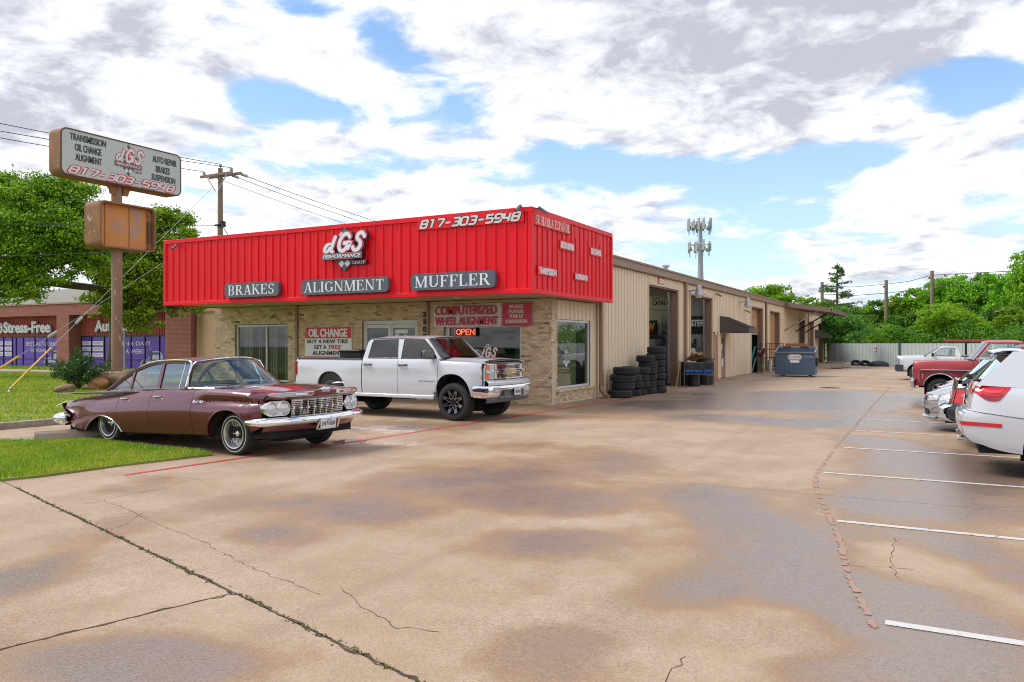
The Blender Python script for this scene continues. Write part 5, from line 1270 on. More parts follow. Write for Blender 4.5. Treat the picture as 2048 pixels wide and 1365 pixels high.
for a,z in INS:mb=MB();mb.lathe([(.02,0),(.02,.08),(.09,.09),(.10,.13),(.05,.15),(.08,.18),(.07,.22),(.0,.25)],12,(UX+a,UY,z));mb.build('insulator',M_INS,parent=up)
for a in (1.3,.62,-.5):
 for sgn in (1,):
  mb=MB();mb.lathe([(.0,0),(.05,.02),(.09,.10),(.04,.16),(.09,.24),(.04,.30),(.09,.38),(.0,.48)],10,(UX+a,UY+.22,10.76),(.1,1,-.12));mb.build('insulator',M_INS,parent=up)
mb=MB();mb.box(UX-.20,UX+.20,UY-.22,UY+.2,8.05,8.13);mb.box(UX+.14,UX+.30,UY-.1,UY+.1,8.0,8.3);mb.build('wire_bracket',M_DKMETAL,parent=up,smooth=0)
def wire(p,q,sag,r,mat,label,n=20,name='power_line'):
 p,q=Vector(p),Vector(q);pts=[]
 for k in range(n+1):
  t_=k/n;v=p.lerp(q,t_);v.z-=4*sag*t_*(1-t_);pts.append(v)
 mb=MB();mb.tube(pts,r,5,caps=False);return mb.build(name,mat,label=label,cat='cable',group='overhead wires at the utility pole',shift=True)
wire((UX-1.25,UY,11.1),(-38.5,-18,11.4),.7,.017,M_WIRE,'overhead wire from the left end of the crossarm toward the street');wire((UX,UY,11.38),(-36.6,-18,11.7),.7,.017,M_WIRE,'overhead wire from the pole top toward the street');wire((UX+.85,UY,11.1),(-35.6,-18,11.0),.9,.017,M_WIRE,'overhead wire from the right insulator toward the street')
wire((UX+1.3,UY+.7,10.7),(-36.4,78,10.6),.8,.017,M_WIRE,'overhead wire from the right arm end running behind the shop');wire((UX+.62,UY+.7,10.7),(-37.2,78,10.4),.9,.017,M_WIRE,'overhead wire from the middle of the arm running behind the shop');wire((UX-.5,UY+.7,10.65),(-38.6,78,10.2),.9,.014,M_WIRE,'lowest overhead wire running behind the shop')
wire((UX+.2,UY-.1,8.15),(-26.0,24.6,5.15),.22,.024,M_WIRE,'black service cable from the pole to the shop roof');wire((UX+.2,UY-.1,8.05),(-28.4,25.2,4.9),.45,.014,M_WIRE,'thin drooping service cable beside the thick one')
wire((UX-.15,UY,8.1),(-42.5,-6,6.4),.7,.013,M_WIRE,'grey telephone cable crossing in front of the left tree');wire((-23.0,17.9,5.0),(-41.5,-6,5.3),1.0,.012,M_WIRE,'grey cable from the red fascia across the pole sign')
def guy(z,anchor,glen,lab):
 t=thing('guy_wire',lab,'guy wire',anchor,group='guy wires of the utility pole')
 a=Vector(anchor);p=Vector((UX,UY,z));d=(p-a).normalized()
 mb=MB();mb.tube([a+d*.05,p],.009,5);mb.build('strand',M_GUY,parent=t)
 mb=MB();mb.tube([a+d*.35,a+d*.4,a+d*glen],[.03,.036,.036],10);mb.build('guard',M_YEL,parent=t)
 mb=MB();mb.tube([a-Vector((0,0,.1)),a+d*.36],.02,6);mb.lathe([(.0,0),(.035,.02),(.035,.12),(0,.14)],8,a+d*.2,d);mb.build('anchor_rod',M_GREYMETAL,parent=t)
 mb=MB();q=a+d*(glen+1.9);mb.lathe([(.0,-.28),(.05,-.22),(.06,0),(.05,.22),(.0,.28)],10,q,d);mb.build('strain_insulator',M_INS,parent=t)
guy(10.55,(-27.3,14.95,.1),2.75,'guy wire with a yellow guard, the one ending nearer the bush');guy(8.1,(-28.0,13.9,.1),2.75,'guy wire with a yellow guard, the one at the left edge')
# guy from the same pole to the fence side, thin
# lamp-like small post in front of the brick shop
lp=thing('thin_post','thin grey metal post standing in front of the purple windows','post',(-42.4,30.0,.1))
mb=MB();mb.tube([(-42.4,30.0,.1),(-42.4,30.0,2.55)],.07,10);mb.build('post',M_GREYMETAL,parent=lp);mb=MB();mb.lathe([(.075,0),(.08,.03),(0,.07)],10,(-42.4,30.0,2.55));mb.build('cap',M_GREYMETAL,parent=lp)
# cell tower
TX,TY=-34.3,129.0
tw=thing('cell_tower','tall grey cell tower with two rings of panel antennas beyond the workshop','cell tower',(TX,TY,0))
M_TOWER=pm('tower steel',(0.34,0.37,0.42),.5,metal=.3);M_PANEL=pm('antenna panel',(0.42,0.42,0.39),.5)
mb=MB();mb.tube([(TX,TY,0),(TX,TY,16),(TX,TY,21.5)],[.75,.42,.26],16);mb.build('mast',M_TOWER,parent=tw)
rng=random.Random(7)
def ring(z,r,n,h,skip=0):
 pm_=MB();fm=MB()
 for k in range(3):
  a0=2*PI*k/3+.35;c=Vector((TX+r*math.cos(a0),TY+r*math.sin(a0),z));tdir=Vector((-math.sin(a0),math.cos(a0),0))
  for dz in (-.45,.45):fm.tube([c-tdir*r*.95+Vector((0,0,dz)),c+tdir*r*.95+Vector((0,0,dz))],.05,6)
  for dz in (-.45,.45):fm.tube([(TX,TY,z+dz),c+Vector((0,0,dz))],.06,6)
  for q in range(n):
   p=c+tdir*(r*.9*(2*q/(n-1)-1));hh=h*rng.choice([.75,1,1.1]);zz=rng.uniform(-.1,.25)
   fm.tube([p+Vector((0,0,-1.35-rng.uniform(0,.4))),p+Vector((0,0,hh/2+.3))],.045,5)
   pb=MB();pb.obox(p+Vector((math.cos(a0)*.18,math.sin(a0)*.18,zz)),(.18,.40,hh),(0,0,a0),.03);pb.build('panel_antenna',M_PANEL,parent=tw,smooth=0)
   if rng.random()<.7:pm_.obox(p+Vector((-math.cos(a0)*.2,-math.sin(a0)*.2,-.3)),(.25,.35,.6),(0,0,a0),.02)
 f_=fm.build('platform_frame',M_TOWER,parent=tw);f_['kind']='stuff';q_=pm_.build('radio_units',M_TOWER,parent=tw,smooth=0);q_['kind']='stuff'
ring(21.3,1.45,4,1.75);ring(17.7,1.35,3,1.6)
# far poles with wires
FP=[(-13.4,112.0,10.0),(-5.4,107.0,9.6),(-0.4,103.0,10.2)]
for (x,y,h),lab in zip(FP,('far wooden pole beside the conifer','far wooden pole with a small bracket in the middle of the tree line','far wooden pole rising highest above the trees')):
 t=thing('utility_pole',lab,'utility pole',(x,y,0));mb=MB();mb.tube([(x,y,0),(x,y,h)],[.24,.2],10);mb.build('pole',M_WOOD,parent=t);mb=MB();mb.box(x-.35,x+.1,y-.1,y+.1,h-.9,h-.7);mb.build('bracket',M_DKMETAL,parent=t,smooth=0)
for z,lab in ((.5,'upper thin wire between the far poles'),(1.6,'lower thin wire between the far poles')):
 pts=[(x,y,h-z)for x,y,h in FP];mb=MB();mb.tube([pts[0],tuple((np.array(pts[0])+np.array(pts[1]))/2-np.array([0,0,.25])),pts[1],tuple((np.array(pts[1])+np.array(pts[2]))/2-np.array([0,0,.2])),pts[2],(8,96,pts[2][2]-.4)],.035,5,caps=False);mb.build('power_line',M_WIRE,label=lab,cat='cable')
 # metal fence at the end of the lot
M_FENCE=pm('pale green grey metal fence',(0.47,0.54,0.53),.5,var=.08,vscale=1.0)
fe=thing('metal_fence','pale grey green sheet metal fence closing the end of the lot','fence',(-5,72,0))
FA=[(-9.2,80.6),(-2.45,66.5),(9.0,60.5),(26.0,56.0)]
for i in range(len(FA)-1):
 a,b=Vector((*FA[i],0)),Vector((*FA[i+1],0));u=(b-a).normalized();out=Vector((u.y,-u.x,0));
 panels(fe,a,u,.06,1.78,(b-a).length,M_FENCE,'fence_panel',.915,1.3,.305,out)
 n=int((b-a).length/3)+1
 for k in range(n):
  p=a+u*(k*3.0)-out*.06;mb=MB();mb.box(p.x-.04,p.x+.04,p.y-.04,p.y+.04,0,1.80);mb.build('fence_post',pm('green fence post',(.05,.11,.085),.5),parent=fe,smooth=0)
p=Vector((*FA[1],0));mb=MB();mb.box(p.x-.07,p.x+.07,p.y-.12,p.y+.02,0,1.95);mb.build('fence_post',MATS['green fence post'],parent=fe,smooth=0)
d_=(Vector((*FA[1],0))-Vector((*FA[0],0))).normalized();o_=Vector((d_.y,-d_.x,0));q=Vector((*FA[0],0)).lerp(Vector((*FA[1],0)),.72)+o_*.05
t=thing('notice','small pinkish notice on the metal fence','notice',q+Vector((0,0,1.2)));mb=MB();mb.obox(q+Vector((0,0,1.32)),(.55,.02,.40),(0,0,math.atan2(d_.y,d_.x)));mb.build('notice_board',pm('faded notice',(.62,.48,.48),.6),parent=t,smooth=0);mb=MB();mb.obox(q+o_*.014+Vector((0,0,1.37)),(.40,.006,.10),(0,0,math.atan2(d_.y,d_.x)));mb.build('print',M_PINKRED,parent=t,smooth=0)
mb=MB();mb.bar([(-8.4,77.0,.07),(-5.6,70.6,.07)],.16,.14);mb.build('timber',pm('white painted timber',(.70,.68,.66),.6),label='white painted timber lying at the foot of the metal fence',cat='timber',smooth=0)
# wheel stop behind the sedan, boulders
mb=MB()
pr=[(-.12,0),(.12,0),(.10,.10),(.055,.145),(-.055,.145),(-.10,.10)]
mb.prism(pr,(0,0,0),(0,1,0),(0,0,1),-.95,.95);ws=mb.build('wheel_stop',M_KERB,label='precast concrete wheel stop behind the maroon sedan',cat='wheel stop',smooth=20,shift=False);ws.location=(-14.0,9.25,.004);ws.rotation_euler=(0,0,R(58))
def rock(name,loc,r,seed,mat,label):
 rng_=random.Random(seed);bm=bmesh.new();bmesh.ops.create_icosphere(bm,subdivisions=4,radius=1.0)
 ph=[rng_.uniform(0,6)for _ in range(9)]
 for v in bm.verts:
  p=v.co;k=1+.16*math.sin(2.3*p.x+ph[0])*math.sin(2.1*p.y+ph[1])+.10*math.sin(4.1*p.z+ph[2]+2*p.x)+.05*math.sin(9*p.x+ph[3])*math.sin(8*p.z+ph[4])+.03*math.sin(17*p.y+ph[5]+6*p.z)
  v.co=Vector((p.x*r[0],p.y*r[1],p.z*r[2]))*k
 me=bpy.data.meshes.new(name);bm.to_mesh(me);bm.free();me.materials.append(mat);me.polygons.foreach_set('use_smooth',[True]*len(me.polygons))
 o=bpy.data.objects.new(name,me);COL.objects.link(o);o.location=loc;o.rotation_euler=(0,0,rng_.uniform(0,6));tag(o,label,'boulder','boulders around the pole sign')
M_ROCKO=pm('orange sandstone',(0.40,0.17,0.07),.9,var=.3,vscale=3,col2=(.22,.13,.08),bump=.05,bscale=6);M_ROCKB=pm('brown boulder',(0.25,0.16,0.10),.9,var=.35,vscale=3,col2=(.36,.25,.17),bump=.06,bscale=5)
rock('boulder',(-26.3,17.6,.28),(.34,.28,.25),1,M_ROCKO,'orange boulder in front of the bush');rock('boulder',(-25.6,15.9,.22),(.30,.24,.18),2,M_ROCKB,'low orange boulder behind the sedan fin');rock('boulder',(-26.2,18.5,.38),(.50,.40,.40),3,M_ROCKB,'large brown boulder against the sign footing');rock('boulder',(-26.6,18.0,.36),(.34,.30,.32),4,M_ROCKB,'brown boulder between bush and footing')
# ================================================================== TREES AND SHRUBS
def leaf_mat(name,c1,c2,transl=.35,rand=.25,rough=.5):
 m=bpy.data.materials.new(name);m.use_nodes=True;t=NT(m.node_tree);b=t.n['Principled BSDF']
 isl=t.node('ShaderNodeNewGeometry').outputs['Random Per Island'];ob=t.node('ShaderNodeObjectInfo').outputs['Random']
 co=t.node('ShaderNodeTexCoord').outputs['Object']
 f=t.math('ADD',t.math('MULTIPLY',isl,.6),t.math('MULTIPLY',t.noise(co,.45,3,.5),.6))
 c=t.mix(t.ramp(f,.25,.85),(*c1,1),(*c2,1))
 c=t.node('ShaderNodeHueSaturation',{'Hue':t.math('ADD',.49,t.math('MULTIPLY',ob,.025)),'Value':t.math('ADD',1-rand,t.math('MULTIPLY',ob,2*rand)),'Color':c}).outputs[0]
 t.set(b,'Base Color',c);b.inputs['Roughness'].default_value=rough;b.inputs['Specular IOR Level'].default_value=.3
 tl=t.node('ShaderNodeBsdfTranslucent',{'Color':c});mx=t.node('ShaderNodeMixShader',{0:transl,1:b.outputs[0],2:tl.outputs[0]})
 t.l.new(mx.outputs[0],t.n['Material Output'].inputs[0]);return m
L_OAK=leaf_mat('oak leaves',(0.055,0.165,0.008),(0.37,0.56,0.03),.27,.08)
L_MID=leaf_mat('mid green leaves',(0.075,0.215,0.012),(0.34,0.58,0.03),.38,.20)
L_DEEP=leaf_mat('deep green leaves',(0.05,0.15,0.014),(0.15,0.33,0.025),.35,.18)
L_LIME=leaf_mat('yellow green leaves',(0.16,0.37,0.012),(0.37,0.57,0.03),.45,.06)
L_CONIF=leaf_mat('conifer needles',(0.055,0.13,0.03),(0.14,0.25,0.05),.2,.05)
L_BUSH=leaf_mat('glossy shrub leaves',(0.018,0.075,0.016),(0.06,0.17,0.03),.25,.05,.3)
L_VINE=leaf_mat('vine leaves',(0.06,0.20,0.025),(0.19,0.42,0.06),.35,.05)
M_BARK=pm('grey brown bark',(0.115,0.09,0.07),.95,var=.35,vscale=6,bump=.03,bscale=14,stretch=(2,2,.5))
def quads_obj(name,P,U,W,mat,parent=None):
 n=len(P);v=np.empty((n,4,3));v[:,0]=P-U;v[:,1]=P-W;v[:,2]=P+U;v[:,3]=P+W
 me=bpy.data.meshes.new(name);me.vertices.add(4*n);me.vertices.foreach_set('co',v.ravel());me.loops.add(4*n);me.polygons.add(n)
 me.loops.foreach_set('vertex_index',np.arange(4*n,dtype=np.int32));me.polygons.foreach_set('loop_start',np.arange(n,dtype=np.int32)*4);me.update(calc_edges=True)
 me.materials.append(mat);o=bpy.data.objects.new(name,me);COL.objects.link(o)
 if parent is not None:attach(o,parent)
 return o
def leaves(name,lobes,n,size,seed,mat,parent=None,ncl=26,flat=.62,up=.35,shell=.62,clr=.30,elong=.5):
 """leaf-sized faces in sprays: each lobe carries clumps near its surface, each clump a loose spray of leaves"""
 rng=np.random.default_rng(seed);A=np.array([l[0]for l in lobes],float);RR=np.array([l[1]for l in lobes],float)
 vol=RR.prod(1)**(2/3);cnt=np.maximum(6,(vol/vol.sum()*ncl*len(lobes)).astype(int));C=[];CR=[]
 for a,r,k in zip(A,RR,cnt):
  d=rng.normal(size=(k,3));d[:,2]+=up;d/=np.linalg.norm(d,axis=1)[:,None];q=(shell+(1-shell)*rng.random(k))**1.0
  C.append(a+d*r*q[:,None]);CR.append(np.full(k,r.mean())*clr*rng.uniform(.6,1.3,k))
 C=np.vstack(C);CR=np.concatenate(CR);w=CR**2;idx=rng.choice(len(C),n,p=w/w.sum())
 off=rng.normal(size=(n,3))*.55;off[:,2]*=flat
 P=C[idx]+off*CR[idx][:,None]
 nn=rng.normal(size=(n,3))*.8+off*.6;nn[:,2]+=.55;nn/=np.linalg.norm(nn,axis=1)[:,None]
 t=np.cross(nn,rng.normal(size=(n,3)));t/=np.linalg.norm(t,axis=1)[:,None];b=np.cross(nn,t);s=size*rng.uniform(.6,1.35,n)[:,None]
 return quads_obj(name,P,t*s,b*s*elong,mat,parent),C
def limbs(mb,base,tips,r,rng,n=7):
 for tp in tips:
  p,q=Vector(base),Vector(tp);m1=p.lerp(q,.35)+Vector((rng.gauss(0,.25),rng.gauss(0,.25),.35));m2=p.lerp(q,.7)+Vector((rng.gauss(0,.3),rng.gauss(0,.3),.25))
  L=catmull([p,m1,m2,q],4);mb.tube(L,[lerp(r,r*.22,i/(len(L)-1))for i in range(len(L))],n)
  # --- live oaks on the left
def oak(label,base,trunk_top,tr,lobes,n,size,seed,extra=None):
 t=thing('oak_tree',label,'tree',base);rng=random.Random(seed)
 mb=MB();L=catmull([base,Vector(base).lerp(Vector(trunk_top),.5)+Vector((.12,.05,0)),trunk_top],5);mb.tube(L,[lerp(tr*1.15,tr*.8,i/(len(L)-1))for i in range(len(L))],12)
 o,C=leaves('crown',lobes,n,size,seed,L_OAK,t,ncl=34,clr=.31,shell=.45)
 limbs(mb,trunk_top,[l[0]for l in lobes],tr*.55,rng);
 for q in C[::6]:
  j=min(range(len(lobes)),key=lambda k:(Vector(lobes[k][0])-Vector(q)).length);mb.tube([lobes[j][0],Vector(lobes[j][0]).lerp(Vector(q),.5)+Vector((0,0,.1)),tuple(q)],[tr*.14,tr*.09,tr*.04],5,caps=False)
 if extra:
  for e in extra:mb.tube(catmull(e[0],5),[lerp(e[1],e[2],i/(len(catmull(e[0],5))-1))for i in range(len(catmull(e[0],5)))],10)
 mb.build('trunk',M_BARK,parent=t);return t
oak('large live oak with bright crown at the left edge',(-45.17,21.04,.1),(-44.72,21.28,3.6),.42,[((-39.66,22.88,8.92),(1.87,1.68,1.24)),((-39.00,24.38,9.10),(1.53,1.38,1.28)),((-39.50,21.83,7.04),(1.70,1.53,1.46)),((-38.57,23.47,7.18),(1.99,1.79,1.49)),((-38.10,24.86,7.83),(1.28,1.15,1.28)),((-40.10,22.64,5.18),(1.49,1.34,1.24)),((-42.29,21.46,8.42),(1.74,1.57,1.49)),((-41.63,20.68,5.82),(1.70,1.53,1.46)),((-39.71,21.72,4.18),(0.97,0.87,0.78)),((-39.33,23.06,4.14),(0.80,0.72,0.50)),((-38.66,24.56,6.04),(1.40,1.26,1.02)),((-38.90,23.30,5.43),(1.24,1.12,1.00)),((-37.54,25.17,6.29),(1.02,0.92,0.89)),((-41.41,21.93,9.42),(1.49,1.34,1.12)),((-43.16,20.99,4.19),(1.24,1.12,1.00))],90000,.083,41,[([(-44.50,21.40,2.98),(-42.48,22.50,4.63),(-40.96,23.88,4.98),(-39.63,25.17,4.79),(-38.82,26.75,4.64)],.30,.16)])
oak('live oak behind the pole sign with branches hanging over the brick shop',(-39.82,27.34,.1),(-39.21,27.10,3.3),.32,[((-38.30,28.17,8.14),(1.37,1.23,1.10)),((-37.71,29.62,8.29),(1.26,1.14,1.12)),((-39.39,27.58,7.18),(1.37,1.23,1.10)),((-37.46,28.62,6.63),(1.65,1.48,1.10)),((-36.13,29.34,7.46),(0.77,0.69,0.60)),((-37.76,27.32,5.18),(1.61,1.45,1.21)),((-39.87,27.32,5.26),(1.23,1.11,1.10)),((-37.21,28.75,4.44),(1.23,1.11,1.23)),((-38.23,27.06,3.44),(1.13,1.01,0.94)),((-37.29,27.57,3.04),(1.02,0.92,0.75)),((-39.99,27.25,4.16),(0.82,0.74,0.82)),((-36.84,30.09,5.48),(0.79,0.71,0.84)),((-36.61,29.08,3.62),(0.71,0.64,0.55)),((-41.78,27.42,7.59),(1.12,1.01,1.12)),((-36.60,30.22,3.66),(0.73,0.66,0.39)),((-39.53,26.36,3.84),(0.80,0.72,0.70))],80000,.080,42)
# --- shrub by the pole sign
t=thing('shrub','dark green glossy shrub beside the pole sign footing','shrub',(-27.2,17.4,.1));rng=random.Random(2);mb=MB();PP=[]
for k in range(46):
 a=rng.uniform(0,2*PI);r=rng.uniform(.2,1.15);h=rng.uniform(.5,1.35)*(1.2-r*.4);p=Vector((-27.2,17.4,.12));q=p+Vector((math.cos(a)*r,math.sin(a)*r,h));L=catmull([p,p.lerp(q,.5)+Vector((0,0,.12)),q],5);mb.tube(L,[.016,*[.010]*(len(L)-2),.004],5);PP+=L[4:]
mb.build('stems',M_BARK,parent=t);nrg=np.random.default_rng(4);pts=np.array([tuple(p)for p in PP]);idx=nrg.integers(0,len(pts),5200);P=pts[idx]+nrg.normal(size=(5200,3))*(.085,.085,.07)
nn=nrg.normal(size=(5200,3));nn[:,2]+=.6;nn/=np.linalg.norm(nn,axis=1)[:,None];tt=np.cross(nn,nrg.normal(size=(5200,3)));tt/=np.linalg.norm(tt,axis=1)[:,None];bb=np.cross(nn,tt);s_=.042*nrg.uniform(.6,1.3,5200)[:,None]
quads_obj('foliage',P,tt*s_,bb*s_*.55,L_BUSH,t)
# --- tree belt behind the metal fence: three crowns, many trees
def crown_proto(seed,mat,n=13000,size=.041,lob=9,tall=1.0):
 rng=random.Random(seed);lobes=[((0,0,.1*tall),(.62,.62,.62*tall))]
 for k in range(lob):
  a=2*PI*k/lob+rng.uniform(-.3,.3);z=rng.uniform(-.45,.75)*tall;rr=.62*math.sqrt(max(.15,1-(z/tall)**2*.8));r=rng.uniform(.26,.42)
  lobes.append(((math.cos(a)*rr,math.sin(a)*rr,z),(r,r,r*.9)))
 o,C=leaves('crown',lobes,n,size,seed,mat,None,ncl=30,clr=.27,shell=.5);me=o.data;bpy.data.objects.remove(o);return me
CROWNS=[crown_proto(21,L_MID,15000),crown_proto(22,L_MID,15000,.038,11,1.15),crown_proto(23,L_DEEP,14000),crown_proto(24,L_DEEP,13000,.044,8,.9),crown_proto(25,L_LIME,18000,.034,12,.85)]
mb=MB();mb.tube([(0,0,0),(.03,.02,.5),(-.02,0,1.0)],[.045,.032,.018],8)
for a in (0,2.1,4.0):mb.tube([(0,0,.55),(math.cos(a)*.16,math.sin(a)*.16,.85),(math.cos(a)*.34,math.sin(a)*.34,1.1)],[.02,.014,.006],6)
tk=mb.build('trunk',M_BARK,shift=False);TRUNK=tk.data;bpy.data.objects.remove(tk)
def belt_tree(x,y,top,rad,ci,label,name='broadleaf_tree',low=.07,group='trees behind the metal fence'):
 t=thing(name,label,'tree',(x,y,0),group=group);rng=random.Random(int(x*31+y*17))
 h=top*(1-low)/2;zc=top*low+h
 c=bpy.data.objects.new('crown',CROWNS[ci]);COL.objects.link(c);attach(c,t);c.location=(x,y,zc);c.scale=(rad,rad,h/(1.0 if ci not in (1,)else 1.15));c.rotation_euler=(0,0,rng.uniform(0,6.28))
 k=bpy.data.objects.new('trunk',TRUNK);COL.objects.link(k);attach(k,t);k.location=(x,y,-.1);k.scale=(rad*.9,rad*.9,zc+h*.3)
belt_tree(-19.6,103.1,10.4,4.79,0,'rounded tree above the workshop roof, left end of the belt')
belt_tree(-22.5,106.1,8.9,3.32,1,'small tree crown peeping over the workshop roof beside the rounded tree')
belt_tree(-17.7,111.0,8.0,3.81,0,'low tree between the rounded tree and the conifer')
belt_tree(-14.4,108.2,8.1,3.66,1,'tree directly left of the conifer')
belt_tree(-12.4,116.1,7.5,3.45,2,'dark tree behind the conifer')
belt_tree(-9.4,108.6,7.4,3.59,0,'tree just right of the conifer')
belt_tree(-7.4,114.2,7.6,3.73,2,'dark tree below the middle far pole')
belt_tree(-5.0,113.3,8.0,3.66,0,'tree between the middle and highest far poles')
belt_tree(-2.6,110.0,8.5,3.52,1,'tree under the highest far pole')
belt_tree(-0.4,109.0,9.8,3.83,0,'tall tree right of the highest far pole')
belt_tree(1.5,106.5,10.2,3.71,1,'tall pale tree behind the yellow green one')
belt_tree(3.7,104.3,10.5,3.95,0,'tall bushy tree near the middle of the high belt')
belt_tree(5.8,103.2,10.1,3.86,2,'dark tall tree toward the right of the belt')
belt_tree(7.1,94.8,10.6,3.51,0,'tall tree by the right edge')
belt_tree(7.9,88.4,10.9,2.95,1,'nearest tall tree at the right edge')
belt_tree(10.7,96.7,10.3,3.83,0,'tree beyond the right edge')
belt_tree(-9.2,97.4,4.5,2.87,2,'dark low tree behind the vine')
belt_tree(-7.3,96.1,4.4,2.46,3,'dark understory tree behind the fence near the vine')
belt_tree(-5.2,95.0,4.4,2.40,3,'dark understory tree behind the bright bush')
belt_tree(-3.0,95.0,4.9,2.71,2,'dark understory tree left of the yellow green tree')
belt_tree(-1.0,94.9,5.7,2.68,3,'dark tree just left of the yellow green crown')
belt_tree(4.9,91.4,5.6,3.11,2,'dark low tree right of the yellow green tree')
belt_tree(6.6,85.4,5.8,2.87,0,'mid green tree behind the red pickup cab')
belt_tree(3.6,95.2,6.4,2.62,3,'dark tree behind the yellow green crown')
belt_tree(-12.5,102.4,5.3,2.68,0,'tree behind the canopy end')
belt_tree(-15.0,103.3,4.8,2.74,2,'dark tree behind the canopy')
belt_tree(1.4,80.4,5.8,3.48,4,'bright yellow green tree in front of the dark belt',low=0.14,group='bright trees behind the metal fence')
belt_tree(-4.7,83.9,3.8,1.75,4,'small bright green bush tree behind the fence',low=0.10,group='bright trees behind the metal fence')
belt_tree(2.8,78.8,3.8,1.74,4,'low yellow green shoot beside the bright tree',low=0.10,group='bright trees behind the metal fence')
und=[((lerp(-8,30,k/30.0),lerp(83.5,60,min(1,k/30.0))+(3 if k%2 else 0),1.6+.5*math.sin(k*1.7)),(1.6,1.3,1.7))for k in range(31)]
o,_=leaves('undergrowth',und,42000,.115,77,L_DEEP,None,ncl=14,clr=.45);tag(o,'dark green undergrowth filling the gaps behind the metal fence',None,None,'stuff')
# conifer with layered open branches
t=thing('conifer','open layered conifer standing above the tree belt left of the far poles','tree',(-10.3,100.0,0));mb=MB();CX_,CY_=-10.3,100.0;mb.tube([(CX_,CY_,0),(CX_,CY_,11.4)],[.3,.04],8);rng=random.Random(12);nrg=np.random.default_rng(13);P=[];D=[]
for k in range(44):
 z=3.5+7.6*(k/44)**.9;L=max(.5,4.3*(1-(z-3)/9.2))*rng.uniform(.7,1.15);a=rng.uniform(0,2*PI);d=Vector((math.cos(a),math.sin(a),.12));p=Vector((CX_,CY_,z));q=p+d*L;mb.tube([p,p.lerp(q,.6)+Vector((0,0,-.05)),q+Vector((0,0,.12))],[.05,.035,.01],5)
 for j in range(60):f=rng.uniform(.2,1.05);s2=rng.gauss(0,.16*(1.3-f));P.append(p+d*(L*f)+Vector((-d.y,d.x,0))*s2*2+Vector((0,0,rng.gauss(-.06,.08))));D.append(d)
mb.build('trunk',M_BARK,parent=t);P=np.array([tuple(p)for p in P]);n=len(P);D=np.array([tuple(d)for d in D])+nrg.normal(size=(n,3))*.45;D/=np.linalg.norm(D,axis=1)[:,None];B=np.cross(D,nrg.normal(size=(n,3)));B/=np.linalg.norm(B,axis=1)[:,None];quads_obj('crown',P,D*.17,B*.05,L_CONIF,t)
# vine spilling over the fence corner
lob=[((-8.6,80.6,3.0),(1.5,1.2,1.5)),((-7.4,79.4,2.6),(1.6,1.0,1.5)),((-6.6,78.0,1.9),(.9,.8,1.0)),((-8.3,79.3,4.2),(1.3,1.0,.9)),((-6.9,78.6,3.6),(1.0,.9,.8)),((-7.9,79.0,1.6),(.6,.5,.9))]
t=thing('vine','dense green vine spilling over the fence at the workshop corner','vine',(-7.8,79.4,0));leaves('foliage',lob,9000,.13,31,L_VINE,t,ncl=24,clr=.4);mb=MB()
for a in ((-8.6,79.8),(-7.2,79.0),(-6.6,78.0)):mb.tube([(a[0],a[1]+.4,0),(a[0]+.2,a[1]+.2,1.6),(a[0],a[1],2.8)],[.06,.05,.02],6)
mb.build('stems',M_BARK,parent=t)
# ================================================================== VEHICLES
def paint(name,col,metal=.0,rough=.32,coat=1.0,var=.03,ior=1.6):
 return pm(name,col,rough,metal,var=var,vscale=2,coat=coat,ior=ior)
P_MAROON=paint('maroon metallic paint',(0.115,0.0035,0.021),.20,.30,ior=1.6);P_MAROONF=pm('faded maroon roof paint',(0.115,0.050,0.052),.5,.1,var=.12,vscale=5,coat=.25)
P_WHITE=paint('white car paint',(0.60,0.62,0.665),0,.3);P_SILVER=paint('silver car paint',(0.50,0.51,0.55),.55,.28)
P_RED=pm('faded red truck paint',(0.40,0.035,0.045),.42,0,var=.12,vscale=3,coat=.35);P_REDD=pm('dark red lower paint',(0.20,0.018,0.028),.4,0,var=.1,coat=.4)
P_DARK=paint('black car paint',(0.012,0.012,0.015),0,.25)
M_CHROME=pm('chrome',(0.86,0.86,0.88),.07,1.0,rvar=.04);M_CHROMEW=pm('worn chrome',(0.66,0.66,0.68),.18,1.0,var=.1,vscale=8,rvar=.1)
M_TYRE=pm('tyre rubber',(0.024,0.025,0.027),.75,var=.25,vscale=9,bump=.002,bscale=60);M_WW=pm('white wall stripe',(0.62,0.60,0.56),.6,var=.08)
M_UNDER=pm('black underbody',(0.010,0.010,0.010),.9);M_PLAST=pm('black trim plastic',(0.022,0.023,0.025),.5,var=.1);M_GREYPL=pm('grey trim plastic',(0.10,0.10,0.105),.5)
M_CARGLASS=glass('clear car glass',(.80,.94,.90),.92,fres=1.95);M_TINT=glass('tinted car glass',(.30,.31,.30),.42,fres=1.3);M_HAZE=glass('windshield glass',(.76,.88,.82),.86,fres=1.38)
M_LAMP=pm('clear lamp glass',(0.62,0.63,0.64),.08,.3,coat=1);M_AMBER=pm('amber lens',(0.75,0.20,0.05),.15,coat=1,var=.1,vscale=30);M_TAIL=pm('red tail lens',(0.60,0.008,0.012),.10,coat=1,var=.25,vscale=14);M_TAILD=pm('deep red lens',(0.30,0.004,0.008),.12,coat=1)
M_SEAT=pm('grey seat cloth',(0.16,0.15,0.145),.8,var=.1);M_PLATE=pm('licence plate white',(0.72,0.73,0.74),.4);M_NAVY=pm('navy print',(0.02,0.03,0.10),.5)
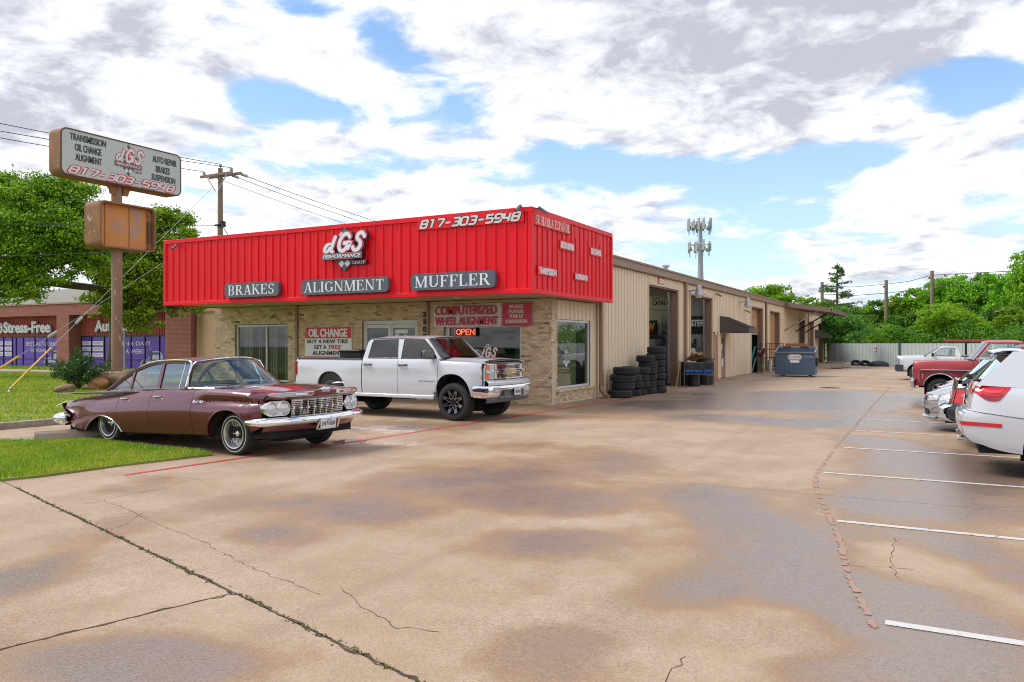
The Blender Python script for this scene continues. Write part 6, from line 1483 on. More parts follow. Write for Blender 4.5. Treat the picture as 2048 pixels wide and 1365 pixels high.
class Car:
 def __init__(s,name,label,cat,loc,deg,scale=1.0,pitch=0.0,group=None):
  s.t=thing(name,label,cat,loc,group,True,R(deg),scale);s.cp,s.sp=math.cos(pitch),math.sin(pitch)
 def part(s,name,mb,mats,parent=None,smooth=35,body=True,recalc=True,label=None):
  if body and s.sp:mb.v=[(p[0]*s.cp-p[2]*s.sp,p[1],p[0]*s.sp+p[2]*s.cp)for p in mb.v]
  return mb.build(name,mats,parent=parent or s.t,smooth=smooth,recalc=recalc,label=label)
def xlist(a,b,arches,step=.12):
 xs=set(np.round(np.linspace(a,b,max(2,int(abs(b-a)/step)+1)),4))
 for (xc,ra,rb,zc)in arches:
  for k in range(19):
   t_=PI*k/18;x=xc+(ra if math.cos(t_)>0 else rb)*math.cos(t_)
   if a<x<b:xs.add(round(x,4))
  for x in (xc+ra+.002,xc-rb-.002):
   if a<x<b:xs.add(round(x,4))
 return sorted(xs)
def arch_z(x,arches,base,p=2.0):
 z=base
 for A in arches:
  xc,ra,rb,zc=A[:4];h=A[4]if len(A)>4 else ra;pp=A[5]if len(A)>5 else 2.0
  q=(x-xc)/ra if x>=xc else (xc-x)/rb;e=2.0 if x>=xc else pp
  if abs(q)<=1:z=max(z,zc+h*(1-abs(q)**e)**(1/max(e,1e-3)if e>=2 else 1))
 return z
def side_panels(car,regions,low,sh,W,prof,arches,K=11,gap=.004,warp=None,mat=None,sides=(-1,1),lip=.05):
 """body sides split into named panels along x; returns {name: [objects]}"""
 out={};QL=(0,.06,.12,.2,.3,.4,.5,.56,.60,.64,.68,.71,.735,.745,.755,.77,.80,.84,.88,.92,.96,1.0)
 A4=[a[:4]for a in arches]
 for (a,b,name,m)in regions:
  xs=xlist(a+gap,b-gap,A4)
  for sg in sides:
   rows=[]
   for x in xs:
    zl=arch_z(x,arches,low(x));zs=sh(x);w=W(x);row=[]
    base=low(x)
    for k in range(K):
     z=lerp(zl,zs,k/(K-1));q=(z-base)/(zs-base);y=w*prof(q,x);xx=x+(warp(x,z,abs(y))if warp else 0)
     if k==0:row.append((xx,sg*(y-lip),z+.004))
     row.append((xx,sg*y,z))
    rows.append(row)
   mb=MB();mb.grid(rows,flip=sg>0);out.setdefault(name,[]).append(car.part(name,mb,m or mat,recalc=False,smooth=40))
 return out
def top_sheet(car,name,x0,x1,ys,zf,mat,nx=14,ny=14,xf=None):
 rows=[]
 for i in range(nx+1):
  x=lerp(x0,x1,i/nx);hw=ys(x);rows.append([((x if xf is None else xf(x,v)),v*hw,zf(x,v))for v in np.linspace(-1,1,ny+1)])
 mb=MB();mb.grid(rows,flip=x1>x0);return car.part(name,mb,mat,recalc=False,smooth=45)
def wheel(car,x,y,r,w,rim,side,style,z=None):
 """side -1 right, +1 left; y is the outer face"""
 z=r if z is None else z
 wh=bpy.data.objects.new('wheel',None);COL.objects.link(wh);wh.parent=car.t;wh.location=(x,y,z)
 ax=(0,side,0)
 def P(name,mb,mats,sm=35):return mb.build(name,mats,parent=wh,smooth=sm)
 h=w
 if style=='lowrider':
  prof=[(rim,-h),(r*.93,-h),(r,-h*.82),(r,-h*.18),(r*.965,-h*.05),(r*.90,0),(r*.86,.004),(r*.825,.004),(rim,-.004)]
  mb=MB();mb.lathe(prof,40,axis=ax,mis=[0,0,0,0,0,0,1,0]);P('tyre',mb,[M_TYRE,M_WW])
  mb=MB();mb.lathe([(rim+.004,-.004),(rim+.006,.012),(rim-.012,.010),(rim-.018,-.012),(rim-.025,-.10),(rim*.70,-.125),(rim*.62,-.12)],40,axis=ax);P('rim',mb,pm('bright wheel chrome',(.80,.80,.82),.22,.75))
  mb=MB();mb.lathe([(0,-.052),(.030,-.050),(.05,-.062),(.055,-.11),(.07,-.125)],20,axis=ax);mb.lathe([(0,-.04),(.022,-.045),(.03,-.052)],12,axis=ax)
  for k in range(2):a=PI*k;mb.obox((math.cos(a)*.05,-side*.05*1.0,math.sin(a)*.05),(.06,.016,.018),(0,0,0),.003)
  P('hub_cap',mb,M_CHROME)
  mb=MB()
  for k in range(44):
   a=2*PI*k/44;b=a+(.22 if k%2 else -.22);q1=rim*.90;mb.tube([(math.cos(a)*.058,-side*(.075 if k%2 else .105),math.sin(a)*.058),(math.cos(b)*q1,-side*.085,math.sin(b)*q1)],.0048,4,caps=False)
  o=P('spokes',mb,pm('satin spoke metal',(.62,.62,.64),.35,.25));o['kind']='stuff'
  mb=MB();mb.lathe([(0,-.15),(rim*.93,-.15)],24,axis=ax);P('brake_drum',mb,pm('grey brake drum',(.16,.16,.165),.5))
  return wh
 tread=style in ('offroad','truck')
 prof=[(rim,-h),(r*.90,-h),(r*.985,-h*.88),(r,-h*.75),(r,-h*.25),(r*.985,-h*.12),(r*.92,-.004),(r*.80,.008),(rim+.02,.002),(rim,-.01)]
 mb=MB();mb.lathe(prof,40,axis=ax);P('tyre',mb,M_TYRE)
 if tread:
  mb=MB();n=38
  for k in range(n):
   for (h0,h1,off)in ((-.04,-h*.28,0),(-h*.33,-h*.62,.5),(-h*.68,-h*.96,0)):
    a=2*PI*(k+off)/n;M=Matrix.Rotation(-a,3,'Y');c=M@Vector((r+.001,0,0));hh=(h0+h1)/2
    mb.obox((c.x,side*hh,c.z),(.02,abs(h1-h0),2*PI*r/n*.62),M,.003)
  o=P('tread_blocks',mb,M_TYRE,0);o['kind']='stuff'
 if style=='offroad':
  mb=MB();mb.lathe([(rim+.006,.0),(rim+.012,.016),(rim-.006,.016),(rim-.02,-.01),(rim-.035,-.17),(rim*.3,-.18),(0,-.18)],40,axis=ax);P('rim',mb,pm('gloss black alloy',(.008,.008,.009),.2,0,coat=.6))
  bl=MB();edge=MB();n=8
  def sp3(a,rr,d):return (math.cos(a)*rr,side*d,math.sin(a)*rr)
  for k in range(n):
   a=2*PI*k/n
   for sgn in (-1,1):
    L=[sp3(a+sgn*.02,.055,-.035),sp3(a+sgn*.05,rim*.42,-.03),sp3(a+sgn*.26,rim*.72,-.018),sp3(a+sgn*.30,rim*.985,-.002)]
    bl.bar(L,.026,.03,(0,side,0));
    L2=[(p[0],p[1]+side*.017,p[2])for p in L];edge.bar(L2,.0055,.004,(0,side,0))
   L=[sp3(a+PI/n,rim*.60,-.03),sp3(a+PI/n,rim*.98,-.004)];bl.bar(L,.022,.03,(0,side,0));edge.bar([(p[0],p[1]+side*.017,p[2])for p in L],.005,.004,(0,side,0))
  P('spokes',bl,MATS['gloss black alloy'],0);P('milled_edges',edge,pm('milled alloy',(.60,.60,.62),.25,1.0),0)
  mb=MB();mb.lathe([(0,-.002),(.05,-.004),(.062,-.03),(.062,-.06)],18,axis=ax);P('hub_cap',mb,MATS['gloss black alloy'])
  mb=MB()
  for k in range(6):a=2*PI*k/6;mb.lathe([(0,.0),(.010,-.002),(.012,-.04)],8,(math.cos(a)*.085,-side*.03,math.sin(a)*.085),ax)
  P('lug_nuts',mb,M_CHROME)
 else:
  n={'alloy':5,'alloy10':10,'truck':6,'rally':5}.get(style,5)
  mb=MB();mb.lathe([(rim+.006,0),(rim+.008,.012),(rim-.01,.010),(rim-.025,-.03),(rim-.03,-.13),(0,-.13)],36,axis=ax,mis=[0,0,0,0,1]);P('rim',mb,[pm('alloy rim',(.50,.50,.52),.3,.9,var=.05),M_UNDER])
  mb=MB()
  for k in range(n):
   a=2*PI*k/n;mb.bar([(math.cos(a)*.04,-side*.02,math.sin(a)*.04),(math.cos(a)*rim*.99,-side*.012,math.sin(a)*rim*.99)],rim*(2.2/n),.03,(0,side,0))
  P('spokes',mb,MATS['alloy rim'],0)
  mb=MB();mb.lathe([(0,.004),(.045,.0),(.06,-.03)],16,axis=ax);P('hub_cap',mb,M_CHROME)
 return wh
def liners(car,arches,W,r=None,mat=None,depth=.40):
 for (xc,ra,rb,zc,*rest)in arches:
  h=rest[0]if rest else ra
  for sg in (-1,1):
   mb=MB();rows=[]
   for k in range(17):
    t_=PI*k/16;c=math.cos(t_);x=xc+(ra if c>0 else rb)*c;z=zc+h*math.sin(t_)**(1.0);rows.append([(x,sg*(W-.035),z+.005),(x,sg*(W-depth),z+.005)])
   mb.grid(rows);mb.add([rows[i][1]for i in range(17)]+[(xc-rb,sg*(W-depth),.2),(xc+ra,sg*(W-depth),.2)],[tuple(range(19))]);car.part('wheel_well',mb,M_UNDER,recalc=False,smooth=0)
def glass_poly(car,poly,yz,sg,mat,off=0.0,name='side_window',parent=None):
 mb=MB();mb.add([(x,sg*(yz(z)+off),z)for x,z in poly],[tuple(range(len(poly)))]);return car.part(name,mb,mat,parent,smooth=0,recalc=False)
def frame_bar(car,pts,yz,sg,w,d,mat,name,off=.0):
 mb=MB();mb.bar([(x,sg*(yz(z)+off),z)for x,z in pts],d,w,(0,0,1)if abs(pts[-1][0]-pts[0][0])>abs(pts[-1][1]-pts[0][1])else (1,0,0));return car.part(name,mb,mat,smooth=30)
def arc_sheet(car,name,base,top,mat,n=20,m=6,bulge=0.0,parent=None):
 """glass between two space curves given as functions of v in [-1, 1]"""
 rows=[]
 for j in range(m+1):
  s_=j/m;rows.append([tuple(Vector(base(v)).lerp(Vector(top(v)),s_))for v in np.linspace(-1,1,n+1)])
 mb=MB();mb.grid(rows);return car.part(name,mb,mat,parent,recalc=False,smooth=60)
def plate(car,o,u,v,txt,col=None,w=.31,h=.155,name='licence_plate'):
 fr=Face(o,u,v);mb=MB();mb.prism(rrect(w,h,.015,3,w/2,h/2),fr.o,fr.u,fr.v,-.006,.004);p=car.part(name,mb,M_PLATE,smooth=0)
 mb=MB();put_text(mb,fr,txt,w*.07,h*.26,w*.93,h*.70,.006,.03);put_text(mb,fr,'TEXAS',w*.36,h*.78,w*.64,h*.92,.006,.02);q=car.part('plate_lettering',mb,M_NAVY,p,smooth=0,recalc=False);return p
 # ------------------------------------------------------------------ 1. maroon sedan
def build_sedan():
 c=Car('classic_sedan','maroon finned four door sedan with whitewalls on wire wheels','car',(-9.63,9.66,.004),-2.6,1.10,.030)
 sh=sp([-4.38,-4.2,-3.8,-3.3,-2.6,-2.0,-1.1,-.75,0,.4,.66],[.66,.715,.77,.825,.875,.915,.945,.95,.935,.905,.885])
 low=sp([-4.38,-4.1,-3.6,-2.5,-.43,.3,.5,.66],[.34,.30,.275,.27,.285,.31,.36,.42])
 W=sp([-4.38,-4.1,-3.5,-2.5,-1,0,.4,.55,.66],[.86,.93,.985,1.0,1.0,.99,.965,.945,.90])
 def prof(q,x):
  b=float(np.interp(q,[0,.12,.3,.5,.62,.76,.88,1.0],[.935,.965,.99,1.0,.992,.965,.930,.885]))
  k=min(max((x+.8)/.35,0),1)
  if k>0:
   e=float(np.interp(q,[0,.12,.3,.5,.62,.735,.755,.80,.88,.96,1.0],[.94,.968,.99,1.0,.985,.930,.928,.965,.985,.96,.90]));b=lerp(b,e,k)
  r=min(max((-3.2-x)/.6,0),1)
  if r>0:b=lerp(b,float(np.interp(q,[0,.25,.5,.62,.8,1.0],[.90,.95,.955,.965,.99,.93])),r)
  return b
 def warp(x,z,y):
  w=0
  r=max(0,(-3.7-x)/.68)
  if r>0:w+=r*float(np.interp(z,[.30,.38,.50,.58,.66,.70],[.12,.14,.30,.16,.0,.06]))
  f=max(0,(x-.40)/.26)
  if f>0:w+=f*float(np.interp(z,[.36,.55,.62,.80,.84,.90],[-.06,-.02,-.03,.0,.07,.03]))
  return w
 arches=[(0.0,.445,.435,.285,.37),(-3.02,.49,.62,.262,.262,1.35)]
 rg=[(-4.38,-2.58,'rear_quarter',None),(-2.58,-1.76,'rear_door',None),(-1.76,-.757,'front_door',None),(-.757,.66,'front_fender',None)]
 S=side_panels(c,rg,low,sh,W,prof,arches,K=15,warp=warp,mat=P_MAROON)
 liners(c,arches,.95,depth=.42)
 # arch lips
 for sg in (-1,1):
  for (xc,ra,rb,zc,h,*e)in arches:
   mb=MB();pts=[]
   for k in range(25):
    t_=PI*(k+.3)/24.6;cc=math.cos(t_);x=xc+(ra if cc>0 else rb)*cc;z=arch_z(x,[(xc,ra,rb,zc,h)+tuple(e)],low(x));q=(z-low(x))/(sh(x)-low(x));pts.append((x,sg*(W(x)*prof(q,x)+.002),z))
   mb.tube(pts,.010,5);c.part('arch_lip',mb,P_MAROON if xc==0 else M_CHROMEW)
   # bonnet
 hw=lambda x:W(x)*.90
 def hz(x,v):return sh(x)+(.045*(1-v*v)if x<.3 else lerp(.045,.02,(x-.3)/.36)*(1-v*v))-.030*math.exp(-((abs(v)-.62)/.10)**2)*(1 if x<.5 else (1-(x-.5)/.16))
 xfh=lambda x,v:x+max(0,(x+.1)/.76)*(.20*(1-abs(v)**2.4))+.055*max(0,(x-.40)/.26)
 top_sheet(c,'bonnet',-.42,.66,hw,hz,P_MAROON,16,28,xfh)
 top_sheet(c,'cowl',-1.12,-.425,hw,hz,P_MAROON,6,16,lambda x,v:x)
 # front: brow, grille recess, valance
 xe=lambda v:.665+.21*(1-abs(v)**2.4)
 def fr(v,z,d=0.0):return (xe(v)+d,v*.90,z)
 vs=np.linspace(-1,1,29)
 brow=[(.05,sh(.66)+.0),(.085,.868),(.085,.842),(.055,.80),(.01,.775),(-.05,.77)]
 mb=MB();mb.grid([[(fr(v,z+(.02*(1-v*v)if i<2 else 0),d))for v in vs]for i,(d,z)in enumerate(brow)]);c.part('front_brow',mb,P_MAROON,recalc=False,smooth=50)
 mb=MB();mb.grid([[fr(v,z,-.10)for v in vs]for z in (.50,.80)]);c.part('grille_backing',mb,M_UNDER,recalc=False,smooth=0)
 mb=MB();mb.grid([[fr(v*1.0,z,d)for v in vs]for (d,z)in ((-.02,.52),(.0,.47),(.0,.40),(-.03,.345),(-.22,.31))]);c.part('front_valance',mb,P_MAROON,recalc=False,smooth=50)
 g=c.part('grille',(lambda m:m.grid([[fr(v,z,-.02)for v in np.linspace(-.56,.56,20)]for z in (.765,.785)])or m)(MB()),M_CHROMEW,recalc=False)
 for k in range(9):
  z=.545+.0265*k;mb=MB();mb.bar([fr(v,z,-.012-.02*(1-k/8))for v in np.linspace(-.57,.57,18)],.016,.0145);c.part('grille_bar',mb,M_CHROME,g,smooth=0)
 for k in range(9):
  v=-.54+1.08*k/8;mb=MB();mb.bar([fr(v,.535,-.022),fr(v,.77,.002)],.009,.009,(1,0,0));mb.ellipsoid(fr(v,.655,.006),(.015,.018,.018),8,6);c.part('grille_post',mb,M_CHROME,g)
  # lamps
 for sg in (-1,1):
  o=Vector(fr(sg*.815,.665,.012));ang=sg*.24;u=Vector((-math.sin(ang),math.cos(ang),0));fa=Face(o,u,(0,0,1));W2,H2=.405,.215
  mb=MB();rows=[[fa.p(a,b,d)for a,b in rrect(W2*k,H2*k,H2*k*.46,6)]for k,d in ((.98,-.12),(1.0,-.01),(.97,.014),(.90,.012))];mb.grid(rows,closed=True);mb.add([fa.p(a,b,.012)for a,b in rrect(W2*.9,H2*.9,H2*.9*.46,6)],[tuple(range(28))]);pod=c.part('headlight_pod',mb,M_CHROMEW)
  for q in (-.095,.095):
   mb=MB();mb.lathe([(.0,.036),(.04,.032),(.070,.020),(.080,.010)],22,fa.p(q,0,.006),fa.w);mb.lathe([(.080,.010),(.084,.022),(.093,.016),(.095,.004)],22,fa.p(q,0,.006),fa.w,1);c.part('headlight',mb,[M_LAMP,M_CHROME],pod)
   # nostril trim
  pts=[]
  L=[(lerp(.99,.25,k/14))for k in range(15)]
  up=[fr(sg*v,.858+.006*(1-v),.088)for v in L];ring=[]
  for k,v in enumerate(L):ring.append(fr(sg*v,.852+(.022*math.sin(PI*min(1,(k+.15)/3))if k<3 else .022),.09))
  for k,v in list(enumerate(L))[::-1]:ring.append(fr(sg*v,.852-(.022*math.sin(PI/2*min(1,(k+.15)/3))if k<3 else .024 if k<14 else .01),.088))
  mb=MB();mb.tube(ring,.011,6,closed=True);nt_=c.part('nostril_trim',mb,M_CHROMEW)
  mb=MB();mb.grid([[fr(sg*v,z,.086)for v in L]for z in (.838,.868)]);c.part('nostril_slot',mb,M_CHROME,nt_,recalc=False)
  mb=MB();mb.grid([[fr(sg*v,z,.090)for v in np.linspace(.95,.72,6)]for z in (.84,.866)]);c.part('parking_lamp',mb,M_LAMP,nt_,recalc=False)
  # jet ornaments on the wings
  mb=MB();mb.tube([(.30,sg*.83,.955),(.42,sg*.83,.968),(.58,sg*.83,.962)],[.006,.016,.004],8);mb.add([(.36,sg*.83-.09,.965),(.36,sg*.83+.09,.965),(.52,sg*.83,.966)],[(0,1,2)]);c.part('wing_ornament',mb,M_CHROMEW)
  # badge and script on the nose
 mb=MB();o=Vector(fr(0,.905,.075));mb.add([tuple(o+Vector(q))for q in ((0.01,-.13,.01),(0.02,0,-.015),(0.01,.13,.01),(-.01,.04,.02),(-.02,0,.035),(-.01,-.04,.02))],[tuple(range(6))]);mb.ellipsoid(o+Vector((0,0,.008)),(.02,.03,.022),8,6);c.part('nose_badge',mb,M_CHROME)
 fa=Face(Vector(fr(-.14,.862,.105)),(0,1,0),(-.25,0,1));mb=MB();put_text(mb,fa,'Chevrolet',.04,0,.21,.030,0,0,.35);c.part('nose_script',mb,M_CHROME,smooth=0,recalc=False)
 # bumper
 xb=lambda v:.755+.17*(1-abs(v)**3)
 sec=[(-.05,.435),(.02,.425),(.045,.445),(.05,.475),(.045,.515),(.015,.54),(-.05,.545)]
 mb=MB();rows=[]
 path=[(.44,-1.0)]+[(.58,-1.005),(.69,-.985)]+[(xb(v),v*.96)for v in np.linspace(-.96,.96,21)]+[(.69,.985),(.58,1.005),(.44,1.0)]
 for i,(x,y)in enumerate(path):
  a=Vector(path[max(i-1,0)]);b=Vector(path[min(i+1,len(path)-1)]);d=(b-a).normalized();n=Vector((d.y,-d.x));k=.55 if i in (0,len(path)-1)else .85 if i in (1,len(path)-2)else 1
  rows.append([(x+n.x*e*k,y+n.y*e*k,.485+(z-.485)*k)for e,z in sec])
 mb.grid(rows);mb.add(rows[0],[tuple(range(7))]);mb.add(rows[-1],[tuple(range(7))]);c.part('front_bumper',mb,M_CHROME,smooth=50)
 for y in (-.42,.1,.62):mb=MB();mb.lathe([(0,.012),(.012,.008),(.014,0)],10,(xb(y)+.048,y,.49),(1,0,0));c.part('bumper_bolt',mb,M_CHROMEW)
 mb=MB();mb.add([(.955,-.20,.33),(.955,-.165,.33),(.985,-.105,.47),(.985,-.145,.47)],[(0,1,2,3)]);mb.add([(.955,.26,.33),(.955,.225,.33),(.985,.235,.47),(.985,.28,.47)],[(0,1,2,3)]);mb.box(.93,.95,-.15,.22,.32,.48);c.part('plate_bracket',mb,M_CHROMEW,smooth=0)
 plate(c,(.975,-.125,.335),(0,1,0),(.08,0,1),'LW7·H530',w=.30,h=.145)
 # greenhouse
 yz=lambda z:lerp(.80,.625,(z-.945)/.40)
 for sg in (-1,1):
  glass_poly(c,[(-1.10,.95),(-1.155,1.315),(-1.30,1.325),(-1.25,.95)],yz,sg,M_CARGLASS,name='quarter_light');glass_poly(c,[(-1.27,.95),(-1.32,1.325),(-1.80,1.33),(-1.72,.95)],yz,sg,M_CARGLASS);glass_poly(c,[(-1.80,.945),(-1.885,1.325),(-2.2,1.30),(-2.48,1.22),(-2.45,.935)],yz,sg,M_CARGLASS);glass_poly(c,[(-2.51,.93),(-2.54,1.19),(-2.72,1.10),(-2.95,.92)],yz,sg,M_CARGLASS,name='quarter_window')
  for pts,w,m,nm in (([(-1.76,.93),(-1.85,1.335)],.075,P_MAROON,'centre_pillar'),([(-2.48,.92),(-2.52,1.23)],.05,P_MAROON,'rear_pillar'),([(-1.26,.95),(-1.31,1.325)],.014,M_CHROME,'vent_bar')):frame_bar(c,pts,yz,sg,w,.03,m,nm)
  arch_=[(-1.10,.945),(-1.145,1.20),(-1.17,1.315),(-1.24,1.345),(-1.6,1.36),(-2.0,1.352),(-2.25,1.315),(-2.5,1.235),(-2.75,1.11),(-3.08,.90)]
  mb=MB();mb.bar([(x,sg*yz(z),z)for x,z in arch_],.05,.05,(0,0,1));c.part('roof_rail',mb,P_MAROONF)
  mb=MB();mb.tube([(x+(.012 if x>-1.2 else 0),sg*(yz(z)+.022),z+.022)for x,z in arch_],.013,6);c.part('drip_moulding',mb,M_CHROME)
  mb=MB();mb.tube([(x,sg*(.80+.018),z)for x,z in ((-1.1,.95),(-1.8,.942),(-2.5,.93),(-2.98,.92))],.009,5);c.part('belt_moulding',mb,M_CHROMEW)
  mb=MB();mb.tube([(-1.085,sg*.80,.945),(-1.12,sg*.74,1.15),(-1.15,sg*.655,1.29),(-1.12,sg*.60,1.345)],.017,8);c.part('windscreen_pillar',mb,M_CHROMEW)
  for nm,x,z,r_ in (('rear_door',-2.42,.80,0),('front_door',-1.58,.835,1)):
   pd=S[nm][0 if sg<0 else 1];y=sg*(W(x)*prof((z-low(x))/(sh(x)-low(x)),x));mb=MB();mb.tube([(x-.09,y+sg*.008,z),(x-.08,y+sg*.03,z),(x+.06,y+sg*.03,z),(x+.08,y+sg*.008,z)],.010,6);mb.lathe([(0,.02),(.016,.015),(.018,0)],8,(x+.105,y,z-.035),(0,sg,0));c.part('door_handle',mb,M_CHROME,pd)
   # script on the front wing
  x0=-.72;fa=Face((x0 if sg<0 else x0+.34,sg*(W(x0)*.985+.004),.745),(1 if sg<0 else -1,0,0),(0,-sg*.12,1));mb=MB();put_text(mb,fa,'Bel Air',0,0,.26,.045,0,.0,.35);c.part('wing_script',mb,M_CHROME,smooth=0,recalc=False)
  # fins
  fx=[-1.98,-2.3,-2.8,-3.4,-4.0,-4.40];yo=[.865,.92,.965,.985,.975,.93];zo=[.905,.918,.915,.903,.890,.880];yi=[.84,.75,.62,.46,.34,.26];zi=[.915,.92,.90,.865,.83,.815]
  mb=MB();rows=[]
  for q in range(6):
   x=fx[q];xe_=x+(0 if q<5 else .0)
   rows.append([(x,sg*lerp(yi[q],yo[q],t_),lerp(zi[q],zo[q],t_)+.02*t_*(1-t_))for t_ in np.linspace(0,1,7)]+[(x,sg*(yo[q]+.004),zo[q]-.012),(x,sg*(yo[q]-.02),zo[q]-.026)]+[(x,sg*lerp(yo[q]-.02,yi[q],t_),lerp(zo[q]-.028,zi[q]-.05,t_))for t_ in np.linspace(.15,1,5)])
  mb.grid(rows);mb.add(rows[-1],[tuple(range(len(rows[-1])))]);c.part('tail_fin',mb,P_MAROON,smooth=40)
  mb=MB();mb.tube([(fx[q],sg*(yo[q]+.002),zo[q]-.006)for q in range(6)],.009,5);c.part('fin_moulding',mb,M_CHROME)
  mb=MB();mb.tube([(-4.40,sg*.93,.655),(-4.2,sg*.90,.725),(-3.6,sg*.905,.80),(-2.5,sg*.895,.885)],.008,5);c.part('quarter_moulding',mb,M_CHROMEW)
  # rear bumper end
  mb=MB();mb.lathe([(0,.26),(.045,.235),(.085,.15),(.10,.05),(.092,-.06),(.06,-.12)],18,(-4.22,sg*.90,.455),(-1,sg*.06,0));c.part('bumper_end',mb,M_CHROME)
 mb=MB();mb.tube([(-4.38,y,.43)for y in np.linspace(-.85,.85,9)],.09,10);c.part('rear_bumper',mb,M_CHROME)
 top_sheet(c,'boot_lid',-2.95,-4.38,lambda x:.90*W(x),lambda x,v:sh(x)-.01-.06*(1-abs(v)),P_MAROON,8,12)
 mb=MB();mb.grid([[(-4.36+warp(-4.38,z,0),v*.88,z)for v in np.linspace(-1,1,9)]for z in (.33,.42,.5,.6,.7)]);c.part('tail_panel',mb,P_MAROON,recalc=False)
 # glass front and back, roof
 base=lambda v:(-1.08+.80*(1-abs(v)**3.4),v*.795,.953+.025*(1-v*v));top=lambda v:(-1.14+.21*(1-abs(v)**2.6),v*.60,1.335+.055*(1-v*v))
 arc_sheet(c,'windscreen',base,top,M_HAZE,28,8)
 mb=MB();mb.tube([Vector(base(v))+Vector((.006,0,-.004))for v in np.linspace(-1,1,29)],.011,5);mb.tube([Vector(top(v))+Vector((.004,0,.010))for v in np.linspace(-1,1,29)],.012,5);c.part('windscreen_moulding',mb,M_CHROME)
 rows=[]
 for s_ in np.linspace(0,1,15):
  row=[]
  for v in np.linspace(-1,1,17):
   xf_=-1.14+.21*(1-abs(v)**2.6);x=lerp(xf_,-2.62+.10*v*v,s_);zr=float(np.interp(x,[-2.62,-2.3,-1.9,-1.4,-.93],[1.30,1.352,1.372,1.372,1.345]));row.append((x,v*lerp(.60,.59,s_),zr+.05*(1-abs(v)**2.2)))
  rows.append(row)
 mb=MB();mb.grid(rows);c.part('roof',mb,P_MAROONF,recalc=False,smooth=60)
 arc_sheet(c,'rear_window',lambda v:(-3.25+.22*v*v,v*.74,.905),lambda v:(-2.62+.10*v*v,v*.59,1.30+.05*(1-abs(v)**2.2)),M_CARGLASS,16,6)
 # cabin
 mb=MB();mb.box(-3.0,-.5,-.86,.86,.26,.34);c.part('floor',mb,M_UNDER,smooth=0)
 for x,nm in ((-1.75,'front_seat'),(-2.75,'rear_seat')):mb=MB();mb.box(x,x+.5,-.72,.72,.34,.62,.06);mb.obox((x-.02,0,.78),(.16,1.44,.50),(0,-.2,0),.06);c.part(nm,mb,M_SEAT)
 mb=MB();mb.box(-1.0,-.62,-.76,.76,.70,.93,.05);c.part('dashboard',mb,pm('dark teal dash',(.05,.075,.075),.5))
 mb=MB();ctr=Vector((-1.10,.38,.98));wn=Vector((-.8,0,.6)).normalized();a1=wn.cross(Vector((0,1,0))).normalized();ring=[ctr+Vector((0,1,0))*(.19*math.cos(t_))+a1*(.19*math.sin(t_))for t_ in np.linspace(0,2*PI,25)[:-1]];mb.tube(ring,.012,6,closed=True);mb.tube([ctr,ctr+Vector((.30,0,-.2))],.02,6);mb.bar([ctr-Vector((0,.18,0)),ctr+Vector((0,.18,0))],.03,.012,wn);c.part('steering_wheel',mb,M_PLAST)
 for y0,y1 in ((-.10,-.48),(.45,.05)):mb=MB();mb.tube([(-.36,y0,.985),(-.47,(y0+y1)/2,1.005),(-.50,y1,1.01)],.009,5);mb.bar([(-.49,y1-.18,1.012),(-.47,y1+.22,1.008)],.018,.012);c.part('wiper',mb,M_DKMETAL)
 mb=MB();mb.tube([(-.985,0,1.30),(-1.0,0,1.22)],.01,5);mb.box(-1.02,-1.0,-.10,.10,1.19,1.25,.01);c.part('mirror',mb,M_PLAST)
 mb=MB();mb.box(-4.2,.7,-.80,.80,.24,.40);mb.box(-.6,.55,-.45,.45,.17,.24,.03);mb.tube([(-3.8,.35,.2),(-.8,.35,.2)],.05,6);c.part('underbody',mb,M_UNDER,smooth=0)
 for x,r_ in ((0,.30),(-3.02,.30)):
  for sg in (-1,1):wheel(c,x,sg*(.855 if x==0 else .86),.302,.185,.205,sg,'lowrider')
 return c
build_sedan()
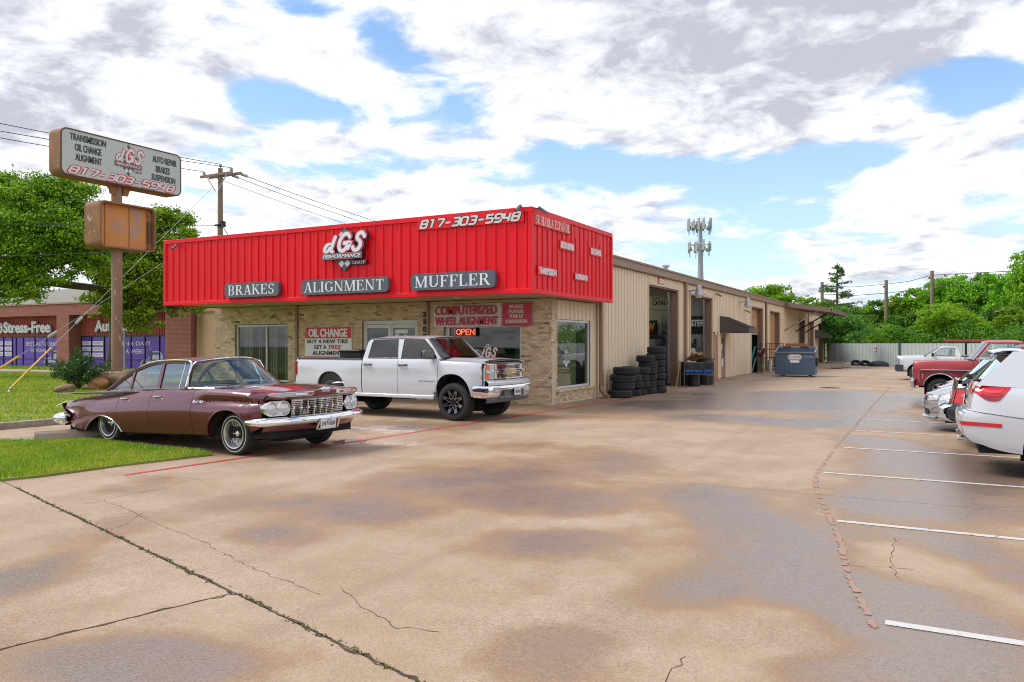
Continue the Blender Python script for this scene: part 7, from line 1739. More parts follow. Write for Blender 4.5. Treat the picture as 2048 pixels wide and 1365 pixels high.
# ------------------------------------------------------------------ pickups
def build_pickup(S):
 c=Car(S['name'],S['label'],'pickup truck',S['loc'],S['deg'],S.get('scale',1.0))
 n,rx,tail=S['nose'],S['rear_axle'],S['tail'];hz_,bz,rz,lo,w=S['hood'],S['belt'],S['roof'],S['low'],S['w'];pt=S['paint']
 cowl,cab=S['cowl'],S['cab'];old=S.get('old')
 sh=sp([tail,cab-.02,cab,cowl-.1,cowl,0.3,n],[S['rail'],S['rail'],bz,bz,hz_+.02,hz_+.0,hz_-.025])
 shf=lambda x:S['rail']if x<cab else sh(x)if x>cab+.05 else bz
 low=lambda x:lo
 W=sp([tail,tail+.15,cab,-1,0,n-.35,n-.1,n],[w*.975,w,w,w,w,w*.985,w*.955,w*.90])
 if old:
  def prof(q,x):return float(np.interp(q,[0,.1,.45,.60,.66,.72,.9,1.0],[.955,.97,.975,.975,1.0,.995,.985,.94]))
 else:
  def prof(q,x):
   fl=0
   for xc in (0,rx):fl=max(fl,math.exp(-((x-xc)/.62)**4))
   b=float(np.interp(q,[0,.12,.3,.55,.72,.80,.92,1.0],[.955,.975,.985,.98,.985,.985,.965,.93]))
   return b+fl*float(np.interp(q,[0,.15,.5,.68,.78,1],[.012,.02,.02,.012,0,0]))
 arches=[(0,S['ar'],S['ar'],S['az'],S['ah'],2.6),(rx,S['ar']*.98,S['ar']*.98,S['az'],S['ah'],2.6)]
 rg=[(tail,cab-.012,'bed_side',None)]+[(a,b,nm,None)for a,b,nm in S['doors']]+[(S['doors'][0][1]if False else S['seamA'],n,'front_fender',None)]
 SP=side_panels(c,rg,low,shf,W,prof,arches,K=15,mat=pt,gap=.005,lip=.04)
 liners(c,arches,w-.03,depth=.45)
 mb=MB();mb.box(tail+.1,n-.15,-w*.8,w*.8,lo-.06,lo+.1);mb.box(rx-.08,rx+.08,-w*.8,w*.8,.28,.40,.05);mb.box(-.08,.08,-w*.8,w*.8,.28,.40,.05);c.part('underbody',mb,M_UNDER,smooth=0)
 # bonnet
 hwf=lambda x:W(x)*prof(1,x);nb=S.get('nbulge',.10)
 top_sheet(c,'bonnet',cowl+.02,n,hwf,lambda x,v:sh(x)+S.get('crown',.06)*(1-v**2)+(.028*math.exp(-((abs(v)-.55)/.16)**2)if not old else 0),pt,12,24,lambda x,v:x+max(0,(x-cowl)/(n-cowl))*nb*(1-abs(v)**2.5))
 # bed
 bt,bf=tail+.06,cab-.06;bw=w*.93
 mb=MB();mb.box(bt,bf,-bw+.08,bw-.08,lo+.18,lo+.24);mb.box(bt,bf,-bw,-bw+.07,lo+.1,S['rail']-.003);mb.box(bt,bf,bw-.07,bw,lo+.1,S['rail']-.003);mb.box(bf-.05,bf,-bw+.07,bw-.07,lo+.24,S['rail']-.01);c.part('bed_box',mb,S.get('bedmat',pt),smooth=0)
 mb=MB();mb.box(tail,tail+.06,-w*.84,w*.84,lo+.12,S['rail']-.01,.015);c.part('tailgate',mb,pt,smooth=0)
 for sg in (-1,1):mb=MB();mb.box(tail+.02,cab-.02,sg*(bw-.05),sg*(bw+.035),S['rail']-.004,S['rail']+.022,.008);c.part('rail_cap',mb,M_PLAST,smooth=0)
 mb=MB();mb.box(tail-.12,tail+.02,-w*.95,w*.95,lo+.0,lo+.18,.03);c.part('rear_bumper',mb,M_CHROME)
 for sg in (-1,1):mb=MB();mb.box(tail-.012,tail+.06,sg*(w*.86),sg*(w*.995),S['rail']-.42,S['rail']-.07,.012);c.part('tail_light',mb,M_TAIL,smooth=0)
 # cab
 Wb,Wr=w*.93,w*.74;yz=lambda z:lerp(Wb,Wr,(z-bz)/(rz-bz))
 at_,ab=S['atop'],S['abase'];gm=S['glass']
 for sg in (-1,1):
  for k,poly in enumerate(S['windows']):
   glass_poly(c,poly,yz,sg,gm,.004)
   # cab side skin with window holes: strips
  zb,zt=bz-.01,rz-.07
  skin=S['skin']
  for q in skin:
   mb=MB();mb.add([(x,sg*yz(z),z)for x,z in q]+[(x,sg*(yz(z)-.05),z)for x,z in q],[tuple(range(len(q))),tuple(range(len(q),2*len(q)))[::-1]]+[(i,(i+1)%len(q),len(q)+(i+1)%len(q),len(q)+i)for i in range(len(q))]);c.part('cab_pillar',mb,pt,smooth=0)
  for poly in S['windows']:
   cx=sum(p[0]for p in poly)/len(poly);cz=sum(p[1]for p in poly)/len(poly)
   mb=MB();mb.tube([(x,sg*(yz(z)+.006),z)for x,z in poly],.010,5,closed=True);c.part('window_seal',mb,M_CHROME if old else M_PLAST)
 xr=S['rroof']
 ft=lambda v:(at_+.10*(1-v*v),v*Wr,rz-.07+.045*(1-abs(v)**3));fb=lambda v:(ab+S.get('wsb',.22)*(1-abs(v)**2.5),v*Wb*.985,bz+.03+S.get('crown',.06)*.6*(1-v*v))
 arc_sheet(c,'windscreen',fb,ft,S.get('wsglass',M_HAZE),20,6)
 rows=[]
 for s_ in np.linspace(0,1,12):
  row=[]
  for v in np.linspace(-1,1,17):
   x=lerp(at_+.10*(1-v*v),xr,s_);e=.05*min(1,8*s_*(1-s_));row.append((x,v*Wr*(1.02 if abs(v)==1 else 1),rz-.07+(.045+e*.5)*(1-abs(v)**3.2)+e*.3))
  rows.append(row)
 mb=MB();mb.grid(rows);c.part('roof',mb,pt,recalc=False,smooth=60)
 rb=lambda v:(cab+.02,v*Wb,bz);rt=lambda v:(xr,v*Wr,rz-.07+.045*(1-abs(v)**3.2))
 mb=MB()
 mb.grid([[Vector(rb(v)).lerp(Vector(rt(v)),s_)for v in np.linspace(-1,1,9)]for s_ in (0,.22)]);mb.grid([[Vector(rb(v)).lerp(Vector(rt(v)),s_)for v in np.linspace(-1,1,9)]for s_ in (.82,1)])
 for sg in (-1,1):mb.grid([[Vector(rb(v)).lerp(Vector(rt(v)),s_)for v in (sg,sg*.80)]for s_ in (.22,.82)])
 c.part('cab_back',mb,pt,recalc=False,smooth=0)
 arc_sheet(c,'rear_window',lambda v:Vector(rb(v*.8)).lerp(Vector(rt(v*.8)),.22),lambda v:Vector(rb(v*.8)).lerp(Vector(rt(v*.8)),.82),gm,4,2)
 mb=MB();mb.box(cab+.05,cowl,-w*.88,w*.88,lo,lo+.08);c.part('floor',mb,M_UNDER,smooth=0)
 mb=MB();mb.box(cab+.03,cowl+.05,-w*.9,w*.9,bz-.20,bz-.16);mb.box(cowl-.42,cowl+.05,-w*.88,w*.88,bz-.16,bz+.02,.04);c.part('dashboard',mb,M_PLAST,smooth=0)
 for x in S['seats']:
  for y in (-.42,.42):mb=MB();mb.obox((x,y,bz+.02),(.16,.52,.62),(0,-.15,0),.06);mb.obox((x-.06,y,bz+.40),(.09,.27,.19),(0,-.15,0),.04);c.part('seat',mb,M_SEAT)
 mb=MB();ctr=Vector((cowl-.55,.42,bz+.03));a1=Vector((.5,0,.86));mb.tube([ctr+Vector((0,1,0))*(.19*math.cos(t_))+a1*(.19*math.sin(t_))for t_ in np.linspace(0,2*PI,25)[:-1]],.016,6,closed=True);mb.tube([ctr,ctr+Vector((.3,0,-.15))],.03,6);c.part('steering_wheel',mb,M_PLAST)
 for x,st in ((0,1),(rx,1)):
  for sg in (-1,1):wheel(c,x,sg*S['track'],S['tr'],S['tw'],S['rim'],sg,S['wstyle'])
 return c,SP,dict(W=W,prof=prof,sh=sh,yz=yz,low=lo,n=n,w=w,nb=nb)
def mesh_insert(mb,fa,a0,a1,b0,b1,rows,d,r=.0052,step=None):
 """woven chrome mesh: zig-zag wires"""
 n=int((a1-a0)/step);h=(b1-b0)/rows
 for i in range(rows+1):
  pts=[]
  for k in range(n+1):
   b=b0+i*h+(h*.36 if (k+i)%2 else -h*.36);pts.append(fa.p(a0+(a1-a0)*k/n,min(max(b,b0),b1),d))
  mb.bar(pts,r*2,r*2.6,fa.w)
W_={'name':'pickup_truck','label':'white crew cab pickup with black off-road wheels parked before the shop front','loc':(-9.61,15.95,.004),'deg':-1.1,'nose':.80,'rear_axle':-3.64,'tail':-4.86,'hood':1.335,'belt':1.385,'rail':1.37,'roof':1.935,'low':.56,'w':1.0,'paint':P_WHITE,'cowl':-.36,'cab':-2.655,'doors':[(-2.655,-1.574,'rear_door'),(-1.574,-.412,'front_door')],'seamA':-.412,'ar':.47,'az':.56,'ah':.50,'atop':-.84,'abase':-.44,'glass':M_TINT,'rroof':-2.50,'seats':(-1.55,-2.45),'track':.985,'tr':.425,'tw':.30,'rim':.275,'wstyle':'offroad','crown':.07,'bedmat':M_PLAST,'windows':[[(-2.50,1.405),(-2.46,1.78),(-2.36,1.845),(-1.70,1.85),(-1.605,1.405)],[(-1.50,1.405),(-1.505,1.85),(-.93,1.845),(-.62,1.60),(-.47,1.405)]],'skin':[[(-2.66,1.375),(-2.60,1.80),(-2.50,1.865),(-2.44,1.80),(-2.50,1.405)],[(-2.66,1.375),(-2.5,1.405),(-.47,1.405),(-.38,1.375)],[(-1.61,1.40),(-1.70,1.85),(-1.505,1.85),(-1.495,1.40)],[(-2.5,1.865),(-.85,1.866),(-.93,1.842),(-2.37,1.842)],[(-.85,1.868),(-.37,1.39),(-.475,1.40),(-.625,1.60),(-.935,1.84)]]}
wt,WS,wi=build_pickup(W_)
def finish_white():
 c=wt;w=1.0
 xe=lambda v:.80+.10*(1-abs(v)**2.5);vs=np.linspace(-1,1,21)
 def fr(v,z,d=0.0):return (xe(v)+d,v*.935,z)
 # nose skin
 mb=MB();mb.grid([[fr(v,z,d)for v in vs]for d,z in ((-.02,1.325),(.02,1.31),(.0,1.295))]);c.part('nose_lip',mb,P_WHITE,recalc=False)
 mb=MB();mb.grid([[fr(v,z,-.04)for v in vs]for z in (.80,1.30)]);c.part('grille_backing',mb,M_UNDER,recalc=False,smooth=0)
 mb=MB();mb.grid([[fr(v*1.03,z,d)for v in vs]for d,z in ((-.01,.935),(.10,.915),(.145,.87),(.14,.815),(.06,.80))]);c.part('bumper_top',mb,P_WHITE,recalc=False)
 # grille frames and woven mesh on two bands
 g=MB();o=Vector((.872,0,0))
 for (z0,z1)in ((1.145,1.29),(.945,1.09)):
  for v0,v1,za,zb in ((-.60,.60,z0,z0+.022),(-.60,.60,z1-.022,z1)):g.bar([fr(v,(za+zb)/2,.015)for v in np.linspace(v0,v1,15)],.04,zb-za)
  for v in (-.60,.60):g.bar([fr(v,z0,.012),fr(v,z1,.012)],.05,.04,(1,0,0))
 g.bar([fr(v,1.117,.028)for v in np.linspace(-.97,.97,19)],.05,.032);gr=c.part('grille',g,M_CHROME,smooth=0)
 for (z0,z1,rows)in ((1.167,1.268,3),(.967,1.068,3)):
  ms=MB();n=30;h=(z1-z0)/rows
  for i in range(rows+1):
   for (ph)in (0,):ms.bar([fr(-.57+1.14*k/n,min(max(z0+i*h+(h*.34 if (k+i)%2 else -h*.34),z0),z1),.004)for k in range(n+1)],.012,.013,(1,0,0))
  ms.build;q=c.part('grille_mesh',ms,M_CHROME,gr,smooth=0)
  # emblem
 fa=Face(fr(0,1.117,.062),(0,1,0),(0,0,1));cr=[(-.105,-.02),(-.04,-.02),(-.045,-.045),(.045,-.045),(.05,-.02),(.105,-.02),(.115,.02),(.045,.02),(.05,.045),(-.04,.045),(-.05,.02),(-.115,.02)]
 mb=MB();mb.prism([(a*1.12,b*1.2)for a,b in cr],fa.o,fa.u,fa.v,-.012,-.002);e=c.part('emblem',mb,M_CHROME,smooth=0);mb=MB();mb.prism(cr,fa.o,fa.u,fa.v,-.002,.006);c.part('emblem_face',mb,pm('gold emblem',(.70,.36,.03),.35,.3),e,smooth=0)
 for sg in (-1,1):
  for (z0,z1)in ((1.15,1.285),(.955,1.085)):
   mb=MB();vv=np.linspace(.66,.985,7);mb.grid([[fr(sg*v,z,.012-.10*max(0,v-.85)/.15)for v in vv]for z in (z0,z1)]);h=c.part('headlight',mb,M_LAMP,recalc=False)
   mb=MB();vv=np.linspace(.83,.985,5);mb.grid([[fr(sg*v,z,.016-.10*max(0,v-.85)/.15)for v in vv]for z in (z0+.012,z1-.012)]);c.part('turn_signal',mb,M_AMBER,h,recalc=False)
   mb=MB();L=[fr(sg*v,z0,.014-.10*max(0,v-.85)/.15)for v in np.linspace(.64,.99,7)]+[fr(sg*v,z1,.014-.10*max(0,v-.85)/.15)for v in np.linspace(.99,.64,7)];mb.tube(L,.009,5,closed=True);c.part('bezel',mb,M_CHROME,h)
   # chrome bumper with openings
 xb=lambda v:.90+.09*(1-abs(v)**3)
 def br(v,z,d=0):return (xb(v)+d,v*1.0,z)
 mb=MB();rows=[]
 for (d,z)in ((-.03,.805),(.02,.80),(.035,.76),(.03,.62),(.0,.545),(-.04,.53)):
  yd=1.0+d*.8-.03*(.80-z);rows.append([(.56,-yd,z)]+[(.70,-yd,z)]+[br(v,z if abs(v)>.55 or z>.7 else max(z,.70),d)for v in np.linspace(-.97,.97,31)]+[(.70,yd,z),(.56,yd,z)])
 mb.grid(rows);c.part('front_bumper',mb,M_CHROME,recalc=False,smooth=45)
 mb=MB();mb.grid([[br(v,z,d)for v in np.linspace(-.56,.56,13)]for d,z in ((.0,.71),(-.02,.60),(.02,.51),(-.02,.49))]);c.part('bumper_insert',mb,M_GREYPL,recalc=False)
 for sg in (-1,1):mb=MB();mb.prism(rrect(.10,.10,.02,3),br(sg*.36,.62,.0),(0,1,0),(0,0,1),-.02,.045);c.part('tow_hook',mb,M_GREYPL)
 mb=MB();mb.grid([[(.55,-1.0,z)if k==-1 else br(v,z,d)for k,v in enumerate(np.linspace(-.98,.98,21))]for d,z in ((-.02,.53),(.0,.50),(-.02,.43),(-.06,.42))]);c.part('air_dam',mb,M_GREYPL,recalc=False)
 for sg in (-1,1):
  fa=Face(br(sg*.70,.71,.045),(-.10*sg,1,0),(0,0,1));mb=MB();mb.prism(rrect(.24,.115,.02,3),fa.o,fa.u,fa.v,-.03,-.006);f=c.part('fog_light',mb,M_CHROMEW,smooth=0);mb=MB();mb.sheet(rrect(.16,.085,.02,3,-.02),fa.o,fa.u,fa.v,.0);c.part('lens',mb,M_LAMP,f,smooth=0,recalc=False)
 plate(c,br(.02,.565,.055),(0,1,0),(0,0,1),'TSB·8003',w=.30,h=.15)
 # bug shield
 mb=MB();mb.grid([[fr(v*.93,z+.035*(1-v*v)+(0 if abs(v)<.72 else -.02*(abs(v)-.72)/.28),d)for v in vs]for d,z in ((-.10,1.36),(-.02,1.365),(.03,1.345),(.035,1.33))]);c.part('bug_shield',mb,pm('smoked shield',(.014,.011,.014),.12,coat=1),recalc=False)
 for sg in (-1,1):
  mb=MB();mb.obox((-.63,sg*1.11,1.50),(.14,.26,.20),(0,0,sg*.12),.05);mb.tube([(-.58,sg*.93,1.43),(-.60,sg*1.02,1.45)],.045,8);m=c.part('door_mirror',mb,M_GREYPL,WS['front_door'][0 if sg<0 else 1])
  mb=MB();mb.grid([[(-.705,sg*(1.0+.22*a),1.42+.16*b)for a in (0,1)]for b in (0,1)]);c.part('mirror_glass',mb,M_CHROME,m,recalc=False)
  for nm,x in (('rear_door',-2.47),('front_door',-1.41)):
   pd=WS[nm][0 if sg<0 else 1];y=sg*(1.0*wi['prof']((1.24-.56)/(1.37-.56),x));mb=MB();mb.tube([(x-.12,y,1.24),(x-.10,y+sg*.035,1.242),(x+.10,y+sg*.035,1.245),(x+.12,y,1.243)],.020,8);mb.box(x-.13,x+.13,y-.004,y+.006,1.215,1.27,.002);c.part('door_handle',mb,M_GREYPL,pd)
  pd=WS['front_door'][0 if sg<0 else 1];y=1.0*wi['prof']((.89-.56)/.81,-.55)+.006;fa=Face((-.93 if sg<0 else -.49,sg*y,.865),(1 if sg<0 else -1,0,0),(0,0,1));mb=MB();put_text(mb,fa,'SILVERADO',0,0,.44,.032,.002,.02,0,1.1);c.part('door_script',mb,M_GREYPL,pd,smooth=0,recalc=False)
  mb=MB();mb.box(-3.12,-.52,sg*.90,sg*.985,.475,.555,.012);c.part('rocker_trim',mb,M_GREYPL if False else P_WHITE,smooth=0)
  mb=MB();mb.box(-.52,-.44,sg*.93,sg*1.0,.50,.66,.01);c.part('mud_flap',mb,M_GREYPL,smooth=0)
  mb=MB();mb.box(-4.875,-4.80,sg*.87,sg*.998,.99,1.30,.012);c.part('tail_lens',mb,M_TAILD,smooth=0)
  # tool box behind the cab, sitting on the rails
 t=thing('tool_box','black tread plate tool box across the white pickup bed','tool box',(-12.8,15.97,1.40))
 mb=MB();mb.box(-13.12,-12.48,15.18,16.78,1.40,1.545,.01);mb.build('box_body',pm('black tread plate',(.028,.03,.032),.4,.5,bump=.01,bscale=70),parent=t,smooth=0);mb=MB();mb.box(-13.14,-12.46,15.12,16.84,1.547,1.60,.02);mb.build('box_lid',MATS['black tread plate'],parent=t)
finish_white()
# wheel well plugs make the rear arch read dark; bed box is lined in black
R_={'name':'pickup_truck','label':'old faded red pickup with chrome bumper and two tone side, nose to the lane','loc':(.105,27.62,.004),'deg':180,'nose':.72,'rear_axle':-2.95,'tail':-4.1,'hood':1.215,'belt':1.25,'rail':1.24,'roof':1.84,'low':.48,'w':.96,'paint':P_RED,'cowl':-.80,'cab':-2.25,'doors':[(-2.25,-2.05,'cab_corner'),(-2.05,-.86,'front_door')],'seamA':-.86,'ar':.42,'az':.45,'ah':.38,'atop':-1.22,'abase':-.86,'glass':M_CARGLASS,'rroof':-2.12,'seats':(-1.95,),'track':.90,'tr':.355,'tw':.24,'rim':.20,'wstyle':'rally','crown':.03,'nbulge':.02,'old':True,'wsb':.14,'wsglass':M_CARGLASS,'windows':[[(-1.33,1.275),(-1.42,1.74),(-2.03,1.75),(-2.03,1.275)],[(-.98,1.275),(-1.28,1.70),(-1.38,1.735),(-1.30,1.275)]],'skin':[[(-2.26,1.25),(-2.13,1.77),(-2.03,1.77),(-2.05,1.25)],[(-2.25,1.25),(-2.05,1.275),(-.98,1.275),(-.86,1.25)],[(-2.13,1.79),(-1.22,1.79),(-1.28,1.745),(-2.1,1.75)],[(-1.22,1.79),(-.84,1.26),(-.96,1.265),(-1.29,1.72),(-1.30,1.76)]]}
rt,RS,ri=build_pickup(R_)
def finish_red():
 c=rt;n=.72;Wf=ri['W']
 for sg in (-1,1):
  yy=lambda x,z:sg*(Wf(x)*ri['prof']((z-.48)/(1.215-.48),x))
  # lower two tone panel with bright moulding
  out=[(.555,.58),(.56,.90),(.52,.955),(.40,.965),(-.30,.965),(-.84,.965)]
  mb=MB();mb.tube([(x,yy(x,z)+sg*.006,z)for x,z in out],.014,6);c.part('moulding',mb,M_CHROMEW)
  mb=MB();a=[(.44*math.cos(t_),.45+.40*math.sin(t_))for t_ in np.linspace(0.1,PI-.1,17)];mb.tube([(x,yy(x,z)+sg*.006,z)for x,z in a],.014,6);c.part('arch_moulding',mb,M_CHROMEW)
  mb=MB();rows=[]
  for x in np.linspace(.545,-.84,24):
   z0=max(.56,arch_z(x,[(0,.45,.45,.45,.41,2.0)],.50)+.005);z1=.955 if x<.5 else .93;rows.append([(x,yy(x,z)+sg*.003,z)for z in np.linspace(z0,z1,5)])
  mb.grid(rows);c.part('lower_panel',mb,P_REDD,recalc=False,smooth=50)
  mb=MB();mb.box(.44,.475,yy(.45,.78)-.012,yy(.45,.78)+.012,.70,.84,.006);c.part('marker_lamp',mb,M_AMBER)
  mb=MB();mb.obox((-.99,sg*1.12,1.22),(.05,.16,.24),None,.02);mb.tube([(-.95,sg*.93,1.15),(-.98,sg*1.06,1.22)],.012,6);mb.tube([(-.95,sg*.93,1.32),(-.98,sg*1.06,1.25)],.012,6);c.part('door_mirror',mb,M_CHROMEW,RS['front_door'][0 if sg<0 else 1])
  mb=MB();mb.lathe([(0,.03),(.07,.025),(.085,0)],18,(n+.0,sg*.70,.96),(1,0,0));mb.box(n-.03,n+.01,sg*.60,sg*.82,.86,1.08,.01,1);c.part('headlight',mb,[M_LAMP,M_CHROMEW])
  y=yy(-1.9,1.1);mb=MB();mb.tube([(-1.98,y,1.13),(-1.96,y+sg*.03,1.13),(-1.80,y+sg*.03,1.13)],.013,6);c.part('door_handle',mb,M_CHROME,RS['front_door'][0 if sg<0 else 1])
  mb=MB();mb.tube([(-.86,sg*.905,1.27),(-1.24,sg*.735,1.77)],.016,6);c.part('windscreen_moulding',mb,M_CHROMEW)
 mb=MB();mb.box(n-.02,n+.012,-.58,.58,.80,1.12,.01);g=c.part('grille',mb,M_CHROMEW,smooth=0)
 for k in range(5):mb=MB();mb.box(n+.012,n+.03,-.56,.56,.835+k*.06,.855+k*.06,.004);c.part('grille_bar',mb,M_PLAST,g,smooth=0)
 mb=MB();mb.box(n-.05,n,-.86,.86,.70,1.19,.02);c.part('front_panel',mb,P_RED)
 mb=MB();sec=[(-.06,.42),(.06,.415),(.085,.45),(.085,.53),(.10,.57),(.10,.64),(.06,.685),(-.06,.69)];path=[(.60,-.99)]+[(.68+.05*(1-abs(v)**3),v*.98)for v in np.linspace(-.98,.98,15)]+[(.60,.99)]
 mb.grid([[(x+d,y,z)for d,z in sec]for x,y in path]);c.part('front_bumper',mb,M_CHROMEW,recalc=False,smooth=40)
finish_red()
F_=dict(W_);F_.update({'label':'white regular cab work pickup with a ladder rack, far down the lane by the fence','loc':(-.80,42.95,.004),'deg':180,'scale':.93,'nose':.86,'rear_axle':-3.3,'tail':-4.5,'hood':1.19,'belt':1.24,'rail':1.24,'roof':1.745,'low':.50,'paint':P_WHITE,'cowl':-.36,'cab':-1.95,'doors':[(-1.95,-1.76,'cab_corner'),(-1.76,-.42,'front_door')],'seamA':-.42,'ar':.45,'az':.45,'ah':.43,'atop':-1.05,'abase':-.46,'glass':M_CARGLASS,'rroof':-1.82,'seats':(-1.5,),'track':.96,'tr':.37,'tw':.26,'rim':.22,'wstyle':'truck','bedmat':P_WHITE,'windows':[[(-1.70,1.26),(-1.70,1.64),(-1.12,1.64),(-.86,1.45),(-.66,1.26)]],'skin':[[(-1.96,1.23),(-1.86,1.66),(-1.70,1.66),(-1.72,1.23)],[(-1.96,1.23),(-1.72,1.26),(-.66,1.26),(-.40,1.23)],[(-1.86,1.68),(-1.06,1.68),(-1.12,1.635),(-1.84,1.64)],[(-1.06,1.68),(-.40,1.24),(-.64,1.26),(-.87,1.46),(-1.13,1.65)]]})
ft_,FS,fi=build_pickup(F_)
def finish_far():
 c=ft_;xe=lambda v:.86+.10*(1-abs(v)**2.5);vs=np.linspace(-1,1,15)
 def fr(v,z,d=0.0):return (xe(v)+d,v*.93,z)
 mb=MB();mb.grid([[fr(v,z,d)for v in vs]for d,z in ((-.02,1.17),(.01,1.14),(.0,.85),(.02,.82))]);c.part('front_panel',mb,P_WHITE,recalc=False)
 mb=MB();mb.grid([[fr(v*.62,z,.012)for v in vs]for z in (.86,1.10)]);g=c.part('grille',mb,M_PLAST,recalc=False);mb=MB();mb.bar([fr(v*.62,.98,.02)for v in vs],.02,.05);c.part('grille_bar',mb,M_CHROME,g)
 for sg in (-1,1):
  mb=MB();mb.grid([[fr(sg*v,z,.014-.09*max(0,v-.85)/.15)for v in np.linspace(.66,1.0,6)]for z in (.84,1.08)]);h=c.part('headlight',mb,M_LAMP,recalc=False);mb=MB();mb.grid([[fr(sg*v,z,.02-.09*max(0,v-.85)/.15)for v in np.linspace(.90,1.0,4)]for z in (.86,1.06)]);c.part('turn_signal',mb,M_AMBER,h,recalc=False)
  mb=MB();mb.obox((-.72,sg*1.10,1.33),(.12,.22,.20),None,.04);mb.tube([(-.68,sg*.93,1.28),(-.70,sg*1.02,1.30)],.03,6);c.part('door_mirror',mb,M_PLAST,FS['front_door'][0 if sg<0 else 1])
  mb=MB();fa=Face((-3.0 if sg<0 else -2.1,sg*1.003,1.09),(1 if sg<0 else -1,0,0),(0,0,1));put_text(mb,fa,'Finance',0,0,.62,.10,.0,.02);fb_=Face((-.28 if sg<0 else .52,sg*.998,1.04),(1 if sg<0 else -1,0,0),(0,0,1));c.part('side_lettering',mb,M_GREYPL,smooth=0,recalc=False)
 mb=MB();mb.grid([[(x_,y_,z_)for (x_,y_)in [(.62,-1.0)]+[(xe(v)+d,v*1.0)for v in vs]+[(.62,1.0)]]for d,z_ in ((.03,.80),(.10,.78),(.10,.50),(.02,.44))]);c.part('front_bumper',mb,pm('dark blue grey bumper',(.035,.045,.06),.4),recalc=False,smooth=40)
 t=thing('ladder_rack','dark ladder rack with a long red ladder above the far white pickup','ladder rack',(1.6,42.95,1.2));mb=MB()
 for x in (1.25,3.0):
  for y in (42.15,43.75):mb.tube([(x,y,1.22),(x,y,1.83)],.03,6)
  mb.tube([(x,42.05,1.83),(x,43.85,1.83)],.03,6)
 for y in (42.1,43.8):mb.tube([(-.1,y,1.83),(3.2,y,1.83)],.025,6)
 mb.build('rack_frame',M_DKMETAL,parent=t)
 t2=thing('ladder','long red ladder lying on the rack of the far white pickup','ladder',(1.4,42.6,1.86));mb=MB()
 for y in (42.35,42.85):mb.box(.35,3.3,y-.02,y+.02,1.86,1.95)
 mb.build('rail',P_RED,parent=t2,smooth=0);mb=MB()
 for k in range(10):mb.tube([(.5+k*.3,42.36,1.905),(.5+k*.3,42.84,1.905)],.015,5)
 mb.build('rungs',P_RED,parent=t2)['kind']='stuff'
finish_far()
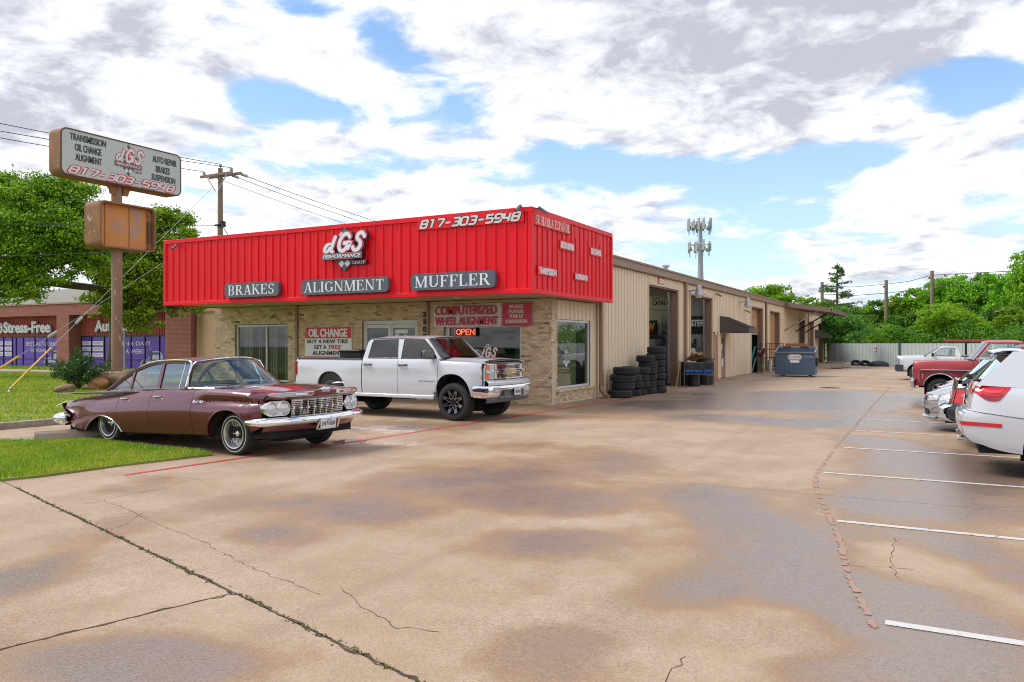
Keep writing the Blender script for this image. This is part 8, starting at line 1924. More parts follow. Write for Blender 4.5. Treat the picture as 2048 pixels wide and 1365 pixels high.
# ------------------------------------------------------------------ closed modern cars
def modern(S):
 c=Car(S['name'],S['label'],'car',S['loc'],S['deg'],S.get('scale',1.0),0,S.get('group'))
 n,tail,rx,w,lo=S['nose'],S['tail'],S['rear_axle'],S['w'],S['low'];pt=S['paint']
 sh=sp(*S['shoulder']);low=sp([tail,rx-.4,rx+.4,-.4,.4,n],[lo+.12,lo,lo-.02,lo-.02,lo,lo+.05]);W=sp(*S['width'])
 def prof(q,x):return float(np.interp(q,[0,.10,.3,.52,.70,.80,.92,1.0],[.93,.96,.985,1.0,.985,.975,.95,.90]))
 ar=S['ar'];arches=[(0,ar,ar,S['az'],ar),(rx,ar,ar,S['az'],ar)]
 rg=[(tail,S['seams'][0],'rear_quarter',None),(S['seams'][0],S['seams'][1],'rear_door',None),(S['seams'][1],S['seams'][2],'front_door',None),(S['seams'][2],n,'front_fender',None)]
 fpi=lambda z:float(np.interp(z,*S['fprof']));rpi=lambda z:float(np.interp(z,*S['rprof']))
 def wp_(x,z,y=0):
  k=min(max((x-n+.30)/.30,0),1);q=min(max((tail+.30-x)/.30,0),1);return k*fpi(z)+q*rpi(z)
 SP=side_panels(c,rg,lambda x:low(x),sh,W,prof,arches,K=19,mat=pt,gap=.004,warp=wp_)
 def half(x,z):q=(z-low(x))/(sh(x)-low(x));return W(x)*(prof(min(max(q,0),1),x)-max(0,q-1)*.4)
 SD=lambda x,z,sg,off=0.0:(x+wp_(x,z),sg*(half(x,z)+off),z)
 liners(c,arches,w-.04,depth=.36)
 hw=lambda x:W(x)*.90
 fx=lambda v:S['fb']*(1-abs(v)**2.3);bx=lambda v:-S['bb']*(1-abs(v)**2.6)
 top_sheet(c,'bonnet',S['cowl'],n,hw,lambda x,v:sh(x)+S.get('crown',.07)*(1-v*v)*min(1,max(.15,(n-x)/.45)),pt,12,18,lambda x,v:x+max(0,(x-S['cowl'])/(n-S['cowl']))*fx(v))
 vs=np.linspace(-1,1,21)
 F=lambda v,z,d=0.0:(n+fx(v)+d+fpi(z),v*half(n,z),z)
 zs=np.linspace(low(n),sh(n),11);mb=MB();mb.grid([[F(v,z)for v in vs]for z in zs]);c.part('front_bumper',mb,pt,recalc=False,smooth=60)
 B=lambda v,z,d=0.0:(tail+bx(v)-d+rpi(z),v*half(tail,z),z)
 zr=list(np.linspace(low(tail),S['rear_top'],18));mb=MB();mb.grid([[B(v,z)for v in vs]for z in zr]);c.part('rear_panel',mb,pt,recalc=False,smooth=50)
 Wb,Wr=w*.90,w*S.get('rw',.70);bz,rz=S['belt'],S['roof'];yz=lambda z:lerp(Wb,Wr,(z-bz)/(rz-bz))
 for sg in (-1,1):
  for poly in S['windows']:glass_poly(c,poly,yz,sg,S['glass'],.003)
  for q in S['skin']:
   mb=MB();mb.add([(x,sg*yz(z),z)for x,z in q]+[(x,sg*(yz(z)-.04),z)for x,z in q],[tuple(range(len(q))),tuple(range(len(q),2*len(q)))[::-1]]+[(i,(i+1)%len(q),len(q)+(i+1)%len(q),len(q)+i)for i in range(len(q))]);c.part('pillar',mb,pt,smooth=0)
 at_,ab=S['atop'],S['abase']
 arc_sheet(c,'windscreen',lambda v:(ab+.20*(1-v*v),v*Wb,bz+.02+.03*(1-v*v)),lambda v:(at_+.10*(1-v*v),v*Wr,rz-.03+.03*(1-v*v)),S['glass'],16,5)
 xr=S['rroof'];rows=[]
 for s_ in np.linspace(0,1,11):rows.append([(lerp(at_+.10*(1-v*v),xr-.06*(1-v*v),s_),v*Wr,rz-.03+(.03+.05*4*s_*(1-s_)*.6)*(1-abs(v)**3)+S.get('rdrop',0)*s_)for v in np.linspace(-1,1,15)])
 mb=MB();mb.grid(rows);c.part('roof',mb,pt,recalc=False,smooth=60)
 rb=S['rbase'];arc_sheet(c,'rear_window',lambda v:(rb[0]+bx(v)*.7,v*Wb*.93,rb[1]),lambda v:(xr-.06*(1-v*v),v*Wr,rz-.03+S.get('rdrop',0)+.03*(1-abs(v)**3)),S.get('rglass',S['glass']),16,5)
 if S.get('deck'):
  top_sheet(c,'boot_lid',rb[0]+.02,tail,lambda x:W(x)*.90,lambda x,v:sh(x)+.04*(1-v*v),pt,6,12,lambda x,v:x+bx(v)*max(0,(rb[0]-x)/(rb[0]-tail)))
 mb=MB();mb.box(tail+.15,n-.1,-w*.78,w*.78,lo-.02,lo+.10);mb.box(S['rroof'],S['cowl'],-w*.85,w*.85,bz-.22,bz-.18);c.part('underbody',mb,M_UNDER,smooth=0)
 for x in (0,rx):
  for sg in (-1,1):wheel(c,x,sg*(w-.035),S['tr'],.22,S['rim'],sg,S.get('wstyle','alloy'))
 return c,SP,F,B,dict(W=W,sh=sh,low=low,prof=prof,yz=yz,SD=SD)
 # silver sedans with their noses to the lane
SS={'name':'silver_sedan','label':'silver sedan with clear headlights, first of the silver cars, nose toward the lane','loc':(.76,18.42,.004),'deg':180,'nose':.70,'tail':-3.65,'rear_axle':-2.65,'w':.90,'low':.20,'paint':P_SILVER,'shoulder':([-3.65,-3.2,-2.4,-1.2,-.5,0,.45,.70],[.86,.95,.97,.95,.93,.885,.80,.715]),'width':([-3.65,-3.3,-2.6,-1,0,.35,.55,.70],[.76,.86,.90,.90,.90,.87,.82,.70]),'ar':.345,'az':.31,'seams':(-2.30,-1.45,-.42),'cowl':-.62,'fb':.24,'bb':.18,'fprof':([.2,.28,.34,.45,.55,.66,.72],[-.02,.035,.0,.03,.035,.01,-.02]),'fwid':([.2,.4,.72],[1.0,1.02,.92]),'rear_top':.86,'rprof':([.3,.5,.62,.86],[.02,-.04,0,.06]),'rwid':([.3,.86],[1.0,.92]),'belt':.94,'roof':1.44,'atop':-1.25,'abase':-.60,'glass':M_TINT,'rroof':-2.45,'rbase':(-3.05,.97),'deck':True,'tr':.315,'rim':.20,'rw':.68,'windows':[[(-.82,.96),(-1.28,1.37),(-1.62,1.40),(-1.62,.96)],[(-1.68,.96),(-1.68,1.40),(-2.25,1.37),(-2.55,1.15),(-2.62,.97)]],'skin':[[(-.60,.95),(-1.25,1.42),(-1.30,1.37),(-.82,.96)],[(-1.62,.95),(-1.62,1.41),(-1.68,1.41),(-1.68,.95)],[(-2.62,.96),(-2.55,1.15),(-2.25,1.38),(-2.45,1.42),(-3.05,.98)],[(-1.25,1.425),(-2.45,1.425),(-2.25,1.37),(-1.65,1.40),(-1.29,1.365)]]}
def silver():
 c,SP,F,B,I=modern(SS)
 for sg in (-1,1):
  mb=MB();V_=np.linspace(.60,.99,8);mb.grid([[F(sg*v,lerp(lerp(.60,.625,(v-.6)/.4),lerp(.68,.735,(v-.6)/.4),b),.012)for v in V_]for b in np.linspace(0,1,4)]);h=c.part('headlight',mb,M_LAMP,recalc=False,smooth=60)
  y=lambda x,z:sg*I['W'](x)*I['prof']((z-.22)/.5,x)
  mb=MB();mb.grid([[I['SD'](x,lerp(z0,z1,b),sg,.006)for x,z0,z1 in ((.69,.62,.735),(.58,.635,.755),(.46,.66,.775),(.34,.70,.785),(.25,.74,.78))]for b in (0,1)]);c.part('headlight_side',mb,M_LAMP,h,recalc=False)
  mb=MB();mb.grid([[I['SD'](x,lerp(z0,z1,b),sg,.008)for x,z0,z1 in ((.40,.69,.765),(.33,.705,.775),(.26,.735,.775))]for b in (0,1)]);c.part('turn_signal',mb,M_AMBER,h,recalc=False)
  mb=MB();mb.lathe([(0,.0),(.05,-.004),(.065,-.03)],14,F(sg*.78,.665,.004),(1,sg*.3,0));c.part('reflector',mb,M_CHROME,h)
  mb=MB();mb.obox((-.75,sg*.99,1.02),(.12,.2,.13),None,.04);mb.tube([(-.72,sg*.86,.98),(-.74,sg*.93,1.0)],.025,6);c.part('door_mirror',mb,P_SILVER,SP['front_door'][0 if sg<0 else 1])
  for nm,x in (('rear_door',-2.2),('front_door',-1.32)):yv=sg*I['W'](x)*.985;mb=MB();mb.tube([(x-.1,yv,.80),(x-.08,yv+sg*.025,.80),(x+.08,yv+sg*.025,.80),(x+.1,yv,.80)],.014,6);c.part('door_handle',mb,P_SILVER,SP[nm][0 if sg<0 else 1])
  mb=MB();mb.grid([[B(sg*v,z,.01)for v in np.linspace(.60,.99,5)]for z in (.68,.82)]);c.part('tail_light',mb,M_TAIL,recalc=False)
 mb=MB();mb.grid([[F(v,z,.012)for v in np.linspace(-.42,.42,11)]for z in (.60,.68)]);g=c.part('grille',mb,M_PLAST,recalc=False);mb=MB();mb.bar([F(v,.685,.015)for v in np.linspace(-.44,.44,11)],.02,.016);mb.bar([F(v,.64,.015)for v in np.linspace(-.42,.42,11)],.014,.012);c.part('grille_bar',mb,M_CHROME,g)
 mb=MB();mb.grid([[F(v,z,.01)for v in np.linspace(-.62,.62,11)]for z in (.32,.43)]);c.part('air_intake',mb,M_PLAST,recalc=False)
 mb=MB();mb.grid([[F(v,z,d)for v in np.linspace(-1,1,21)]for d,z in ((.0,.30),(.05,.275),(.05,.235),(0,.20))]);c.part('chin_spoiler',mb,P_SILVER,recalc=False,smooth=60)
 for sg in (-1,1):mb=MB();mb.tube([F(sg*v,lerp(.36,.48,t_),.004)for v,t_ in ((.98,.9),(.90,1),(.78,.6),(.72,0),(.9,.1),(.98,.2))],.006,5);c.part('fog_recess',mb,M_GREYPL)
 mb=MB();fa=Face(Vector(F(-.17,.46,.03)),(0,1,0),(0,0,1));mb.prism(rrect(.31,.14,.01,2,.155,.07),fa.o,fa.u,fa.v,0,.008);c.part('licence_plate',mb,M_PLATE,smooth=0)
 return c
sv=silver()
dup(sv.t,None,(.98,21.2,.004),label='silver sedan half hidden behind the first one, only its bonnet showing');dup(sv.t,None,(1.18,24.1,.004),label='silver car farthest of the silver cars, next to the red pickup')
# white crossover, tail to the lane
Q={'name':'white_suv','label':'white SUV with large red tail lights at the right edge, tail toward the lane','loc':(4.21,12.84,.004),'deg':0,'nose':.78,'tail':-3.86,'rear_axle':-2.81,'w':.955,'low':.32,'paint':P_WHITE,'shoulder':([-3.86,-3.6,-3.0,-2,-1,-.5,0,.5,.78],[1.19,1.19,1.17,1.12,1.09,1.07,1.03,.95,.84]),'width':([-3.86,-3.72,-3.4,-2.8,-1,0,.4,.78],[.845,.895,.935,.955,.955,.95,.93,.78]),'ar':.42,'az':.38,'seams':(-2.35,-1.45,-.35),'cowl':-.55,'fb':.22,'bb':.05,'fprof':([.3,.5,.7,.84],[-.02,.03,.03,-.03]),'fwid':([.3,.84],[1,.95]),'rear_top':1.24,'rprof':([.40,.48,.58,.70,.80,.835,.87,.95,1.05,1.15,1.24],[.14,.02,-.035,-.06,-.055,-.02,.06,.055,.075,.11,.15]),'rwid':([.4,.5,.8,1.0,1.24],[.93,1.0,1.02,1.0,.94]),'belt':1.16,'roof':1.68,'atop':-1.15,'abase':-.55,'glass':M_TINT,'rglass':glass('hatch glass',(.5,.55,.62),.5,fres=1.9),'rroof':-3.32,'rbase':(-3.66,1.27),'tr':.37,'rim':.25,'rw':.72,'crown':.06,'wstyle':'alloy10','rdrop':-.02,'windows':[[(-.80,1.18),(-1.20,1.58),(-1.62,1.62),(-1.62,1.18)],[(-1.68,1.18),(-1.68,1.62),(-2.45,1.60),(-2.50,1.19)],[(-2.58,1.20),(-2.54,1.58),(-2.85,1.54),(-3.12,1.28)]],'skin':[[(-.52,1.15),(-1.15,1.66),(-1.21,1.58),(-.80,1.18)],[(-1.62,1.15),(-1.62,1.64),(-1.68,1.64),(-1.68,1.15)],[(-2.50,1.15),(-2.45,1.62),(-2.54,1.60),(-2.58,1.15)],[(-1.15,1.665),(-3.32,1.645),(-2.85,1.54),(-2.5,1.60),(-1.65,1.625),(-1.20,1.58)],[(-2.58,1.15),(-2.58,1.20),(-3.12,1.28),(-2.85,1.54),(-3.32,1.645),(-3.74,1.20)]]}
def suv():
 c,SP,F,B,I=modern(Q)
 for sg in (-1,1):
 # wrap-around tail light: rear part on the hatch and side part
  mb=MB();mb.grid([[B(sg*v,lerp(1.12,1.20,b),.014)for v in np.linspace(.56,1.0,9)]for b in np.linspace(0,1,5)]);t=c.part('tail_light',mb,M_TAIL,recalc=False,smooth=60)
  X=np.linspace(-3.86,-3.36,9);mb=MB();mb.grid([[I['SD'](x,lerp(float(np.interp(x,[-3.86,-3.80,-3.64,-3.50,-3.36],[1.10,1.08,1.0,.99,1.16])),1.205,b),sg,.007)for x in X]for b in np.linspace(0,1,6)]);c.part('tail_light_side',mb,M_TAIL,t,recalc=False,smooth=60)
  mb=MB();mb.grid([[B(sg*v,z,.022)for v in np.linspace(.70,.96,5)]for z in (1.09,1.15)]);c.part('lens_band',mb,pm('pale red lens',(.75,.06,.06),.1,coat=1),t,recalc=False)
  X=np.linspace(-3.74,-3.44,7);mb=MB();mb.grid([[I['SD'](x,lerp(float(np.interp(x,[-3.80,-3.64,-3.50,-3.36],[1.08,1.0,.99,1.16])),1.205,b),sg,.010)for x in X]for b in (.03,.20,.32)]);c.part('lens_lower',mb,M_TAILD,t,recalc=False);mb=MB();mb.grid([[I['SD'](x,lerp(float(np.interp(x,[-3.80,-3.64,-3.50,-3.36],[1.08,1.0,.99,1.16])),1.205,b),sg,.011)for x in X]for b in (.52,.60,.70)]);c.part('lens_band',mb,MATS['pale red lens'],t,recalc=False)
  mb=MB();mb.grid([[B(sg*v,z,.012)for v in np.linspace(.62,1.0,6)]for z in (.67,.72)]);r=c.part('rear_reflector',mb,M_TAIL,recalc=False);X=np.linspace(-3.86,-3.46,7);mb=MB();mb.grid([[I['SD'](x,z-.03*(x+3.86),sg,.008)for x in X]for z in (.67,.72)]);c.part('reflector_side',mb,M_TAIL,r,recalc=False)
  mb=MB();mb.obox(Vector(B(sg*.55,.46,-.04)),(.12,.20,.085),None,.03);mb.lathe([(.035,-.02),(.04,.07),(.035,.07),(.03,-.02)],14,Vector(B(sg*.55,.455,.04)),(-1,0,0));c.part('exhaust',mb,M_CHROMEW)
  mb=MB();mb.obox((-.62,sg*1.06,1.20),(.14,.22,.16),None,.05);mb.tube([(-.58,sg*.9,1.14),(-.6,sg*1.0,1.18)],.03,6);c.part('door_mirror',mb,P_WHITE,SP['front_door'][0 if sg<0 else 1])
  mb=MB();mb.tube([(-3.2,sg*.66,1.70),(-3.0,sg*.67,1.74),(-1.6,sg*.67,1.75),(-1.4,sg*.66,1.70)],.016,6);c.part('roof_rail',mb,M_GREYMETAL)
  for nm,x in (('rear_door',-2.2),('front_door',-1.3)):yv=sg*I['W'](x)*.98;mb=MB();mb.tube([(x-.1,yv,.99),(x-.08,yv+sg*.025,.99),(x+.08,yv+sg*.025,.99),(x+.1,yv,.99)],.014,6);c.part('door_handle',mb,P_WHITE,SP[nm][0 if sg<0 else 1])
  mb=MB();mb.grid([[F(sg*v,z,.012)for v in np.linspace(.6,.98,6)]for z in (.68,.80)]);c.part('headlight',mb,M_LAMP,recalc=False)
 mb=MB();mb.grid([[B(v,z,d)for v in np.linspace(-.86,.86,15)]for d,z in ((-.02,.42),(.01,.47),(.0,.55),(-.03,.58))]);c.part('diffuser',mb,M_PLAST,recalc=False,smooth=40)
 for b in (.835,.86):
  mb=MB();mb.tube([B(v,b,-.002)for v in np.linspace(-.98,.98,19)],.006,5);c.part('bumper_seam',mb,M_GREYPL)
 mb=MB();mb.tube([B(.66,.88,.004),B(.60,1.02,.004),B(.57,1.08,.01)],.005,5);mb.tube([B(-.66,.88,.004),B(-.60,1.02,.004),B(-.57,1.08,.01)],.005,5);c.part('hatch_seam',mb,M_GREYPL)
 for sg in (-1,1):mb=MB();mb.tube([I['SD'](-3.86+.10*k,.865-.012*k,sg,.002)for k in range(11)],.005,5);c.part('bumper_seam',mb,M_GREYPL)
 mb=MB();mb.grid([[(x-.05*(1-v*v),v*.70,z+.03*(1-abs(v)**3))for v in np.linspace(-1,1,15)]for x,z in ((-3.2,1.66),(-3.42,1.655),(-3.54,1.625),(-3.53,1.60),(-3.35,1.60))]);c.part('roof_spoiler',mb,P_WHITE,recalc=False,smooth=50)
 mb=MB();mb.grid([[(x-.05*(1-v*v),v*.69,z+.03*(1-abs(v)**3))for v in np.linspace(-1,1,15)]for x,z in ((-3.525,1.598),(-3.34,1.585))]);c.part('spoiler_lip',mb,M_PLAST,recalc=False)
 mb=MB();mb.obox((-3.80,0,1.285),(.10,.10,.06),(0,.5,0),.02);mb.bar([(-3.80,0,1.30),(-3.72,-.42,1.335)],.025,.02);c.part('rear_wiper',mb,M_PLAST)
 mb=MB();ring=[]
 for q in range(4):mb.lathe([(.034,-.004),(.042,0),(.034,.004),(.034,-.004)],18,Vector(B(-.09+.06*q,1.14,.012)),(-1,0,0))
 c.part('badge',mb,M_CHROME)
 mb=MB();mb.grid([[B(v,z,.006)for v in np.linspace(-.42,.42,9)]for z in (.90,1.04)]);c.part('plate_recess',mb,M_PLAST,recalc=False);mb=MB();mb.grid([[B(v,z,.016)for v in np.linspace(-.20,.20,5)]for z in (.905,1.035)]);c.part('licence_plate',mb,M_PLATE,recalc=False)
 fa=Face(Vector(B(.75,.955,.012)),(-.25,-1,0),(0,0,1));mb=MB();put_text(mb,fa,'Q5',0,0,.13,.05,.004,.02);c.part('model_badge',mb,M_CHROME,smooth=0,recalc=False)
suv()
D_=dict(Q);D_.update({'name':'dark_suv','label':'black SUV with a chrome rear bumper between the white SUV and the silver sedan','loc':(4.10,15.76,.004),'paint':P_DARK,'rear_top':1.14,'shoulder':([-3.86,-3.6,-3.0,-2,-1,-.5,0,.5,.78],[1.08,1.08,1.07,1.05,1.04,1.03,1.0,.92,.82]),'belt':1.06,'roof':1.50,'rbase':(-3.68,1.12),'rprof':([.40,.48,.58,.66,.72,.80,1.15],[.1,-.04,-.09,-.09,.0,.03,.10]),'windows':[[(-.80,1.08),(-1.20,1.42),(-1.62,1.45),(-1.62,1.08)],[(-1.68,1.08),(-1.68,1.45),(-2.45,1.44),(-2.50,1.09)]],'skin':[[(-.52,1.05),(-1.15,1.49),(-1.21,1.42),(-.80,1.08)],[(-1.62,1.05),(-1.62,1.47),(-1.68,1.47),(-1.68,1.05)],[(-1.15,1.49),(-3.32,1.47),(-2.5,1.43),(-1.2,1.42)],[(-2.50,1.05),(-2.45,1.45),(-3.32,1.47),(-3.74,1.09)]]})
def dark():
 c,SP,F,B,I=modern(D_)
 for sg in (-1,1):
  mb=MB();mb.grid([[B(sg*v,z,.016)for v in np.linspace(.66,1.0,6)]for z in (.76,.86,.98)]);t=c.part('tail_light',mb,M_TAIL,recalc=False);X=np.linspace(-3.86,-3.55,5);mb=MB();mb.grid([[I['SD'](x,z,sg,.008)for x in X]for z in (.76,.86,.98)]);c.part('tail_light_side',mb,M_TAIL,t,recalc=False)
  mb=MB();mb.bar([B(sg*v,.87,.024)for v in np.linspace(.68,.99,5)],.01,.012);c.part('lens_band',mb,M_TAILD,t)
  mb=MB();mb.obox((-.62,sg*1.06,1.12),(.14,.22,.16),None,.05);mb.tube([(-.58,sg*.9,1.06),(-.6,sg*1.0,1.1)],.03,6);c.part('door_mirror',mb,P_DARK,SP['front_door'][0 if sg<0 else 1])
 mb=MB();mb.grid([[B(v,z,d)for v in np.linspace(-1.04,1.04,21)]for d,z in ((-.02,.715),(.03,.70),(.055,.66),(.05,.60),(.02,.56),(.035,.52),(.0,.45))]);c.part('rear_bumper',mb,M_CHROME,recalc=False,smooth=50)
 mb=MB();mb.grid([[B(v,z,.012)for v in np.linspace(-.64,.64,9)]for z in (.74,.79)]);c.part('chrome_band',mb,M_CHROME,recalc=False)
dark()
# ================================================================== CLUTTER ROUND THE BAYS
def make_tyre(r,h,name='tyre'):
 mb=MB();pf=[(r*.60,.02),(r*.66,.004),(r*.86,0),(r*.955,h*.08),(r,h*.22)]
 for k in range(4):z=h*(.30+.12*k);pf+=[(r,z),(r-.008,z+.006),(r-.008,z+.018),(r,z+.024)]
 pf+=[(r,h*.80),(r*.955,h*.92),(r*.86,h),(r*.66,h-.004),(r*.60,h-.02),(r*.64,h*.5),(r*.60,.02)]
 mb.lathe(pf,40);o=mb.build(name,M_TYRE,shift=False);me=o.data;bpy.data.objects.remove(o);return me
T_BIG,T_MID=make_tyre(.40,.245),make_tyre(.345,.225)
ORD=['bottom','second','third','fourth','fifth','sixth','top']
rng=random.Random(17)
for x,y,n,me,h,what in ((-8.98,24.25,4,T_BIG,.247,'the wide stack nearest the downspout'),(-9.02,25.08,4,T_MID,.25,'the second stack from the downspout'),(-8.98,25.78,4,T_MID,.235,'the short middle stack of narrow tyres'),(-8.92,26.52,6,T_MID,.222,'the six high stack'),(-8.84,27.28,7,T_MID,.236,'the tallest stack by the open bay')):
 for k in range(n):
  o=bpy.data.objects.new('tyre',me);COL.objects.link(o);top=k==n-1
  o.location=(x+rng.gauss(0,.028)+(-.06 if top and n==6 else 0),y+rng.gauss(0,.028)-(.09 if top and n==6 else 0)-(.16 if k==0 and n==4 and me is T_BIG else 0),.006+k*h);o.rotation_euler=(rng.gauss(0,.02),rng.gauss(0,.02),rng.uniform(0,6));q_=rng.uniform(.94,1.04);o.scale=(q_,q_,1)
  tag(o,'%s worn black tyre in %s'%('top' if top else ORD[k],what),'tyre','worn tyres stacked against the workshop wall')
for (x,y),tl,lab in (((-5.75,69.6),.1,'loose tyre lying by the metal fence, left one of the pair'),((-4.95,68.4),.25,'loose tyre lying by the metal fence, right one of the pair')):
 o=bpy.data.objects.new('tyre',T_MID);COL.objects.link(o);o.location=(x,y,.05);o.rotation_euler=(.5,tl,0);o.scale=(1.15,)*3;tag(o,lab,'tyre','loose tyres by the fence')
mb=MB();mb.ellipsoid((-3.9,66.9,.1),(.75,.45,.34),14,8);mb.build('rubbish_bag',M_PLAST,label='dark slumped rubbish bag at the foot of the fence',cat='bag')
# rack with blue jugs and a black drum beside the bay
t=thing('wire_rack','black rack on thin legs holding blue jugs, before the bay pillar','rack',(-8.6,32.2,0))
RX0,RX1,RY0,RY1=-9.05,-8.15,31.2,33.0
ft2=Face((-8.62,31.75,0),(.80,.60,0),(0,0,1))
def rk(a,b,d):return ft2.p(a,b,d)
for a in (-.62,.62):
 for d in (-.30,.30):mb=MB();mb.bar([rk(a,0,d),rk(a,1.0,d)],.035,.035,(1,0,0));mb.build('leg',pm('worn grey tube',(.13,.12,.115),.6),parent=t,smooth=0)
for b in (.52,.98):
 mb=MB()
 for d in (-.3,.3):mb.bar([rk(-.62,b,d),rk(.62,b,d)],.03,.03)
 for a in (-.62,.62):mb.bar([rk(a,b,-.3),rk(a,b,.3)],.03,.03)
 mb.build('rail',MATS['worn grey tube'],parent=t,smooth=0)
mb=MB();rows=[[rk(a,1.0-.10*math.sin(PI*(a+.6)/1.2)*(1 if d<0 else .5)+.02*math.sin(a*9+d*7),d)for d in np.linspace(-.31,.33,7)]for a in np.linspace(-.62,.62,14)];mb.grid(rows);mb.grid([[rk(a,z,.335+.01*math.sin(a*14+z*9))for a in np.linspace(-.62,.62,16)]for z in (.98,.90,.80,.72)]);mb.build('tarpaulin',pm('black tarpaulin',(.016,.02,.019),.28),parent=t,recalc=False,smooth=60)
for k,a in enumerate((-.40,.0,.40)):
 j=thing('plastic_jug',['left','middle','right'][k]+' blue plastic jug lying on the wire rack','jug',rk(a,.54,.2),group='blue jugs on the rack');mb=MB();mb.tube([rk(a-.19,.66,.2),rk(a-.17,.66,.2),rk(a+.17,.66,.2),rk(a+.19,.66,.2)],[.09,.115,.115,.09],14);mb.build('jug_body',pm('blue plastic',(.015,.10,.42),.35),parent=j);mb=MB();mb.tube([rk(a+.185,.66,.2),rk(a+.205,.66,.2)],.035,8);mb.build('cap',M_PLAST,parent=j)
def drum(name,p,r,h,mat,label,cat='drum'):
 mb=MB();mb.lathe([(0,0),(r*.96,0),(r,.03),(r,h*.33),(r*1.03,h*.35),(r,h*.37),(r,h*.66),(r*1.03,h*.68),(r,h*.70),(r,h-.03),(r*1.03,h-.015),(r*1.0,h),(r*.93,h-.02),(0,h-.02)],28,p);return mb.build(name,mat,label=label,cat=cat)
M_DRUM=pm('scuffed black drum',(.022,.022,.024),.45,var=.3,vscale=4)
drum('steel_drum',(-8.75,33.55,0),.36,1.12,M_DRUM,'scuffed black drum right of the rack');drum('steel_drum',(-9.15,32.4,0),.29,.95,M_DRUM,'black drum standing behind the rack');drum('steel_drum',(-8.75,31.95,0),.22,.48,M_DRUM,'short black drum under the rack')
t=thing('cardboard','torn brown cardboard heaped on the black drum','cardboard',(-8.85,33.3,1.13))
for k in range(6):p=Vector((-8.85+rng.uniform(-.2,.15),33.2+rng.uniform(-.45,.3),1.15+.035*k));mb=MB();mb.obox(p,(rng.uniform(.3,.5),rng.uniform(.35,.7),.014),(rng.gauss(0,.22),rng.gauss(0,.22),rng.uniform(0,3)));mb.build('flap',pm('brown cardboard',(.36,.20,.09),.85,objrand=.35),parent=t,smooth=0)
mb=MB();mb.obox((-9.15,31.0,.55),(.03,.26,1.12),(.0,.14,.2),.005);mb.build('board',pm('stained yellow board',(.46,.36,.08),.6,var=.3,col2=(.10,.08,.05)),label='stained yellow board leaning by the first bay pillar',cat='board')
# inside the two open bays
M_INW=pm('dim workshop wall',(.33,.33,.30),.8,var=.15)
for y,lab in ((33.45,'first'),(38.12,'second'),(46.6,'third'),(50.75,'fourth')):mb=MB();mb.box(-24.5,XM-.34,y,y+.08,0.02,4.4);mb.build('inside_partition',M_INW if y<40 else M_UNDER,parent=shop,smooth=0)  # two farther partitions are black: the bay's darkness is put into their colour
mb=MB();mb.grid([[(x,y,4.42+.06*math.sin(y*4.1)+.03*math.sin(x*3))for x in np.linspace(-24,XM-.35,14)]for y in np.linspace(23.7,51,130)]);mb.build('insulation',pm('silver roof insulation',(.45,.45,.46),.35,.3),parent=shop,recalc=False)
for x in (-10.6,-12.4):
 for y in (31.2,36.2):mb=MB();mb.box(x-.55,x+.55,y-.05,y+.05,4.18,4.24);mb.build('tube_light',pm('lit fluorescent tube',(.8,.8,.8),.4,emit=(1,.97,.9),estr=6),parent=shop,smooth=0)
def inboard(x0,x1,z0,z1,y,mat,label,texts,name='poster',cat='poster'):
 t=thing(name,label,cat,((x0+x1)/2,y,z0));fr=Face((0,y,0),(1,0,0),(0,0,1));mb=MB();mb.box(x0,x1,y-.03,y-.005,z0,z1);mb.build('board',mat,parent=t,smooth=0)
 for s,a0,b0,a1,b1,m,bo,she in texts:mb=MB();put_text(mb,fr,s,a0,b0,a1,b1,.035,bo,she);mb.build('lettering',m,parent=t,smooth=0,recalc=False)
M_POST=pm('pale yellow poster',(.62,.62,.42),.5)
inboard(-12.6,-9.98,2.62,3.85,33.44,M_POST,'pale wall poster in the first bay with bold black lettering',[('CATALYTIC',-11.02,3.45,-9.99,3.66,M_BLACK,.05,0),('EASTERN',-11.0,3.70,-10.1,3.83,M_GREYPL,.05,0),('Meets Clean Air',-11.0,3.20,-10.3,3.29,M_GREYPL,0,0)])
inboard(-11.9,-10.78,2.03,2.78,33.38,M_BLACK,'square black poster in the first bay with a yellow and red W',[('W',-11.25,2.3,-10.87,2.68,pm('yellow red print',(.72,.38,.02),.5),.08,.2),('W',-11.12,2.22,-10.95,2.42,M_SIGNRED,.05,.2)])
inboard(-11.7,-9.92,2.25,3.1,38.10,M_BLACK,'black wall banner in the second bay with slanted white letters',[('MASTER',-11.0,2.60,-9.97,2.93,M_LETTER,.06,.2)],'wall_banner','banner')
t=thing('step_ladder','aluminium step ladder standing inside the first bay','ladder',(-10.35,32.95,0));mb=MB()
for sg in (-1,1):mb.bar([(-10.32+sg*.28,32.75,0.02),(-10.32+sg*.16,33.1,3.1)],.07,.03,(0,1,0));mb.bar([(-10.32+sg*.30,33.4,.02),(-10.32+sg*.16,33.15,3.1)],.05,.03,(0,1,0))
mb.build('side_rails',M_GREYMETAL,parent=t,smooth=0)
for k in range(9):f=(k+.7)/9.6;mb=MB();mb.box(-10.32-.28+.12*f,-10.32+.28-.12*f,32.70+.35*f,32.80+.35*f,3.1*f,3.1*f+.035);mb.build('step',M_GREYMETAL,parent=t,smooth=0)
